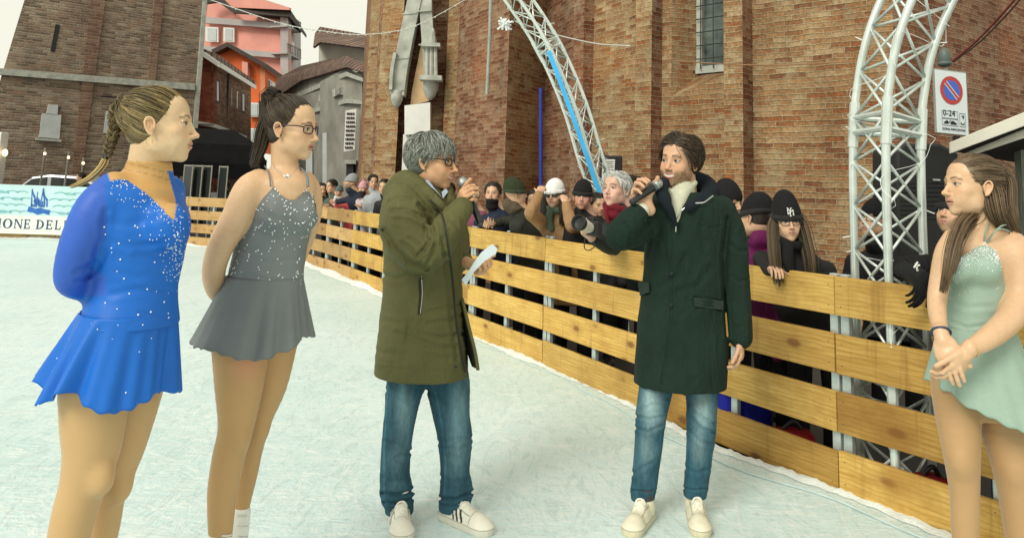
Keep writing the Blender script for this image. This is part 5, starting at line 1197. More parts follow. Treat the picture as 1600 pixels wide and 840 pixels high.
def skate(heel, toe, parent, top):
    """white figure-skating boot with heel, sole and blade; ankle axis goes up to 'top'"""
    heel = np.asarray(heel, float); toe = np.asarray(toe, float); d = toe-heel; d[2] = 0; L = L_(d); d /= L; t = np.array([d[1], -d[0], 0]); z = np.array([0, 0, 1.]); A = np.array([t, d, z])
    def q(y, x=0, zz=0): return heel+d*y*L+t*x+z*zz
    o = [('u', P_ell(q(.18, 0, .115), (.033, .05, .05), A), .01), ('u', P_rc(q(.22, 0, .12), q(.55, 0, .105), .034, .036), .02), ('u', P_ell(q(.78, 0, .095), (.038, .06, .028), A), .02), ('u', P_rc(q(.2, 0, .12), top, .036, .040), .02)]
    b = mesh('skate_boot', o, .004, SHOEM, parent, (.76, .77, .72))
    m = MB(); m.extrude([q(0, .03, .066), q(.3, .03, .066), q(.3, -.03, .066), q(0, -.03, .066)], (0, 0, -.03)); m.extrude([q(.3, .034, .072), q(1, .034, .072), q(1, -.034, .072), q(.3, -.034, .072)], (0, 0, -.008)); m.build('sole', BLACK, b)
    m = MB(); m.box(q(.5, 0, .012), (.004, L*1.08, .024), A); m.box(q(.15, 0, .03), (.012, .05, .022), A); m.box(q(.75, 0, .043), (.012, .05, .045), A); m.build('blade', SILV, b)
    m = MB(); tp_ = np.asarray(top)
    for k in range(7):
        f_ = k/6; c_ = q(.62, 0, .118)*(1-f_)+(tp_+d*.040)*f_; m.tube([c_-t*.018, c_+z*.004+d*.004, c_+t*.018+z*.008], .003, 5)
    m.build('laces', plain('skate_lace', (.7, .72, .68), .8), b); return b
def skirt(name, ring0, ring1, hem, mat, parent, col, ruff=9, amp=.02, seed=0, nz=26, na=220, cz=.5, lip=.004, prof=None, th0=0):
    """flared skirt: ring = (centre xyz, rx, ry); hem(theta) = extra drop at the hem (m)"""
    rg = np.random.default_rng(seed); c0, rx0, ry0 = ring0; c1, rx1, ry1 = ring1; c0 = np.asarray(c0); c1 = np.asarray(c1); V = []; ph = rg.uniform(0, 6.28, 4)
    ths = np.linspace(0, 2*math.pi, na, endpoint=False)
    wv = .5*np.sin(ruff*ths+ph[0]+1.7*np.sin(2*ths+ph[1])+.9*np.sin(3*ths+ph[2]))+.22*np.sin((ruff*2+1)*ths+ph[2]+1.5*np.sin(ths*2))+.4*np.sin((ruff//2+1)*ths+ph[3])
    for k in range(nz+1):
        f = k/nz; g_ = f**(prof or 1.25); 
        for j, th in enumerate(ths):
            dr = hem(th)*f; a = amp*wv[j]*f**.85; rx = rx0+(rx1-rx0)*g_+a; ry = ry0+(ry1-ry0)*g_+a; c = c0+(c1-c0)*f
            V.append((c[0]+rx*math.cos(th), c[1]+ry*math.sin(th), c[2]-dr-.10*abs(a)*f+.003*math.sin(ruff*3*th+ph[1]+2*math.sin(2*th))*f**6))
    F = [(k*na+j, (k+1)*na+j, (k+1)*na+(j+1) % na, k*na+(j+1) % na) for k in range(nz) for j in range(na)]
    V = np.array(V); F = np.array(F)[:, ::-1]
    o = put(name, V, F, mat, parent, True, col=np.tile(np.array(col, float), (len(V), 1))); m = o.modifiers.new('thickness', 'SOLIDIFY'); m.thickness = .0025; return o, V, F
class Fig:
    def __init__(s, Y): s.Y = Y
    def p(s, x, y, dd=0.): return W(x, y, s.Y+dd)
    def r(s, w, x=800, y=400, dd=0.): return w/sc(x, y, s.Y+dd)
    def tube(s, pts, k=.012, n=4):
        """pts (px, py, dd, radius px)"""
        return tubeP([s.p(a, b, c) for a, b, c, _ in pts], [w/sc(a, b, s.Y+c) for a, b, c, w in pts], k, n)
    def stack(s, rows, yaw=0., n=2., off=0., q=None):
        """rows (py, xl, xr, ry, dd)"""
        z = []; cx = []; cy = []; rx = []; ry = []
        for y, xl, xr, r_, dd in rows:
            a, b = s.p(xl, y, dd), s.p(xr, y, dd); z.append((a[2]+b[2])/2); cx.append((a[0]+b[0])/2); cy.append((a[1]+b[1])/2); rx.append(L_(b-a)/2); ry.append(r_)
        return P_stack(z, cx, cy, rx, ry, yaw, n, off)
def seam(s, pts, dd, r, mat, name, parent):
    """thin sewn line through image points at depth offset dd"""
    return MB().tube(spline([s.p(a, b, dd if c is None else c) for a, b, c in pts], 6), r, 6).build(name, mat, parent, True)
def wrinkle(lines):
    """lines: [(polyline px, width px, depth m)] -> displacement op (positive depth = groove)"""
    def f(P):
        x, y = proj(P); d = np.zeros(len(P))
        for pl, w, dep in lines:
            pl = np.asarray(pl, float); m = (x > pl[:, 0].min()-3*w) & (x < pl[:, 0].max()+3*w) & (y > pl[:, 1].min()-3*w) & (y < pl[:, 1].max()+3*w)
            if m.any(): dd_ = polyd(x[m], y[m], pl); d[m] += dep*np.exp(-(dd_/w)**2)-.5*dep*np.exp(-((dd_-1.9*w)/w)**2)
        return d
    return ('f', f, 0)
def raycast(V, F, px, py):
    """front-most surface vertex near an image point"""
    x, y = proj(V); d = np.hypot(x-px, y-py); ii = np.nonzero(d < max(4, d.min()+1.5))[0]; return ii[np.argmin(V[ii, 1])]
def drape(V, F, pl, n=6, out=.003, nrm=None):
    """put a polyline of image points onto the front of a mesh"""
    P = spline([(a, b, 0) for a, b in pl], n)[:, :2] if len(pl) > 2 else np.array(pl); out_ = []
    for a, b in P:
        i = raycast(V, F, a, b); q = W(a, b, V[i][1]-out); out_.append(q)
    return np.array(out_)
# ================================================================== spectators behind the boards
CROWD = 'spectators leaning on the wooden barrier'
_bd = np.diff(BW, axis=0); _bl = np.linalg.norm(_bd, axis=1); _bt = _bd/_bl[:, None]; _bn = np.stack([_bt[:, 1], -_bt[:, 0]], 1)      # outward normals
def sdist(p):
    p = np.asarray(p, float)[:2]; r = p-BW[:-1]; t = np.clip((r*_bt).sum(1), 0, _bl); q = BW[:-1]+_bt*t[:, None]; d = np.linalg.norm(p-q, axis=1); i = int(np.argmin(d)); return d[i]*(1 if (p-q[i])@_bn[i] > 0 else -1), _bn[i]
def pushY(px, py, Y, want):
    while sdist(W(px, py, Y))[0] < want and Y < 40: Y += .02
    return Y
def onY(px, py, want):
    Y = 2.5
    while sdist(W(px, py, Y))[0] < want and Y < 40: Y += .01
    return Y
TR = [(.012, .012, .014), (.02, .022, .03), (.018, .014, .012)]
def beanie(H, col, parent, slouch=(0, -.02, .03), low=.022, pom=None, tall=1.0, band=True, mat=None, nm='beanie'):
    o = [H.e(HC_+[0, 0, .006], (HR_+.012)*[1, 1, 1.0], k=0), H.e(HC_+np.array(slouch)+[0, 0, .02*tall], (HR_+.004)*[.92, .9, .95*tall], k=.03)]
    ax = rotm([1, 0, 0], .12)@H.R; o += [('s', P_box(H.w((0, 0, low-.10)), np.array([.2, .2, .1])*H.k, ax, .004), .006)]
    o.append(('f', lambda P: .0014*snoise(P, 12, 7), 0)); 
    def pt(V, c, N):
        q = H.loc(V); c[:] = col; st = np.sin(np.arctan2(q[:, 0], q[:, 1]+.014)*46); c *= (1+.18*st*(q[:, 2] < .07))[:, None]; return np.clip(c, .003, 1)
    b = mesh(nm, o, .0035 if H.c[1] < 7 else .006, KNIT, parent, col, paint=pt)
    m = MB(); R_ = []
    for i in range(33):
        a = 2*math.pi*i/32; R_.append(H.w((.0885*math.cos(a)*1.0, -.014+.110*math.sin(a), low+.012-.12*(.11*math.sin(a))+(.0))))
    if band: m.tube(R_, .0095*H.k, 8, ry=1.9); m.build('turn_up', plain('knit_band', tuple(col), .9, .25, 50, .6), b, True)
    if pom is not None:
        m = MB(); rg = np.random.default_rng(2); c0 = H.w((0, -.03, .16)); 
        P = rg.normal(size=(500, 3)); P /= np.linalg.norm(P, axis=1, keepdims=True); pth = c0+P[:, None, :]*np.array([.005, .03, .042])[None, :, None]; V, F, cc = ribbons(pth, .0022, hcols(500, pom, tuple(x*1.25 for x in pom))); put('pompom', V, F, KNIT, b, True, col=cc)
    return b
def crowd(label, px, py, Y, yaw=0, pitch=-5, roll=0, k=1.0, fem=False, coat=(.02, .02, .022), hat=None, hair=None, arms=(), lean=.25, wide=1.0, tr=0, hem=.62, scarf=None, hood=None, gl=None, beard=None, skin=(.60, .37, .24), long=0, mask=None, group=CROWD, hatkw={}, smile=0, mat=None, sun=False, glove=None, foot=True, onb=True, headd=.12, wsd=.05):
    Y0 = Y; nb_ = np.array([0., 1.])
    if group == CROWD: Y = pushY(px, py, Y, headd); dq, nb_ = sdist(W(px, py, Y)); lean = max(lean*.8, .36-dq)
    hc = W(px, py, Y); t = thing('person', label, 'person', (hc[0]+nb_[0]*lean, Y+nb_[1]*lean, 0), group); H = Head(hc, yaw, pitch, roll, k, fem); near = Y < 7.5
    a = math.radians(yaw*.5); f = np.array([math.sin(a), -math.cos(a)]); h1 = .0045 if near else .009
    zs = hc[2]-.235*k; hip = hc[:2]+nb_*lean; sh = hc[:2]+nb_*(lean*.3+.03); zn = .86*(zs/1.35)
    o = H.ops(neck=np.append(sh, zs+.05), smile=smile, mouth=.002 if smile else 0)
    hands = []; side0 = np.array([f[1], -f[0]])*-1
    for i, A_ in enumerate(arms):
        e, w_, right, dirn = A_[:4]; e = list(e); w_ = list(w_); dirn = list(dirn); q0 = w_[2]
        for q_ in (e, w_, dirn): q_[2] += Y-Y0
        if group == CROWD and onb: w_[2] = onY(w_[0], w_[1], wsd); dirn[2] = onY(dirn[0], dirn[1], wsd-.11); e[2] = max(onY(e[0], e[1], .16), e[2] if e[2] < w_[2]+.5 else 0)
        w3 = W(*w_); e3 = W(*e); d = W(*dirn)-w3; d /= L_(d); n_ = np.cross(d, [1, 0, 0]) if abs(d[0]) < .8 else np.array([0, .5, -.8]); n_ = np.array(A_[4]) if len(A_) > 4 else n_
        hands.append((w3, e3, d)); ho = hand_ops(w3, d, n_, right, curl=(30, 35, 25), s=.95*k); ho += [('u', P_rc(w3, w3+(e3-w3)*.25, .026*k, .03*k), .01)]
        if glove is None: o += ho
        else: mesh('glove', ho, .004, CLOTH, t, glove)
    o += [('u', P_rc(np.append(sh, zs+.05), np.append(sh, zs-.1), .06*k, .07*k), .02)]
    if glove is None:
        for w3, e3, d in hands:
            sd = side0 if (e3[:2]-sh)@side0 > 0 else -side0; S0 = np.array([sh[0], sh[1], zs-.05])+np.append(sd*.205*wide*k*.80, 0); o += tubeP([np.append(sh, zs-.06), S0, (S0+e3)/2, e3, (e3*.45+w3*.55), w3], [.04*k, .036*k, .032*k, .028*k, .026*k, .024*k], .01)
    hd = boxof([H.w((x, y, z)) for x in (-.1, .1) for y in (-.14, .14) for z in (-.13, .13)], .0); fine = [(hd[0], hd[1], .0032 if near else .0055)]
    if glove is None: fine += [(*boxof([w3, w3+d*.19], .04), .0036 if near else .006) for w3, e3, d in hands]
    mesh('body', o, .011, SKIN, t, skin, fine=fine, paint=lambda V, c, N: H.paint(V, skin, col=c, smile=smile, stub=beard, lip=(.48, .20, .17)))
    # coat
    W_ = .205*wide*k; zr = [zs+.065, zs+.03, zs-.03, zs-.12, zs-.30, zn, hem]; fr = [0, .0, .02, .12, .5, .95, 1]; cx = [sh[0]+(hip[0]-sh[0])*q for q in fr]; cy = [sh[1]+(hip[1]-sh[1])*q for q in fr]
    d = [('u', P_stack(zr, cx, cy, [.075*k, .12*k, W_*.93, W_, W_*.95, W_*.93, W_*1.02], [.075*k, .10*k, .12*k, .135*k, .135*k, .15*k, .16*k], yaw=a, n=2.2), .0)]
    side = np.array([f[1], -f[0]])*-1
    if len(arms) == 0: pts = [(-1, None), (1, None)]
    used = []
    for i in range(2):
        sg_ = -1 if i == 0 else 1; S0 = np.array([sh[0], sh[1], zs-.05])+np.append(side*sg_*W_*.82, 0)
        if i < len(arms) and arms[i] is not None:
            w3, e3, _ = hands[i]; S0 = np.array([sh[0], sh[1], zs-.05]); sd = side if (e3[:2]-sh)@side > 0 else -side; S0 = S0+np.append(sd*W_*.80, 0); used.append(sd@side > 0)
            d += tubeP([S0, (S0+e3)/2, e3, (e3*.45+w3*.55), w3+(e3-w3)*.08], [.068*k, .064*k, .056*k, .048*k, .040*k], .03)
    d += tubeP([np.append(sh, zs+.05)*.5+H.w((math.cos(b)*.062, -.022+math.sin(b)*.066, -.125))*.5+[math.cos(b)*.03*k, math.sin(b)*.03*k, 0] for b in np.linspace(0, 6.28, 10)], [.030*k]*10, .012, 3)
    d += [('u', P_rc(H.w((0, -.03, -.13)), np.append(sh, zs), .066*k, .09*k), .02)]
    for i, sg_ in ((0, True), (1, False)):
        if sg_ not in used and (group != CROWD or sdist(sh+(side if sg_ else -side)*W_)[0] > .12):
            sd = side if sg_ else -side; S0 = np.array([sh[0], sh[1], zs-.05])+np.append(sd*W_*.82, 0); d += tubeP([S0, S0+np.append(sd*.05, -.28)+[0, .02, 0], S0+np.append(sd*.03+f*.06, -.52)], [.066*k, .058*k, .046*k], .03)
    d.append(('f', lambda P: .005*snoise(P, 3.5, int(px))+.002*snoise(P*[1, 1, 2], 9, int(px)+1), 0)); ct = mesh('coat', d, .009 if near else .014, mat or PARKA, t, coat)
    if hood is not None: mesh('hood', [('u', P_rc(H.w((0, -.075, -.10)), H.w((0, -.04, -.12)), .07*k, .085*k), .02), ('u', P_ell(H.w((0, -.02, -.135)), np.array([.095, .09, .035])*k, H.R), .02), ('f', lambda P: .006*snoise(P, 14, 3), 0)], .007, KNIT, ct, hood)
    if scarf is not None: mesh('scarf', tubeP([H.w((math.cos(b)*.066, -.02+math.sin(b)*.066, -.128+.012*math.sin(b*2))) for b in np.linspace(0, 6.28, 12)], [.030*k]*12, .01, 3)+tubeP([H.w((.02, .06, -.13)), H.w((.03, .07, -.20)), H.w((.02, .06, -.30))], [.03*k, .034*k, .03*k], .02, 3)+[('f', lambda P: .004*snoise(P, 16, 4), 0)], .006, KNIT, t, scarf)
    if mask is not None: mesh('neck_gaiter', [H.e((0, .018, -.075), (.068, .086, .052), k=.01), H.e((0, .0, -.13), (.070, .075, .05), k=.02), ('f', lambda P: .003*snoise(P, 14, 4), 0)], .006, KNIT, t, mask)
    # legs and boots
    g = []; TC = TR[tr]; 
    for sg_ in (-1, 1): b = np.append(hip+side*sg_*.10*k, 0); g += tubeP([b+[0, 0, zn], b+[0, 0, zn*.52]-[0, .02, 0], b+[0, .01, .07]], [.088*k, .066*k, .054*k], .015)
    mesh('trousers', g, .014, CLOTH, t, TC)
    if foot:
        for sg_ in (-1, 1): b = np.append(hip+side*sg_*.10*k, 0); MB().ell(b+np.append(f*.06, .045), (.048, .13, .045), (np.append(np.array([-f[1], f[0]]), 0), np.append(f, 0), (0, 0, 1))).build('boot', BLACK, t, True)
    if hat is not None: beanie(H, hat, t, **hatkw)
    if hair is not None:
        hb, ht = hair; n = 900 if near else 260; r = .0017 if near else .003; fc = (0, .135, -.062)
        nape = -.05; Vc, Fc = sdf(cap_ops(H, .008 if hat is None else .003, nape=nape), .0045 if near else .008); parts = [(Vc, Fc, np.array(hb)*1.1)]
        if hat is None: parts.append(hair_flow(H, lambda u_: np.array([.5*np.sign(u_[0]+.1), -.7, .1]) if u_[2] > .4 else np.array([0, -.7, -.8]), n, hb, ht, (.04, .07), seed=int(px), r=r, zmin=-.6, thick=.009, drop=.3))
        if long:
            for sg_ in (-1, 1):
                pth = [H.w((sg_*.055, -.01, .045)), H.w((sg_*.082, -.0, -.03)), H.w((sg_*.092, .02, -.11)), H.w((sg_*.10, .055, -.11-long*.5)), H.w((sg_*.09, .07, -.11-long))]
                Vk, Fk = sdf(core(pth, .05*k, .05*k), .007); parts.append((Vk, Fk, np.array(hb)*1.2)); parts.append(lock(pth, .062*k, .06*k, 330 if near else 80, hb, ht, seed=int(px)+sg_, r=r))
        hr = joinm(parts); put('hair', hr[0], hr[1], HAIR, t, True, col=hr[2])
    if gl == 'sun':
        g2 = NT('sunglass_lens').fin((.012, .012, .012), .12); glasses(H, PLASB, t, w=.028, hgt=.020, thick=1.3, lens=g2)
    elif gl: glasses(H, PLASB, t, w=.025, hgt=.018, thick=1.0)
    t['dy'] = 0.0; del t['dy']; return t, H, ct, Y-Y0
BK = (.014, .013, .014); DKH = ((.015, .010, .007), (.06, .04, .022))
# group at the far bend
crowd('dark-haired spectator in black half hidden at the left end of the far-bend group', 503, 296, 13.9, 30, fem=True, hair=DKH, coat=(.03, .02, .025), long=.12)
crowd('brown-haired spectator in a dull green coat in the far-bend group', 518, 291, 13.3, -40, hair=DKH, coat=(.07, .10, .07), arms=[((505, 322, 13.2), (512, 322, 12.9), True, (509, 326, 12.7))])
crowd('small child in a grey beanie and coral jacket reaching over the boards', 529, 300, 12.6, -15, 10, k=.78, hat=(.10, .13, .12), coat=(.62, .10, .10), fem=True, scarf=(.60, .58, .55), lean=.2, arms=[((516, 312, 12.5), (507, 323, 12.2), True, (502, 330, 12.1)), None][:1])
crowd('spectator in a grey beanie, glasses and navy jacket bending over the boards', 547, 285, 12.2, -60, 12, hat=(.28, .29, .30), coat=(.012, .016, .035), gl=True, beard=.6, arms=[((542, 312, 12.0), (525, 316, 11.8), True, (518, 318, 11.7))], lean=.45)
crowd('child in a pink pompom hat and pale pink jacket on the boards', 567, 295, 11.8, -12, 8, k=.85, fem=True, hat=(.55, .30, .33), hatkw={'pom': (.55, .42, .42)}, coat=(.52, .42, .42), mask=(.03, .025, .03), arms=[((560, 315, 11.7), (563, 322, 11.5), True, (556, 324, 11.5))], lean=.2)
crowd('dark-haired spectator in a pale grey coat behind the pompom hat child', 583, 284, 12.4, 20, fem=True, hair=DKH, coat=(.34, .36, .38), k=.95)
crowd('spectator in black behind the boards between the pompom hat and the olive parka', 600, 292, 12.0, -10, hair=DKH, coat=BK, k=.97)
# behind the middle of the boards
crowd('spectator with a black scarf up to the nose and a navy jacket at the boards', 770, 303, 7.5, -12, 4, hair=DKH, coat=(.012, .018, .045), mask=BK, arms=[((748, 348, 7.3), (760, 352, 7.02), True, (765, 338, 6.98), (0, -1, 0))], lean=.3)
crowd('spectator in an olive green beanie and dark jacket turned away', 806, 303, 7.35, 105, 6, 6, hat=(.035, .045, .022), coat=(.022, .022, .016), hood=(.10, .075, .05), hatkw={'tall': 1.05}, lean=.35, arms=[((790, 345, 7.2), (772, 349, 7.0), True, (764, 350, 6.95))])
tW = crowd('woman in a white hat, big sunglasses and tan coat raising both hands to her head', 866, 305, 6.85, -22, 2, 4, fem=True, hat=(.74, .74, .74), hatkw={'tall': .95, 'slouch': (0, -.03, .028)}, coat=(.33, .19, .09), hair=DKH, long=.17, gl='sun', scarf=(.08, .11, .08), arms=[((829, 332, 6.55), (843, 302, 6.60), True, (850, 284, 6.72), (.3, 1, 0)), ((893, 352, 6.45), (884, 318, 6.55), False, (878, 294, 6.68), (-.3, 1, 0))], lean=.2, hem=.5, onb=False)
crowd('spectator in a black knitted hat and black clothes behind the white camera lens', 910, 308, 7.0, -8, 3, -3, hat=BK, coat=BK, skin=(.55, .30, .22))
crowd('dark-haired spectator mostly hidden behind the white-haired photographer', 992, 297, 6.9, 20, hair=DKH, coat=BK)
tP = crowd('white-haired man in a dark jacket with a red collar pointing a camera', 963, 297, 5.95, -42, 8, 4, 1.17, coat=(.012, .024, .022), hair=((.45, .45, .42), (.80, .80, .77)), skin=(.62, .38, .29), scarf=None, lean=.35, hem=.6, arms=[((955, 384, 5.75), (926, 372, 5.55), False, (908, 356, 5.45), (-.2, .1, 1))], onb=False, headd=-.22)
mesh('collar', tubeP([tP[1].w((math.cos(b)*.075, -.02+math.sin(b)*.072, -.115+.02*math.cos(b*1))) for b in np.linspace(.2, 6.0, 12)], [.030]*12, .01, 3)+[('u', P_ell(tP[1].w((0, .0, -.16)), (.085, .085, .055)), .02)]+tubeP([tP[1].w((.04, .05, -.11)), tP[1].w((.02, .08, -.17)), tP[1].w((.0, .07, -.22))], [.02, .018, .01], .01, 3), .005, CLOTH, tP[2], (.15, .012, .022))
crowd('spectator in a black cap mostly hidden behind the shoulder of the dark green coat', 1139, 316, 5.5, 30, hat=BK, coat=(.02, .02, .03), hatkw={'band': False})
crowd('spectator in a black beanie and magenta jacket turned away', 1180, 341, 5.0, -140, -5, 4, hat=BK, coat=(.13, .006, .075), k=.98, hair=((.03, .02, .015), (.10, .07, .05)), hatkw={'tall': 1.05}, lean=.2)
tN = crowd('girl in a black beanie with white letters, glasses and long brown hair', 1230, 347, 4.62, -6, 2, 3, .98, True, hat=BK, coat=BK, hair=((.045, .030, .016), (.20, .14, .07)), long=.26, gl=True, skin=(.62, .40, .26), hatkw={'tall': 1.2, 'slouch': (.0, -.015, .038)}, mask=None, scarf=BK, arms=[((1190, 405, 4.45), (1206, 421, 4.36), True, (1217, 416, 4.24), (0, .2, -1))], lean=.35, wide=.95)
# interlocked N and Y on the beanie
Hn = tN[1]; m = MB(); bx0 = Hn.w((-.004, .115, .066)); ur = -Hn.R[0] if False else Hn.R[0]; uu_ = Hn.R[2]*.97-Hn.R[1]*.25
def stroke(a, b, w_=.0042):
    A_ = bx0+ur*a[0]+uu_*a[1]; B_ = bx0+ur*b[0]+uu_*b[1]; m.seg(A_, B_, w_*.62, 6)
q = .018
bx0 = Hn.w((.004, .1085, .060))
for sgn in (1,):
    for a, b in (((-.9*q, -1*q), (-.9*q, .7*q)), ((-.9*q, .7*q), (.75*q, -.8*q)), ((.75*q, -.8*q), (.75*q, .9*q)), ((-.35*q, 1.25*q), (.05*q, .25*q)), ((.75*q, 1.25*q), (.05*q, .25*q)), ((.05*q, .25*q), (.05*q, -1.35*q)), ((-.2*q, -1.35*q), (.3*q, -1.35*q)), ((-1.15*q, -1*q), (-.65*q, -1*q)), ((-.6*q, 1.25*q), (-.1*q, 1.25*q)), ((.5*q, 1.25*q), (1.0*q, 1.25*q))): stroke(a, b)
m.build('letters', WHITE, [c for c in tN[0].children if c.name.startswith('beanie')][0])
crowd('spectator in a black cap bowing his head behind the thick truss', 1366, 345, 5.15, -60, 12, hat=(.01, .01, .012), coat=(.012, .012, .014), hatkw={'band': False}, gl=True, hair=DKH, lean=.3)
tB = crowd('spectator all in black beside the pale green dress, black glove hanging over the boards', 1492, 335, 4.05, -60, 15, k=.98, hat=BK, coat=(.006, .006, .007), beard=.5, lean=.15, wsd=-.05, glove=(.006, .006, .007), arms=[((1405, 418, 4.0), (1444, 436, 3.72), True, (1430, 480, 3.6), (0, 1, 0)), ((1515, 430, 3.9), (1500, 445, 3.7), False, (1490, 470, 3.62))])
lg = MB(); Vt = np.array([v.co for v in tB[2].data.vertices])+origin(tB[2]); iv = raycast(Vt, None, 1433, 417); ye = Vt[iv][1]-.012
for a_, b_ in (((1431, 411), (1434, 425)), ((1434, 409), (1428, 418)), ((1433, 420), (1438, 426)), ((1430, 416), (1437, 414))): lg.seg(W(*a_, ye), W(*b_, ye), .0045, 5)
lg.build('sleeve_emblem', WHITE, tB[2])
crowd('child in dark navy clothes hidden behind the pale green dress', 1556, 455, 3.32, 20, k=.86, hat=BK, coat=(.010, .013, .028), lean=.05, hem=.5, tr=1)
crowd('spectator with dark hair by the parked car', 126, 277, 19.6, -60, hair=DKH, coat=BK, group='people on the square beyond the far barrier')
crowd('person in black sitting under the black canopy', 352, 292, 22.0, -30, hair=DKH, coat=BK, k=1.05, group='people on the square beyond the far barrier'); crowd('person in brown standing under the black canopy left of the seated one', 315, 288, 23.5, 40, hair=DKH, coat=(.10, .05, .035), group='people on the square beyond the far barrier')
# added second row, put in to darken the gaps between the boards
for i, (x, y, Y, c_) in enumerate(((640, 287, 10.9, (.05, .02, .02)), (700, 292, 9.4, BK), (738, 300, 8.6, (.22, .06, .10)), (835, 306, 8.0, BK), (935, 312, 7.6, (.03, .025, .02)), (1045, 318, 6.4, BK), (1085, 318, 6.0, (.02, .012, .012)))):
    crowd(['added spectator in maroon hidden behind the grey-haired man', 'added spectator in black hidden behind the olive parka', 'spectator in pink behind the microphone of the olive parka man', 'added spectator in black behind the white hat', 'added spectator in brown behind the black knitted hat', 'added spectator in black hidden behind the dark green coat', 'added spectator in dark red hidden behind the dark green coat'][i], x, y+8, Y, 15*(-1)**i, hair=DKH, coat=c_, k=.93)
# the white-haired man's camera
cm = thing('camera', 'black camera with a big white telephoto lens held over the boards', 'camera', W(905, 350, 5.45)); dY = tP[3]; c0 = W(922, 356, 5.46+dY); c1 = W(894, 343, 5.28+dY); ax = (c1-c0)/L_(c1-c0); u1, v1, _ = frame(ax); A_ = (u1, v1, ax)
MB().lathe([(.036, 0), (.038, .02), (.038, .045), (.044, .06), (.046, .115), (.046, .125)], c0, A_, 22).build('lens_barrel', plain('lens_white', (.66, .66, .60), .4, .05, 20, 0), cm, True)
MB().lathe([(.0475, .115), (.0530, .130), (.0550, .165), (.0500, .165), (.046, .135), (.040, .132)], c0, A_, 24).build('lens_hood', BLACK, cm, True)
MB().box(c0-ax*.035, (.13, .10, .07), (np.cross(ax, [0, 0, 1]), np.array([0, 0, 1.]), ax)).box(c0-ax*.03+[0, 0, .06], (.05, .04, .05), (np.cross(ax, [0, 0, 1]), np.array([0, 0, 1.]), ax)).build('camera_body', BLACK, cm, bevel=.008)
MB().tube(spline([W(914, 372, 5.42+dY), W(913, 386, 5.35+dY), W(919, 391, 5.33+dY), W(928, 386, 5.36+dY), W(928, 378, 5.4+dY)], 5), .004, 6).build('strap', BLACK, cm, True)
# bags on the ground behind the boards
def bag(label, px, py, Y, size, col):
    Y = pushY(px, py, Y, .10+size[0]); c = W(px, py, Y); t = thing('bag', label, 'bag', (c[0], Y, 0)); c[2] = size[2]
    V, F = sdf([('u', P_box(c, size, None, min(size)*.6), 0), ('f', lambda P: .010*snoise(P, 5, 3), 0)], .012); put('cloth_body', V, F, CLOTH, t, True, col=np.tile(np.array(col), (len(V), 1)))
    MB().tube(spline([c+[-size[0]*.5, 0, size[2]*.9], c+[0, -.02, size[2]*1.5], c+[size[0]*.5, 0, size[2]*.9]], 6), .012, 6).build('handle', BLACK, t, True)
bag('blue sports bag on the ground behind the boards right of the dark green coat', 1160, 650, 4.95, (.17, .12, .17), (.015, .02, .30)); bag('red bag on the ground behind the boards under the girl in the beanie', 1238, 690, 4.62, (.12, .08, .09), (.20, .008, .008)); bag('red bag on the ground behind the boards near the pale green dress', 1455, 760, 4.0, (.09, .07, .09), (.20, .008, .008))
# ================================================================== the five people on the ice
SK = (.66, .40, .235); SKP = (.72, .47, .31)
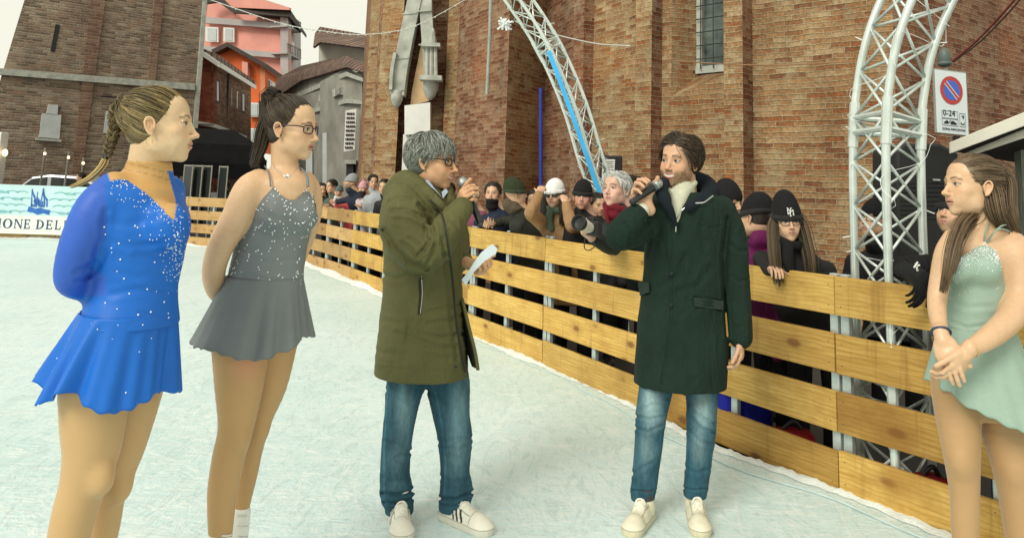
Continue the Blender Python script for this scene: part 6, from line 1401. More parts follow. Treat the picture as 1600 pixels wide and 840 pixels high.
# ------------------------------------------------------------------ girl in the blue dress
def girl_blue():
    s = Fig(2.36); r = s.p(150, 1040); t = thing('person', 'young woman in a rhinestoned royal blue skating dress with braided hair, hands behind her back', 'person', (r[0], s.Y, 0))
    sk = (.70, .50, .30); nude = (.58, .345, .13); tights = (.55, .345, .155)
    H = Head(s.p(249, 196, .02), 101, 3, -3, 1.0, True); nb = s.p(222, 292, .05)
    o = H.ops(neck=nb, nr=.050)
    o += [('u', s.stack([(285, 195, 262, .10, .06), (300, 172, 278, .145, .06), (345, 150, 282, .15, .06), (400, 152, 278, .13, .06), (450, 152, 268, .12, .06), (500, 145, 268, .15, .06), (560, 125, 250, .14, .06), (610, 112, 240, .13, .06)]), .03)]
    LG = len(o); o += s.tube([(150, 600, 0, 51.5), (146, 660, 0, 45.2), (143, 705, 0, 39.5), (130, 757, 0, 32.8), (117, 800, 0, 31.1), (106, 850, 0, 28.6), (98, 910, 0.02, 22.7), (92, 965, 0.03, 16.8)], .02)
    o += s.tube([(205, 600, 0.16, 47.7), (198, 650, 0.16, 40.4), (186, 705, 0.16, 34.4), (168, 765, 0.17, 26.9), (160, 820, 0.18, 24.4), (150, 880, 0.18, 21.0), (142, 940, 0.18, 16.0)], .004)
    o += [('u', P_ell(s.p(160, 748, -.03), (.028, .028, .04)), .03), ('u', P_ell(s.p(188, 760, .14), (.030, .030, .042)), .03)]
    hd = boxof([H.w((x, y, z)) for x in (-.1, .1) for y in (-.14, .14) for z in (-.13, .13)], .0)
    def pt(V, c, N):
        x, y = proj(V); c[:] = sk; c = H.paint(V, sk, lip=(.50, .22, .17), brow=(.10, .065, .03), iris=(.06, .05, .03), gaze=(.002, 0), col=c)
        z = V[:, 2]; leg = z < 1.0; c[leg] = tights; c[leg & (x > 0)] *= (1+.06*snoise(V[leg & (x > 0)], 3, 2))[:, None]
        return c
    mesh('body', o, .0065, SKIN, t, sk, fine=[(hd[0], hd[1], .0027)], paint=pt); mesh('tights', o[LG:]+[('f', lambda P: -.003+0*P[:, 0], 0)], .006, TIGHT, t, tights)

    # dress bodice with nude yoke
    d = [('u', s.stack([(252, 204, 264, .060, .04), (268, 196, 266, .066, .05), (284, 178, 268, .10, .06), (300, 160, 277, .15, .06), (345, 146, 284, .155, .06), (372, 143, 284, .15, .06), (400, 147, 280, .137, .06), (445, 149, 271, .125, .06), (475, 143, 270, .14, .06), (505, 134, 271, .16, .06)], off=.004), .0)]
    d += [('u', P_ell(s.p(262, 352, -.035), (.062, .058, .066)), .035), ('u', P_ell(s.p(268, 352, .13), (.052, .055, .064)), .035)]
    d += s.tube([(178, 296, -.04, 28), (152, 325, -.075, 32), (130, 368, -.09, 30), (113, 412, -.09, 25), (110, 438, -.07, 22), (130, 449, .0, 20), (165, 450, .09, 18), (205, 448, .16, 16)], .03)
    d += s.tube([(262, 300, .2, 26), (262, 330, .24, 24), (240, 400, .26, 20)], .03)
    lines = [([(160, 345), (200, 352), (240, 340)], 6, .0022), ([(165, 375), (205, 386), (262, 378)], 5, .0028), ([(180, 425), (215, 432), (262, 424)], 5, .002), ([(176, 460), (215, 452), (266, 456)], 5, .0025), ([(150, 420), (160, 405), (168, 385)], 5, .004), ([(165, 330), (160, 370), (150, 400)], 5, .004), ([(215, 398), (245, 402), (270, 396)], 6, .0025), ([(216, 486), (245, 494), (272, 497)], 2.0, .003), ([(118, 425), (135, 418), (150, 408)], 4, .003), ([(118, 440), (134, 436), (146, 426)], 3, .003)]
    d.append(wrinkle(lines)); d.append(('f', lambda P: .0012*snoise(P, 9, 3), 0))
    V, F = sdf(d, .0046, fine=()); N = normals(V, F); x, y = proj(V)
    blue = np.array((.008, .135, .56)); c = np.tile(blue, (len(V), 1))
    arm = (polyd(x, y, [(178, 296), (150, 325), (128, 368), (110, 415), (108, 442), (140, 452)]) < 31) & (x < 165); c[arm & (y < 462)] = (.035, .115, .52)
    vneck = (y < 300) & ((y < 268) | inpoly(x, y, [(160, 240), (172, 283), (188, 279), (200, 282), (228, 302), (254, 326), (272, 345), (275, 320), (268, 290), (262, 268), (290, 240)])) | inpoly(x, y, [(160, 240), (172, 283), (188, 279), (200, 282), (228, 302), (254, 326), (272, 346), (276, 320), (268, 290), (262, 268), (290, 240)])
    c[vneck] = nude
    for yy in (262, 272): c[vneck & (np.abs(y-yy-.25*(x-230)) < .9)] *= .72
    b = put('bodice', V, F, LYCRA, t, True, col=c)
    top = np.array([(200, 284), (228, 304), (254, 328), (273, 348)]); dl = polyd(x, y, [(178, 285), (200, 284), (228, 304), (254, 328), (273, 348), (276, 420)])
    m = (~vneck)*(N[:, 1] < .3)*(np.exp(-dl/11)*(x < 296)*(x > 172)+.25*np.exp(-polyd(x, y, [(276, 345), (272, 415)])/5)); gems(V, N, m, 360, .0016, b, 1)
    m = (~vneck)*(N[:, 1] < -.2)*(y > 340)*(x > 160).astype(float); gems(V, N, m, 30, .0025, b, 2, 'larger_rhinestones')
    # skirt
    c0 = s.p(203, 484, .06); c1 = s.p(172, 592, .06)
    def hem(th): return .018*max(0, math.sin(-th))-.03*math.exp(-((th-4.62)/.20)**2)+.022*(math.cos(th)+.4)+.012*math.sin(5*th)
    o_, V, F = skirt('skirt', (c0, .128, .155), (c1, .178, .21), hem, LYCRA, t, blue, ruff=10, amp=.026, seed=4, prof=1.0)
    N = -normals(V, F); m = (V[:, 1] < s.Y).astype(float); gems(V, np.tile([0, -1., 0], (len(V), 1)), m, 22, .0025, o_, 3)
    # hair
    hb, ht = (.045, .030, .011), (.42, .31, .12)
    co = cap_ops(H, .003, nape=-.062); Vc, Fc = sdf(co, .004); parts = [(Vc, Fc, cap_col(H, Vc, (0, -.098, .072), hb, ht, 1))]
    an = (0, -.098, .072); parts.append(hair_pulled(H, an, 2300, hb, ht, seed=3, zmin=-.78, thick=.003))
    hr = joinm(parts); hair = put('hair', hr[0], hr[1], HAIR, t, True, col=hr[2])
    A0 = H.w((0, -.104, .076)); bp = spline([A0, s.p(193, 158, .02), s.p(180, 176, .01), s.p(179, 200, .0), s.p(173, 224, -.02), s.p(167, 243, -.03)], 14); parts = []
    T = np.gradient(bp, axis=0); u_, v_, _ = frame(T[0]); fr_ = []
    for k in range(len(bp)): tt = T[k]/L_(T[k]); u_ = u_-tt*(u_@tt); u_ /= L_(u_); fr_.append((u_.copy(), np.cross(tt, u_)))
    for j in range(3):
        ph = j*2.094; cen = []
        for k in range(len(bp)):
            a = k*.36+ph; g_ = 1-.25*k/len(bp); w1, w2 = .0135*g_, .0090*g_; U, Vv = fr_[k]; q = np.array([0, 1., 0]); side = np.cross(T[k]/L_(T[k]), q); side /= L_(side); cen.append(bp[k]+side*w1*math.sin(a)+q*w2*math.sin(2*a))
        cen = np.array(cen); rr = np.linspace(.0082, .0060, len(cen)); Vb, Fb = sdf(tubeP(cen[::2], rr[::2], .001, 3), .0028); parts.append((Vb, Fb, (.07, .048, .02)))
        parts.append(lock(cen, .0170, .0125, 60, hb, ht, seed=20+j, r=.0009, K=48, spread=0))
    parts.append(lock([s.p(166, 246, -.03), s.p(158, 262, -.04), s.p(138, 280, -.05), s.p(108, 293, -.06)], .016, .010, 130, (.28, .19, .065), (.62, .46, .20), seed=30, r=.0011))
    hr = joinm(parts); put('braid', hr[0], hr[1], HAIR, hair, True, col=hr[2])
    MB().tube([s.p(168, 240, -.03), s.p(165, 248, -.03)], .0105, 12).build('hair_tie', BLACK, hair, True); MB().tube([H.w((0, -.098, .072)), H.w((0, -.112, .078))], .0125, 12).build('hair_tie', BLACK, hair, True)
    e0 = H.w((.080, -.006, -.047)); m = MB(); m.tube([e0+H.R[1]*.009*math.sin(a)*H.k+H.R[2]*(-.011+.011*math.cos(a)) for a in np.linspace(0, 6.28, 18)], .0013, 6); m.build('earring', GOLD, t, True)
    for hl, to, tp in ((s.p(80, 1034, .0), s.p(150, 1060, -.12), s.p(93, 935, .03)), (s.p(135, 1015, .18), s.p(205, 1035, .10), s.p(145, 915, .18))):
        hl[2] = to[2] = 0; skate(hl, to, t, tp)
# ------------------------------------------------------------------ girl in the grey dress
def girl_grey():
    s = Fig(2.86); r = s.p(360, 900); t = thing('person', 'young woman in a grey sequinned skating dress with glasses and a long ponytail', 'person', (r[0], s.Y, 0))
    sk = (.68, .45, .265); tights = (.50, .30, .125)
    H = Head(s.p(455, 200, .03), 77, -4, 2, 1.0, True); nb = s.p(446, 275, .05)
    o = H.ops(neck=nb, nr=.047, nose=.9)
    o += [('u', s.stack([(268, 424, 474, .055, .05), (280, 398, 490, .10, .05), (300, 392, 492, .115, .05), (330, 392, 488, .12, .05), (370, 380, 478, .11, .05), (420, 366, 468, .10, .05), (460, 355, 470, .12, .05), (540, 340, 462, .14, .05)]), .03)]
    o += s.tube([(404, 284, .0, 20), (389, 300, -.03, 25), (370, 340, -.05, 23.5), (345, 385, -.05, 20), (334, 425, -.02, 17.5), (340, 455, .06, 15), (365, 470, .15, 13)], .025)
    o += s.tube([(478, 284, .12, 16), (487, 300, .14, 15), (489, 330, .16, 14), (480, 370, .2, 12), (460, 420, .22, 11)], .02)
    LG = len(o); o += s.tube([(376, 540, 0, 42.0), (374, 600, 0, 35.5), (369, 665, 0, 26.0), (357, 715, 0, 23.6), (348, 765, 0, 21.5), (345, 815, 0, 18.1), (344, 860, 0, 14.6)], .02)
    o += s.tube([(425, 540, 0.14, 37.0), (418, 600, 0.14, 29.0), (402, 655, 0.14, 21.1), (391, 700, 0.15, 18.5), (383, 745, 0.16, 16.7), (376, 790, 0.16, 12.8), (373, 830, 0.16, 10.6)], .004)
    o += [('u', P_ell(s.p(373, 684, -.03), (.025, .027, .038)), .03), ('u', P_ell(s.p(404, 672, .12), (.026, .028, .038)), .03)]
    hd = boxof([H.w((x, y, z)) for x in (-.1, .1) for y in (-.14, .14) for z in (-.13, .13)], .0)
    def pt(V, c, N):
        c = H.paint(V, sk, lip=(.40, .14, .13), brow=(.05, .03, .018), iris=(.05, .03, .02), col=c); leg = V[:, 2] < 1.0; c[leg & (V[:, 0] > s.p(300, 500)[0])] = tights
        x, y = proj(V); a = leg & (x < 365) & (y < 490); c[a] = sk
        th = leg*np.exp(-((x-385)/26)**2-((y-560)/34)**2); c += th[:, None]*np.array([.14, -.02, .02]); 
        cl = (y > 268) & (y < 330) & (V[:, 2] > 1.2); return c
    def tp_(V, c, N):
        x, y = proj(V); th = np.exp(-((x-385)/24)**2-((y-560)/30)**2); return c+th[:, None]*np.array([.12, -.02, .02])
    mesh('body', o, .006, SKIN, t, sk, fine=[(hd[0], hd[1], .0027)], paint=pt); mesh('tights', o[LG:]+[('f', lambda P: -.003+0*P[:, 0], 0)], .006, TIGHT, t, tights, paint=tp_)
    d = [('u', s.stack([(272, 415, 486, .09, .05), (300, 402, 490, .115, .05), (330, 392, 490, .122, .05), (370, 374, 481, .112, .05), (400, 366, 475, .106, .05), (435, 358, 472, .108, .05), (465, 350, 474, .12, .05)], off=.003), .0)]
    d += [('u', P_ell(s.p(432, 338, -.045), (.060, .055, .062)), .035), ('u', P_ell(s.p(474, 336, .0), (.055, .055, .06)), .035)]
    lines = [([(380, 400), (420, 410), (470, 404)], 4, .002), ([(400, 350), (425, 360), (470, 354)], 5, .0022), ([(410, 330), (435, 345), (462, 345)], 5, .002), ([(378, 425), (420, 436), (474, 436)], 2.0, .0025), ([(395, 360), (430, 372), (460, 368)], 5, .002), ([(372, 385), (400, 395), (430, 396)], 4, .002)]; d.append(wrinkle(lines)); d.append(('f', lambda P: .0014*snoise(P, 8, 5), 0))
    V, F = sdf(d, .0042); N = normals(V, F); x, y = proj(V); Fc = V[F].mean(1); fx, fy = proj(Fc)
    keep_poly = [(410, 296), (420, 288), (427, 290), (436, 303), (450, 312), (462, 312), (474, 302), (478, 292), (484, 290), (489, 302), (494, 330), (505, 360), (500, 480), (340, 480), (350, 420), (372, 365), (398, 318), (412, 300)]
    back = Fc[:, 1] > s.Y+.06; keep = inpoly(fx, fy, keep_poly) | (back & (fy > 318)); F = F[keep]; u_, inv = np.unique(F, return_inverse=True); V = V[u_]; N = N[u_]; F = inv.reshape(F.shape); x, y = proj(V)
    grey = np.array((.185, .205, .205)); b = put('bodice', V, F, LYCRA, t, True, col=np.tile(grey, (len(V), 1)))
    m = (N[:, 1] < -.1)*np.clip(1.25-(y-300)/150, .12, 1); gems(V, N, m, 190, .0025, b, 4)
    for pl in ([(423, 291, -.075), (421, 276, -.06), (417, 264, -.01), (414, 260, .06)], [(481, 292, -.06), (480, 278, -.04), (474, 266, .02), (468, 262, .08)]): MB().tube(spline([s.p(*q) for q in pl], 6), .0055, 6, ry=.5).build('strap', plain('grey_strap', tuple(grey), .6), b, True)
    c0 = s.p(414, 432, .05); c1 = s.p(397, 522, .05)
    def hem(th): return .045*max(0, math.sin(-th))**1.2+.012*math.sin(4*th)
    skirt('skirt', (c0, .137, .112), (c1, .207, .19), hem, CHIF, t, grey*.98, ruff=9, amp=.020, seed=9, prof=1.05)
    hb, ht = (.022, .014, .009), (.11, .075, .04); an = (0, -.075, .098); parts = []
    Vc, Fc = sdf(cap_ops(H, .003, nape=-.062), .004); parts.append((Vc, Fc, cap_col(H, Vc, an, hb, ht, 2))); parts.append(hair_pulled(H, an, 2300, hb, ht, seed=5, zmin=-.75, thick=.003))
    hr = joinm(parts); hair = put('hair', hr[0], hr[1], HAIR, t, True, col=hr[2]); A0 = H.w((0, -.075, .112)); pth = [A0, H.w((0, -.105, .115)), s.p(424, 172, .04), s.p(412, 205, .03), s.p(405, 235, .02), s.p(394, 262, -.01)]
    Vc, Fc = sdf(core(pth, .05, .018), .005); hr = joinm([(Vc, Fc, (.022, .015, .01)), lock(pth, .062, .034, 420, hb, ht, seed=8, r=.0012)]); put('ponytail', hr[0], hr[1], HAIR, hair, True, col=hr[2])
    MB().tube([H.w((0, -.072, .105)), H.w((0, -.085, .112))], .016, 12).build('hair_tie', BLACK, hair, True)
    glasses(H, plain('plum_frame', (.035, .012, .045), .3, .1, 20, 0), t)
    m = MB(); nk = spline([s.p(428, 258, -.02), s.p(434, 268, -.07), s.p(449, 276, -.09), s.p(462, 266, -.05), s.p(468, 256, .0)], 8); m.tube(nk, .0014, 5); m.ell(s.p(450, 275, -.095), (.009, .005, .008)); m.build('necklace', SILV, t, True)
    for hl, to, tp in ((s.p(332, 902, .0), s.p(385, 915, -.13), s.p(344, 832, .0)), (s.p(362, 868, .17), s.p(395, 885, -.02), s.p(374, 800, .16))):
        hl[2] = to[2] = 0; skate(hl, to, t, tp)
# ------------------------------------------------------------------ man in the olive parka
def man_olive():
    s = Fig(G(660, 815)[1]); r = s.p(665, 815); t = thing('person', 'grey-haired man in an olive parka and jeans speaking into a microphone, holding paper', 'person', (r[0], s.Y, 0))
    sk = (.62, .36, .20); H = Head(s.p(675, 252, .0), 74, -2, 0, 1.13, False); nb = s.p(660, 305, .04)
    o = H.ops(smile=.7, mouth=.003, neck=nb, nr=.055, nose=1.15)
    h1 = s.p(722, 282, -.03); t1 = s.p(751, 349, -.13); ax = (h1-t1)/L_(h1-t1); grip = h1-ax*.092
    n1 = np.array([.86, .35, 0.]); n1 -= ax*(n1@ax); n1 /= L_(n1); d1 = np.cross(n1, ax); d1 = d1 if d1[1] < 0 else -d1
    tt1 = np.cross(d1, n1)
    wr = grip-n1*.040-d1*.045-ax*.02
    ho = hand_ops(wr, d1*.9-n1*.1, n1, bool(tt1@ax > 0), curl=(50, 62, 45), s=1.05, thumb=(.5, .45), tcurl=25)
    ho += [('u', P_rc(wr-d1*.01, s.p(716, 335, -.16), .026, .026), .012)]
    p2 = s.p(748, 424, -.10); d2 = np.array([.35, -.35, -.75]); n2 = np.array([-.5, -.75, .1]); w2 = s.p(733, 412, .0)
    h2 = hand_ops(w2, (.75, -.45, -.30), (-.30, -.35, .88), False, curl=(55, 60, 45), s=.98, thumb=(.5, .5)); h2 += [('u', P_rc(w2, s.p(715, 400, .1), .026, .028), .01)]
    o2 = o+ho+h2+[('u', s.stack([(300, 640, 690, .06, .04), (420, 630, 690, .08, .04), (560, 630, 690, .08, .04)]), .02)]
    o2 += s.tube([(640, 560, .05, 16), (624, 700, .0, 12), (622, 800, .0, 11)]) + s.tube([(690, 560, .05, 16), (709, 700, .03, 12), (706, 800, .03, 11)])
    hd = boxof([H.w((x, y, z)) for x in (-.1, .1) for y in (-.14, .15) for z in (-.13, .13)], .0); hb1 = boxof([s.p(700, 275, -.3), s.p(745, 335, .06)], .03); hb2 = boxof([s.p(722, 400, -.18), s.p(768, 445, .08)], .03)
    mesh('body', o2, .008, SKIN, t, sk, fine=[(hd[0], hd[1], .003), (*hb1, .003), (*hb2, .003)], paint=lambda V, c, N: H.paint(V, sk, lip=(.50, .22, .17), brow=(.14, .12, .10), iris=(.05, .035, .02), smile=.7, mouth=.003, stub=.10, stubc=(.35, .28, .22), flush=.35, col=c))
    MB().tube([t1*.0+grip-n1*.0+d1*.022+n1*.006-ax*.012+n1*.018*math.cos(a)+d1*.012*math.sin(a) for a in np.linspace(0, 6.28, 14)], .002, 6).build('ring', SILV, t)
    mic('black microphone held up by the man in the olive parka', t1, h1)
    # parka
    olive = np.array((.098, .096, .034)); rows = [(292, 622, 690, .13, .05), (306, 608, 702, .19, .05), (330, 600, 711, .215, .05), (380, 600, 719, .215, .05), (440, 600, 722, .20, .05), (500, 594, 726, .21, .05), (550, 589, 730, .22, .05), (582, 586, 731, .225, .05)]
    d = [('u', s.stack(rows, n=2.3), 0)]
    d += s.tube([(630, 316, -.10, 32), (630, 350, -.19, 37), (645, 385, -.24, 35), (668, 396, -.26, 29), (690, 370, -.24, 27), (710, 342, -.19, 22), (722, 326, -.165, 18)], .03)
    d += s.tube([(690, 320, .2, 28), (708, 370, .22, 25), (716, 402, .14, 18), (727, 408, .04, 13)], .03)
    d += s.tube([(617, 300, -.02, 20), (632, 284, -.06, 18), (652, 288, -.10, 13), (668, 306, -.13, 9)], .015); d += s.tube([(617, 300, .02, 20), (634, 282, .12, 17), (660, 285, .17, 12), (690, 300, .14, 10)], .015)
    d += [('s', P_ell(s.p(668, 278, .04), (.075, .085, .06)), .02)]
    d += s.tube([(668, 300, -.13, 8), (684, 318, -.14, 8), (700, 332, -.13, 6)], .01) + s.tube([(698, 298, .02, 9), (704, 315, -.05, 9)], .01)
    lines = [([(612, 330), (635, 328), (660, 340)], 3.5, .007), ([(618, 343), (640, 346), (664, 358)], 3.5, .006), ([(600, 360), (615, 385), (640, 410), (668, 420)], 4, .012), ([(655, 320), (672, 345), (680, 372)], 3.5, .009), ([(672, 375), (664, 388), (652, 400)], 3, .009), ([(680, 378), (676, 398), (668, 412)], 3, .009), ([(690, 372), (694, 385), (694, 398)], 3, .007), ([(640, 372), (655, 380), (662, 392)], 3, .007),
             ([(608, 315), (622, 308), (645, 312)], 3, .006), ([(700, 338), (712, 350), (718, 362)], 3, .004), ([(628, 378), (645, 392), (650, 404)], 2.6, .005),
             ([(602, 430), (620, 436), (640, 428)], 4, .006), ([(655, 490), (690, 482), (722, 474)], 3, .005), ([(668, 505), (700, 500), (724, 490)], 3, .005), ([(655, 520), (690, 527), (724, 520)], 3, .005), ([(620, 520), (650, 530), (690, 545), (720, 540)], 4, .005), ([(600, 500), (620, 505), (645, 500)], 4, .004), ([(640, 505), (634, 535), (630, 575)], 4, .003), ([(694, 396), (700, 440), (706, 500), (714, 560)], 3.5, .006), ([(592, 550), (640, 556), (700, 560)], 5, .004),
             ([(656, 436), (658, 462), (655, 490)], 1.8, .008), ([(588, 572), (650, 578), (716, 580)], 1.5, .003)]
    d.append(wrinkle(lines)); d.append(('f', lambda P: .0042*snoise(P, 3.2, 11)+.0028*snoise(P*[1, 1, 2.2], 7, 12), 0))
    def pt(V, c, N):
        x, y = proj(V); c[:] = olive; z = snoise(V, 2, 4); c *= (1+.10*z)[:, None]
        c[inpoly(x, y, [(724, 470), (734, 505), (748, 580), (738, 590), (716, 590), (720, 520)]) & (N[:, 1] > -.2)] = (.02, .018, .014)
        return c
    V, F = sdf(d, .0055, pad=.02); cc = np.tile(olive, (len(V), 1)); cc = pt(V, cc, normals(V, F)); pk = put('parka', V, F, PARKA, t, True, col=cc); DK = plain('dark_zip', (.012, .012, .010), .5)
    z1 = drape(V, F, [(657, 432), (658, 460), (655, 489)], out=.0015); MB().tube(z1, .0035, 6).build('pocket_zip', DK, pk, True); MB().tube(z1+[.0045, .001, 0], .0016, 5).build('zip_trim', SILV, pk)
    z2 = drape(V, F, [(672, 312), (690, 335), (703, 400), (709, 450), (713, 500), (720, 545), (727, 580)], out=.002); MB().tube(z2, .004, 6).build('front_placket', DK, pk, True)
    for px, py in ((716, 512), (713, 573)): m = MB(); m.lathe([(.006, -.002), (.006, .001), (.003, .002)], W(px, py, V[raycast(V, F, px, py)][1]-.002), (np.array([1, 0, 0]), np.array([0, 0, 1]), np.array([0, -1, 0])), 10); m.build('snap_button', DK, pk)
    # open right-hand front flap
    m = MB(); fl = [s.p(722, 470, -.02), s.p(732, 508, -.03), s.p(742, 548, -.04), s.p(747, 577, -.05), s.p(737, 572, .05), s.p(726, 540, .08), s.p(718, 500, .08)]; m.extrude(fl, (0, .012, 0)); o_ = m.build('front_flap', plain('dark_lining', (.022, .02, .014), .8), pk)
    MB().tube(spline([s.p(722, 466, -.03), s.p(732, 508, -.04), s.p(742, 548, -.05), s.p(747, 578, -.06)], 6), [.008]*19, 8).build('flap_edge', plain('olive_edge', tuple(olive), .8), pk, True)
    # shirt collar
    m = MB(); m.extrude([s.p(664, 283, -.075), s.p(680, 298, -.10), s.p(692, 310, -.105), s.p(684, 300, -.08), s.p(668, 279, -.06)], (0, .006, 0)); m.extrude([s.p(692, 310, -.105), s.p(700, 300, -.05), s.p(697, 293, -.02), s.p(690, 300, -.06)], (0, .006, 0)); m.extrude([s.p(714, 327, -.215), s.p(730, 338, -.20), s.p(733, 331, -.17), s.p(718, 318, -.19)], (0, .01, 0)); m.build('shirt', plain('pale_blue_shirt', (.40, .48, .58), .8), t)
    # jeans
    d = s.tube([(650, 560, .03, 34), (634, 600, .03, 30), (626, 645, .02, 25), (620, 690, .0, 23.5), (617, 740, .0, 23), (620, 768, .0, 25.5), (623, 784, .0, 23), (624, 797, .0, 22)], .015)
    d += s.tube([(690, 560, .06, 36), (700, 600, .06, 34), (705, 645, .05, 29), (711, 685, .03, 27), (711, 735, .03, 22.5), (713, 768, .03, 26), (709, 783, .03, 22), (706, 792, .03, 20)], .015)
    lines = [([(598, 770), (625, 772), (650, 764)], 2.5, .010), ([(600, 784), (622, 786), (648, 776)], 2.2, .008), ([(603, 688), (625, 697), (641, 703)], 2.5, .006), ([(618, 715), (632, 709), (642, 706)], 2.5, .007), ([(606, 660), (612, 664), (624, 662)], 3, .004), ([(688, 778), (712, 779), (738, 768)], 2.5, .010), ([(690, 788), (708, 792), (728, 780)], 2, .006), ([(686, 690), (710, 686), (737, 684)], 3, .004), ([(690, 700), (715, 702), (735, 694)], 3, .003), ([(668, 610), (690, 625), (712, 630)], 3, .005), ([(604, 610), (620, 622), (640, 625)], 3, .005), ([(690, 745), (710, 752), (732, 748)], 3, .004), ([(598, 745), (615, 752), (636, 748)], 3, .004)]
    d += [cutbelow(s.p(622, 800, 0), .09), cutbelow(s.p(709, 797, .03), .09)]
    d.append(wrinkle(lines)); d.append(('f', lambda P: .0020*snoise(P, 6, 21), 0))
    def jp(V, c, N):
        x, y = proj(V); g = lambda a, b, w, h: np.exp(-((x-a)/w)**2-((y-b)/h)**2); f = .9*g(632, 640, 13, 45)+.55*g(622, 712, 12, 22)+.8*g(717, 640, 14, 50)+.7*g(713, 712, 13, 28)+.2*g(620, 760, 12, 10)
        a, b = np.array((.032, .088, .125)), np.array((.17, .29, .33)); f = np.clip(f+.15*snoise(V, 5, 8), 0, 1)[:, None]; c[:] = a*(1-f)+b*f
        sm = (polyd(x, y, [(606, 590), (603, 650), (600, 700), (600, 780)]) < 1.2) | (polyd(x, y, [(680, 612), (690, 660), (696, 720), (694, 770)]) < 1.2); c[sm] *= 1.5; return c
    mesh('jeans', d, .0048, DENIM, t, (.03, .1, .16), paint=jp)
    # shoes
    for a, b in ((s.p(622, 801, .06), s.p(628, 838, -.2)), (s.p(692, 803, .05), s.p(757, 832, -.10))):
        a = G(*proj(a)[:2] if False else (0, 0)) if False else a; 
    sneaker('shoe', G(622, 810), G(629, 848), parent=t, w=.060, stripes=(.02, .018, .03)); sneaker('shoe', G(690, 806), G(766, 838), parent=t, w=.060, stripes=(.02, .018, .03))
    # paper
    m = MB(); pts = [(769, 381), (777, 388), (775, 396), (757, 408), (741, 424), (728, 446), (721, 437), (731, 425), (741, 409), (752, 394)]
    P = [s.p(x, y, -.16-.0006*(x-745)+.0006*(y-410)) for x, y in pts]; m.extrude(P, (.0, .0025, 0)); tag(m.build('paper_sheet', plain('white_paper', (.66, .74, .78), .7, .03)), 'folded white paper sheet in the lowered hand of the man in the olive parka', 'paper')
    # hair
    hb, ht = (.075, .088, .072), (.46, .48, .42); fc = (0, .135, -.064); fa = .153
    Vc, Fc = sdf(cap_ops(H, .010, face=fa, fc=fc, nape=-.072), .004); parts = [(Vc, Fc, (.12, .135, .11))]
    def flow(u_): 
        if u_[2] > .45: return np.array([u_[0]*.8+.15, .6 if u_[1] > -.2 else -.2, -.4-.5*max(0, -u_[1])])
        return np.array([0, -.9 if u_[1] > -.1 else -.3, -.8])
    parts.append(hair_flow(H, flow, 2400, hb, ht, (.045, .085), fa, fc, 6, .010, .0014, -.70, .011, .35)); hr = joinm(parts); put('hair', hr[0], hr[1], HAIR, t, True, col=hr[2])
    glasses(H, PLASB, t, w=.024, hgt=.0145, thick=1.35)
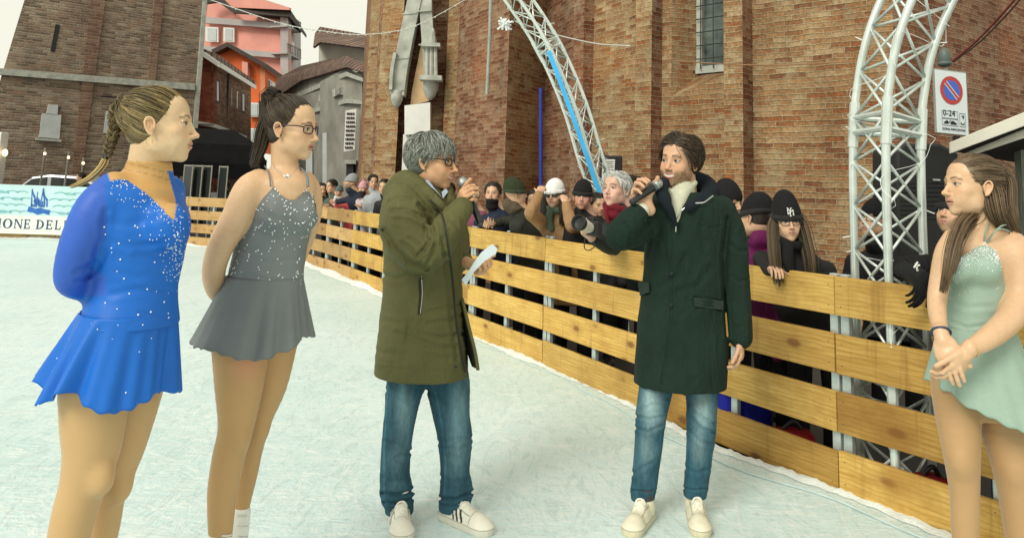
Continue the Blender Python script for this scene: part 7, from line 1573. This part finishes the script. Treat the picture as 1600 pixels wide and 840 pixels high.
# ------------------------------------------------------------------ man in the dark green coat
def man_green():
    s = Fig(G(1045, 810)[1]); r = s.p(1050, 815); t = thing('person', 'smiling bearded man in a dark green overcoat and cream turtleneck holding a microphone', 'person', (r[0], s.Y, 0))
    sk = (.62, .37, .23); H = Head(s.p(1062, 252, .0), -42, -2, -4, 1.09, False); nb = s.p(1068, 312, .05); o = H.ops(smile=1.0, mouth=.0055, neck=nb, nr=.058)
    h1 = s.p(1029, 286, -.17); t1 = s.p(986, 317, -.26); ax = (h1-t1)/L_(h1-t1); grip = h1-ax*.085; n1 = np.array([0, -1., .0]); n1 -= ax*(n1@ax); n1 /= L_(n1); d1 = np.cross(n1, ax); d1 = d1 if d1[2] > 0 else -d1
    wr = grip-n1*.036-d1*.060-ax*.018; ho = hand_ops(wr, d1, n1, True, curl=(52, 58, 40), s=1.07, thumb=(.8, .6), tcurl=12); ho += [('u', P_rc(wr, s.p(992, 340, -.22), .027, .028), .012)]
    w2 = s.p(1157, 528, -.02); h2 = hand_ops(w2, (-.02, -.12, -1), (-.95, .3, 0), False, curl=(28, 38, 25), s=.98, thumb=(.35, .25)) + [('u', P_rc(w2, s.p(1155, 500, .0), .026, .028), .01)]
    o2 = o+ho+h2+[('u', s.stack([(310, 1035, 1105, .08, .05), (420, 1035, 1110, .09, .05), (570, 1030, 1100, .09, .05)]), .02)] + s.tube([(1040, 560, .05, 16), (1013, 700, .0, 10), (1005, 790, .0, 9)])+s.tube([(1090, 560, .05, 16), (1093, 700, .03, 10), (1087, 790, .03, 9)])
    hd = boxof([H.w((x, y, z)) for x in (-.1, .1) for y in (-.14, .15) for z in (-.13, .13)], .0); hb1 = boxof([s.p(980, 275, -.36), s.p(1040, 340, -.1)], .03); hb2 = boxof([s.p(1140, 520, -.12), s.p(1175, 580, .08)], .02)
    mesh('body', o2, .008, SKIN, t, sk, fine=[(hd[0], hd[1], .003), (*hb1, .003), (*hb2, .003)], paint=lambda V, c, N: H.paint(V, sk, lip=(.50, .20, .17), brow=(.035, .022, .012), iris=(.03, .02, .012), smile=1.0, mouth=.0055, stub=.45, stubc=(.20, .12, .06), flush=.3, gaze=(.003, 0), bw=.0044, col=c))
    mic('dark microphone held at his mouth by the man in the dark green overcoat', t1, h1)
    green = np.array((.012, .027, .019))
    rows = [(300, 1040, 1112, .12, .05), (312, 1018, 1132, .165, .05), (335, 1012, 1138, .185, .05), (395, 1009, 1134, .18, .05), (450, 1004, 1132, .165, .05), (500, 999, 1134, .17, .05), (550, 995, 1135, .18, .05), (600, 991, 1133, .185, .05)]
    d = [('u', s.stack(rows, n=2.3), 0)]
    d += s.tube([(1030, 328, -.02, 26), (1000, 352, -.10, 27), (970, 369, -.17, 22), (972, 362, -.2, 21), (985, 346, -.22, 20), (995, 336, -.225, 17)], .03)
    d += s.tube([(1127, 330, .03, 24), (1142, 370, .03, 24), (1149, 425, .02, 21), (1154, 475, .0, 19), (1158, 527, -.02, 17.5)], .02)
    d += [('s', P_ell(s.p(1060, 290, -.12), (.06, .12, .10)), .015)]
    lines = [([(1135, 340), (1128, 400), (1132, 470), (1136, 525)], 2.6, .009), ([(1010, 345), (1020, 375), (1015, 400)], 4, .007), ([(985, 385), (1005, 378), (1020, 360)], 4, .006), ([(975, 350), (985, 365), (985, 380)], 3, .005), ([(1050, 355), (1049, 420), (1049, 500), (1040, 560), (1034, 600)], 2.2, .006), ([(1085, 465), (1110, 466), (1131, 472)], 1.8, .005), ([(1088, 480), (1110, 481), (1130, 486)], 1.8, .006), ([(1000, 456), (1014, 460)], 1.6, .006), ([(1090, 350), (1110, 357), (1128, 352)], 1.6, .003),
             ([(1070, 400), (1060, 430), (1030, 450)], 5, .005), ([(1110, 420), (1090, 445), (1060, 455)], 5, .004), ([(1140, 380), (1152, 392), (1166, 392)], 3, .004), ([(1142, 430), (1155, 440), (1168, 436)], 3, .004), ([(1060, 510), (1075, 550), (1080, 595)], 6, .004), ([(1010, 500), (1015, 540), (1012, 580)], 6, .004), ([(1035, 345), (1040, 380), (1036, 420)], 5, .004), ([(1100, 330), (1096, 370), (1104, 400)], 5, .004)]
    d.append(wrinkle(lines)); d.append(('f', lambda P: .0042*snoise(P, 2.6, 31)+.0022*snoise(P*[1, 1, .6], 7, 32), 0)); V, F = sdf(d, .0055); x, y = proj(V); c = np.tile(green, (len(V), 1)); c *= (1+.12*snoise(V, 2.5, 5))[:, None]
    ct = put('overcoat', V, F, CLOTH, t, True, col=c); DK = plain('navy_lining', (.010, .014, .022), .8, .2)
    # hood and stand-up collar
    d = s.tube([(1040, 312, -.17, 9), (1034, 292, -.10, 10), (1050, 280, .06, 10), (1078, 278, .15, 12), (1102, 288, .12, 15), (1109, 302, .03, 14), (1096, 313, -.08, 10), (1076, 324, -.15, 7)], .012) + s.tube([(1085, 290, .13, 16), (1106, 302, .1, 15), (1122, 316, .08, 12)], .02)
    d += s.tube([(1030, 302, -.16, 6), (1040, 316, -.18, 7), (1050, 335, -.17, 6), (1055, 350, -.16, 4)], .01)
    d.append(('f', lambda P: .003*snoise(P, 6, 41), 0)); mesh('hood', d, .005, KNIT, ct, (.011, .016, .022))
    for P_ in ([(1028, 302), (1042, 314), (1052, 330), (1056, 346), (1056, 362)], [(1056, 346), (1066, 328), (1084, 318), (1100, 316), (1114, 306)]): MB().tube(drape(V, F, P_, out=.018), .003, 6).build('zip', SILV, ct)
    for px, py in ((1049, 427), (1049, 476)): MB().lathe([(.009, -.003), (.009, .002), (.005, .003)], W(px, py, V[raycast(V, F, px, py)][1]-.003), (np.array([1, 0, 0]), np.array([0, 0, 1]), np.array([0, -1, 0])), 12).build('button', DK, ct)
    for pl in ([(1084, 464), (1131, 470), (1130, 484), (1086, 479)], [(997, 440), (1014, 441), (1015, 456), (1000, 462)]):
        dp = min(V[raycast(V, F, px, py)][1] for px, py in pl)
        m = MB(); P = [W(px, py, V[raycast(V, F, px, py)][1]-.007) for px, py in pl]; m.extrude(P, (0, .010, 0)); m.build('pocket_flap', plain('coat_cloth', tuple(green), .85, .15, 20, .3), ct, bevel=.002)
    # turtleneck and cuff
    d = [('u', P_rc(s.p(1064, 298, -.01), s.p(1067, 316, .03), .066, .074), .02)]+s.tube([(1062, 306, -.06, 15), (1058, 325, -.09, 12), (1056, 343, -.12, 5)], .02)+s.tube([(1040, 296, -.055, 5), (1056, 301, -.075, 5), (1074, 296, -.055, 5), (1085, 286, .0, 5)], .008); d += [('f', lambda P: .0014*snoise(P, 7, 4), 0)]
    mesh('turtleneck', d, .0035, KNIT, t, (.58, .58, .45)); d = s.tube([(994, 338, -.225, 15.5), (1001, 330, -.215, 13.5)], .01); mesh('cuff', d, .004, KNIT, t, (.62, .62, .50))
    d = s.tube([(1045, 570, .03, 27), (1027, 600, .02, 26), (1018, 645, .0, 23.5), (1013, 695, .0, 21.5), (1008, 745, .0, 20), (1005, 765, .0, 19.5), (1004, 779, .0, 18)], .015)+s.tube([(1085, 570, .05, 28), (1095, 600, .05, 25.5), (1096, 660, .03, 22.5), (1092, 715, .03, 20), (1087, 760, .03, 18.5), (1086, 774, .03, 17.5)], .015)
    lines = [([(995, 650), (1015, 655), (1036, 650)], 2.5, .006), ([(992, 668), (1012, 674), (1034, 664)], 2.5, .006), ([(1000, 640), (1020, 632), (1040, 634)], 3, .004), ([(988, 740), (1005, 730), (1020, 722)], 3, .005), ([(988, 765), (1008, 768), (1024, 765)], 1.6, .006), ([(1078, 650), (1095, 668), (1115, 676)], 2.6, .008), ([(1082, 640), (1098, 652), (1116, 662)], 2.4, .006), ([(1076, 672), (1092, 690), (1112, 694)], 3, .005), ([(1070, 730), (1090, 738), (1108, 732)], 3, .004), ([(1068, 762), (1086, 765), (1104, 763)], 1.6, .006), ([(1004, 600), (1020, 618), (1044, 622)], 3, .004)]
    d += [cutbelow(s.p(1004, 780, 0), .09), cutbelow(s.p(1086, 775, .03), .09)]
    d.append(wrinkle(lines)); d.append(('f', lambda P: .0018*snoise(P, 6, 51), 0))
    def jp(V, c, N):
        x, y = proj(V); g = lambda a, b, w, h: np.exp(-((x-a)/w)**2-((y-b)/h)**2); f = .95*g(1018, 625, 14, 38)+.5*g(1010, 700, 12, 30)+.95*g(1098, 635, 13, 32)+.55*g(1092, 700, 10, 30); a, b = np.array((.036, .105, .145)), np.array((.28, .40, .42)); f = np.clip(f+.18*snoise(V, 5, 9), 0, 1)[:, None]; c[:] = a*(1-f)+b*f; return c
    mesh('jeans', d, .0048, DENIM, t, (.03, .1, .16), paint=jp)
    sneaker('shoe', G(1013, 806), G(983, 840), parent=t, w=.056, col=(.74, .70, .54), sole=(.66, .60, .42), tab=(.04, .04, .05)); sneaker('shoe', G(1084, 800), G(1096, 842), parent=t, w=.056, col=(.74, .70, .54), sole=(.66, .60, .42), tab=(.04, .04, .05))
    hb, ht = (.018, .011, .006), (.13, .085, .045); fc = (0, .135, -.062); fa = .150; Vc, Fc = sdf(cap_ops(H, .010, face=fa, fc=fc, nape=-.060), .004); parts = [(Vc, Fc, (.02, .013, .008))]
    def flow(u_): return np.array([.75*np.sign(u_[0]+.2), -.7, .1]) if u_[2] > .35 else np.array([0, -.9 if u_[1] > 0 else -.3, -.75])
    parts.append(hair_flow(H, flow, 2400, hb, ht, (.05, .09), fa, fc, 7, .022, .0014, -.62, .011, .25)); hr = joinm(parts); hair = put('hair', hr[0], hr[1], HAIR, t, True, col=hr[2])
    # short beard
    rg = np.random.default_rng(5); Vb, Fb = sdf(H.ops(smile=1.0, mouth=.0055), .004); Nb = normals(Vb, Fb); q = H.loc(Vb); m = (q[:, 2] < -.044) & (q[:, 1] > .0) & ~((np.abs(q[:, 0]) < .025) & (q[:, 2] > -.082) & (q[:, 2] < -.053) & (q[:, 1] > .07)) | ((np.abs(q[:, 0]) > .062) & (q[:, 1] > .004) & (q[:, 1] < .035) & (q[:, 2] < .0) & (q[:, 2] > -.06)); ii = rg.choice(np.nonzero(m & (q[:, 2] > -.112))[0], 1300)
    a = Vb[ii]+rg.normal(size=(1300, 3))*.001; dn = H.w((0, 0, -1))-H.c; pth = np.stack([a+Nb[ii]*(.0008*k)+dn[None]*(.0012*k) for k in range(4)], 1); v_, f_, c_ = ribbons(pth, .0006, hcols(1300, (.07, .042, .022), (.22, .14, .07), 3)); put('beard', v_, f_, HAIR, hair, True, col=c_)
# ------------------------------------------------------------------ girl in the pale green dress
def girl_mint():
    s = Fig(2.95); r = s.p(1550, 922); t = thing('person', 'young woman in a pale green skating dress with long loose hair, hands clasped in front', 'person', (r[0], s.Y, 0))
    sk = (.66, .43, .26); tights = (.46, .275, .125); H = Head(s.p(1519, 291, .03), -88, 2, 3, 1.02, True); nb = s.p(1527, 368, .05); o = H.ops(neck=nb, nr=.046, mouth=.0025)
    o += [('u', s.stack([(352, 1503, 1552, .05, .05), (368, 1480, 1580, .08, .05), (390, 1476, 1586, .10, .05), (420, 1480, 1562, .11, .05), (470, 1482, 1562, .10, .05), (520, 1480, 1575, .10, .05), (580, 1482, 1590, .11, .05), (650, 1484, 1590, .10, .05)]), .03)]
    o += s.tube([(1563, 372, .05, 24), (1580, 392, .0, 28), (1592, 425, -.02, 26), (1592, 465, -.04, 23), (1578, 497, -.10, 20), (1548, 525, -.17, 17), (1516, 545, -.20, 12)], .022)
    o += s.tube([(1490, 372, .0, 15), (1478, 395, .0, 16), (1470, 430, .0, 15), (1464, 470, -.02, 14), (1466, 500, -.08, 12.5), (1471, 520, -.14, 10.5)], .018)
    hR = hand_ops(s.p(1471, 524, -.15), s.p(1492, 600, -.22)-s.p(1471, 524, -.15), (.5, .8, 0), False if False else True, curl=(12, 22, 15), s=.92, thumb=(.35, .3), tcurl=10)
    hL = hand_ops(s.p(1512, 548, -.20), s.p(1486, 590, -.19)-s.p(1512, 548, -.20), (-.3, .9, .2), False, curl=(25, 35, 25), s=.9, thumb=(.4, .1), tcurl=10)
    kn_ = [('u', P_ell(s.p(1503, 722, -.035), (.030, .026, .042)), .03), ('u', P_ell(s.p(1588, 735, -.04), (.034, .030, .046)), .03)]; o += hL+hR
    LG = len(o); o += s.tube([(1500, 600, 0.05, 40.3), (1497, 645, 0.03, 32.0), (1502, 705, 0, 25.4), (1507, 770, 0, 19.8), (1508, 830, 0, 18.1), (1508, 890, 0, 12.9)], .02)
    o += s.tube([(1572, 600, 0.05, 48.3), (1577, 660, 0.03, 42.1), (1586, 720, 0, 33.4), (1594, 785, 0, 27.3), (1600, 845, 0, 23.8), (1602, 895, 0, 15.0)], .004)
    hd = boxof([H.w((x, y, z)) for x in (-.1, .1) for y in (-.14, .14) for z in (-.13, .13)], .0); hh = boxof([s.p(1466, 515, -.3), s.p(1525, 620, -.1)], .03)
    def pt(V, c, N):
        c = H.paint(V, sk, lip=(.46, .20, .16), brow=(.09, .055, .03), iris=(.07, .07, .05), mouth=.0025, gaze=(0, 0), col=c); x, y = proj(V); leg = (V[:, 2] < .88) & ~((y < 625) & (V[:, 1] < s.Y-.09)); c[leg] = tights; return c
    mesh('body', o, .006, SKIN, t, sk, fine=[(hd[0], hd[1], .0027), (*hh, .0027)], paint=pt); mesh('tights', o[LG:]+kn_+[('f', lambda P: -.003+0*P[:, 0], 0)], .006, TIGHT, t, tights)
    d = [('u', s.stack([(372, 1492, 1560, .08, .05), (395, 1483, 1560, .10, .05), (425, 1480, 1562, .112, .05), (470, 1482, 1564, .105, .05), (505, 1480, 1572, .105, .05), (540, 1473, 1585, .12, .05)], off=.003), 0), ('u', P_ell(s.p(1500, 418, -.03), (.055, .055, .058)), .035), ('u', P_ell(s.p(1540, 418, -.05), (.055, .055, .058)), .035), wrinkle([([(1482, 500), (1510, 512), (1560, 505)], 3, .003), ([(1485, 470), (1510, 480), (1550, 478)], 4, .002), ([(1482, 524), (1520, 530), (1580, 522)], 2, .003)]), ('f', lambda P: .0013*snoise(P, 9, 61), 0)]
    V, F = sdf(d, .0042); Fc = V[F].mean(1); fx, fy = proj(Fc); poly = [(1484, 404), (1500, 402), (1516, 394), (1530, 380), (1537, 378), (1546, 384), (1556, 392), (1564, 410), (1575, 470), (1600, 560), (1460, 560), (1476, 470), (1478, 420)]
    keep = inpoly(fx, fy, poly) | ((Fc[:, 1] > s.Y+.06) & (fy > 420)); F = F[keep]; u_, inv = np.unique(F, return_inverse=True); V = V[u_]; F = inv.reshape(F.shape); N = normals(V, F); x, y = proj(V)
    mint = np.array((.31, .42, .35)); c = np.tile(mint, (len(V), 1)); b = put('bodice', V, F, LYCRA, t, True, col=c)
    m = (N[:, 1] < .1)*(np.exp(-polyd(x, y, [(1484, 408), (1502, 408), (1520, 400), (1534, 386), (1545, 392), (1556, 402)])/7)+.10*((y < 470) & (np.abs(((x-1480) % 14)-7) < 2))*np.exp(-(y-400)/40)); gems(V, N, m, 360, .0017, b, 7)
    SB = plain('mint_strap', tuple(mint*.8), .6)
    for pl in ([(1537, 380, -.03), (1540, 362, -.05), (1547, 345, .0), (1556, 338, .06)], [(1539, 381, -.03), (1552, 364, -.06), (1567, 352, -.05), (1580, 352, .02)], [(1540, 384, -.03), (1556, 360, -.07), (1574, 360, -.04), (1590, 372, .05)]): MB().tube(spline([s.p(*q) for q in pl], 6), .003, 6).build('strap', SB, b, True)
    MB().tube([s.p(1486, 404, -.04), s.p(1488, 385, -.04), s.p(1492, 366, -.02)], .003, 6).build('strap', SB, b, True)
    c0 = s.p(1527, 512, .05); c1 = s.p(1546, 606, .03)
    def hem(th): 
        return .045+.055*max(0, math.sin(-th))**1.3+.05*math.cos(th)
    skirt('skirt', (c0, .122, .125), (c1, .196, .215), hem, CHIF, t, mint, ruff=8, amp=.018, seed=12, prof=1.0)
    hb, ht = (.075, .045, .026), (.26, .18, .10); an = (0, -.10, .035); parts = []; Vc, Fc = sdf(cap_ops(H, .005, nape=-.062), .004); parts.append((Vc, Fc, cap_col(H, Vc, an, hb, ht, 3))); parts.append(hair_pulled(H, an, 2300, hb, ht, seed=15, zmin=-.7, thick=.005))
    for i, (pth, w0, w1, n) in enumerate((([H.w((0, -.075, .06)), H.w((.0, -.108, .02)), s.p(1566, 318, .02), s.p(1573, 345, .0), s.p(1586, 372, .02)], .085, .05, 520), ([H.w((.05, -.06, .02)), s.p(1548, 300, -.01), s.p(1556, 330, -.04), s.p(1566, 352, .0)], .06, .04, 300), ([H.w((-.04, -.04, -.03)), s.p(1520, 335, .02), s.p(1502, 352, -.03), s.p(1488, 385, -.09), s.p(1480, 425, -.11), s.p(1473, 458, -.11)], .042, .022, 420), ([s.p(1510, 345, -.0), s.p(1498, 362, -.06), s.p(1492, 395, -.10), s.p(1487, 430, -.12)], .035, .016, 160))):
        Vk, Fk = sdf(core(pth, w0, w1), .005); parts.append((Vk, Fk, (.085, .052, .03))); parts.append(lock(pth, w0*1.1, w1*1.1, n, hb, ht, seed=40+i, r=.0013))
    tw_ = spline([H.w((.060, .035, .055)), H.w((.078, .0, .048)), H.w((.070, -.05, .045)), H.w((.03, -.10, .04))], 8); parts.append(lock(tw_, .014, .012, 80, hb, ht, seed=50, r=.0012, K=20, spread=0))
    hr = joinm(parts); put('hair', hr[0], hr[1], HAIR, t, True, col=hr[2])
    q0 = s.p(1470, 519, -.14); a_ = s.p(1475, 540, -.15)-s.p(1466, 500, -.08); u1, v1, _ = frame(a_)
    MB().tube([q0+(u1*math.cos(a)*.031+v1*math.sin(a)*.031) for a in np.linspace(0, 6.28, 20)], .0045, 6).build('bracelet', plain('navy_bracelet', (.03, .04, .10), .5), t, True)
    q0 = s.p(1516, 545, -.2); a_ = s.p(1548, 525, -.17)-q0; u1, v1, _ = frame(a_); MB().tube([q0+(u1*math.cos(a)*.029+v1*math.sin(a)*.029) for a in np.linspace(0, 6.28, 20)], .002, 6).build('bracelet', GOLD, t, True)
    for hl, to, tp in ((s.p(1515, 925, .03), s.p(1470, 940, -.1), s.p(1508, 850, .0)), (s.p(1612, 928, .03), s.p(1565, 945, -.1), s.p(1602, 855, .0))):
        hl[2] = to[2] = 0; skate(hl, to, t, tp)
girl_blue(); girl_grey(); man_olive(); man_green(); girl_mint()
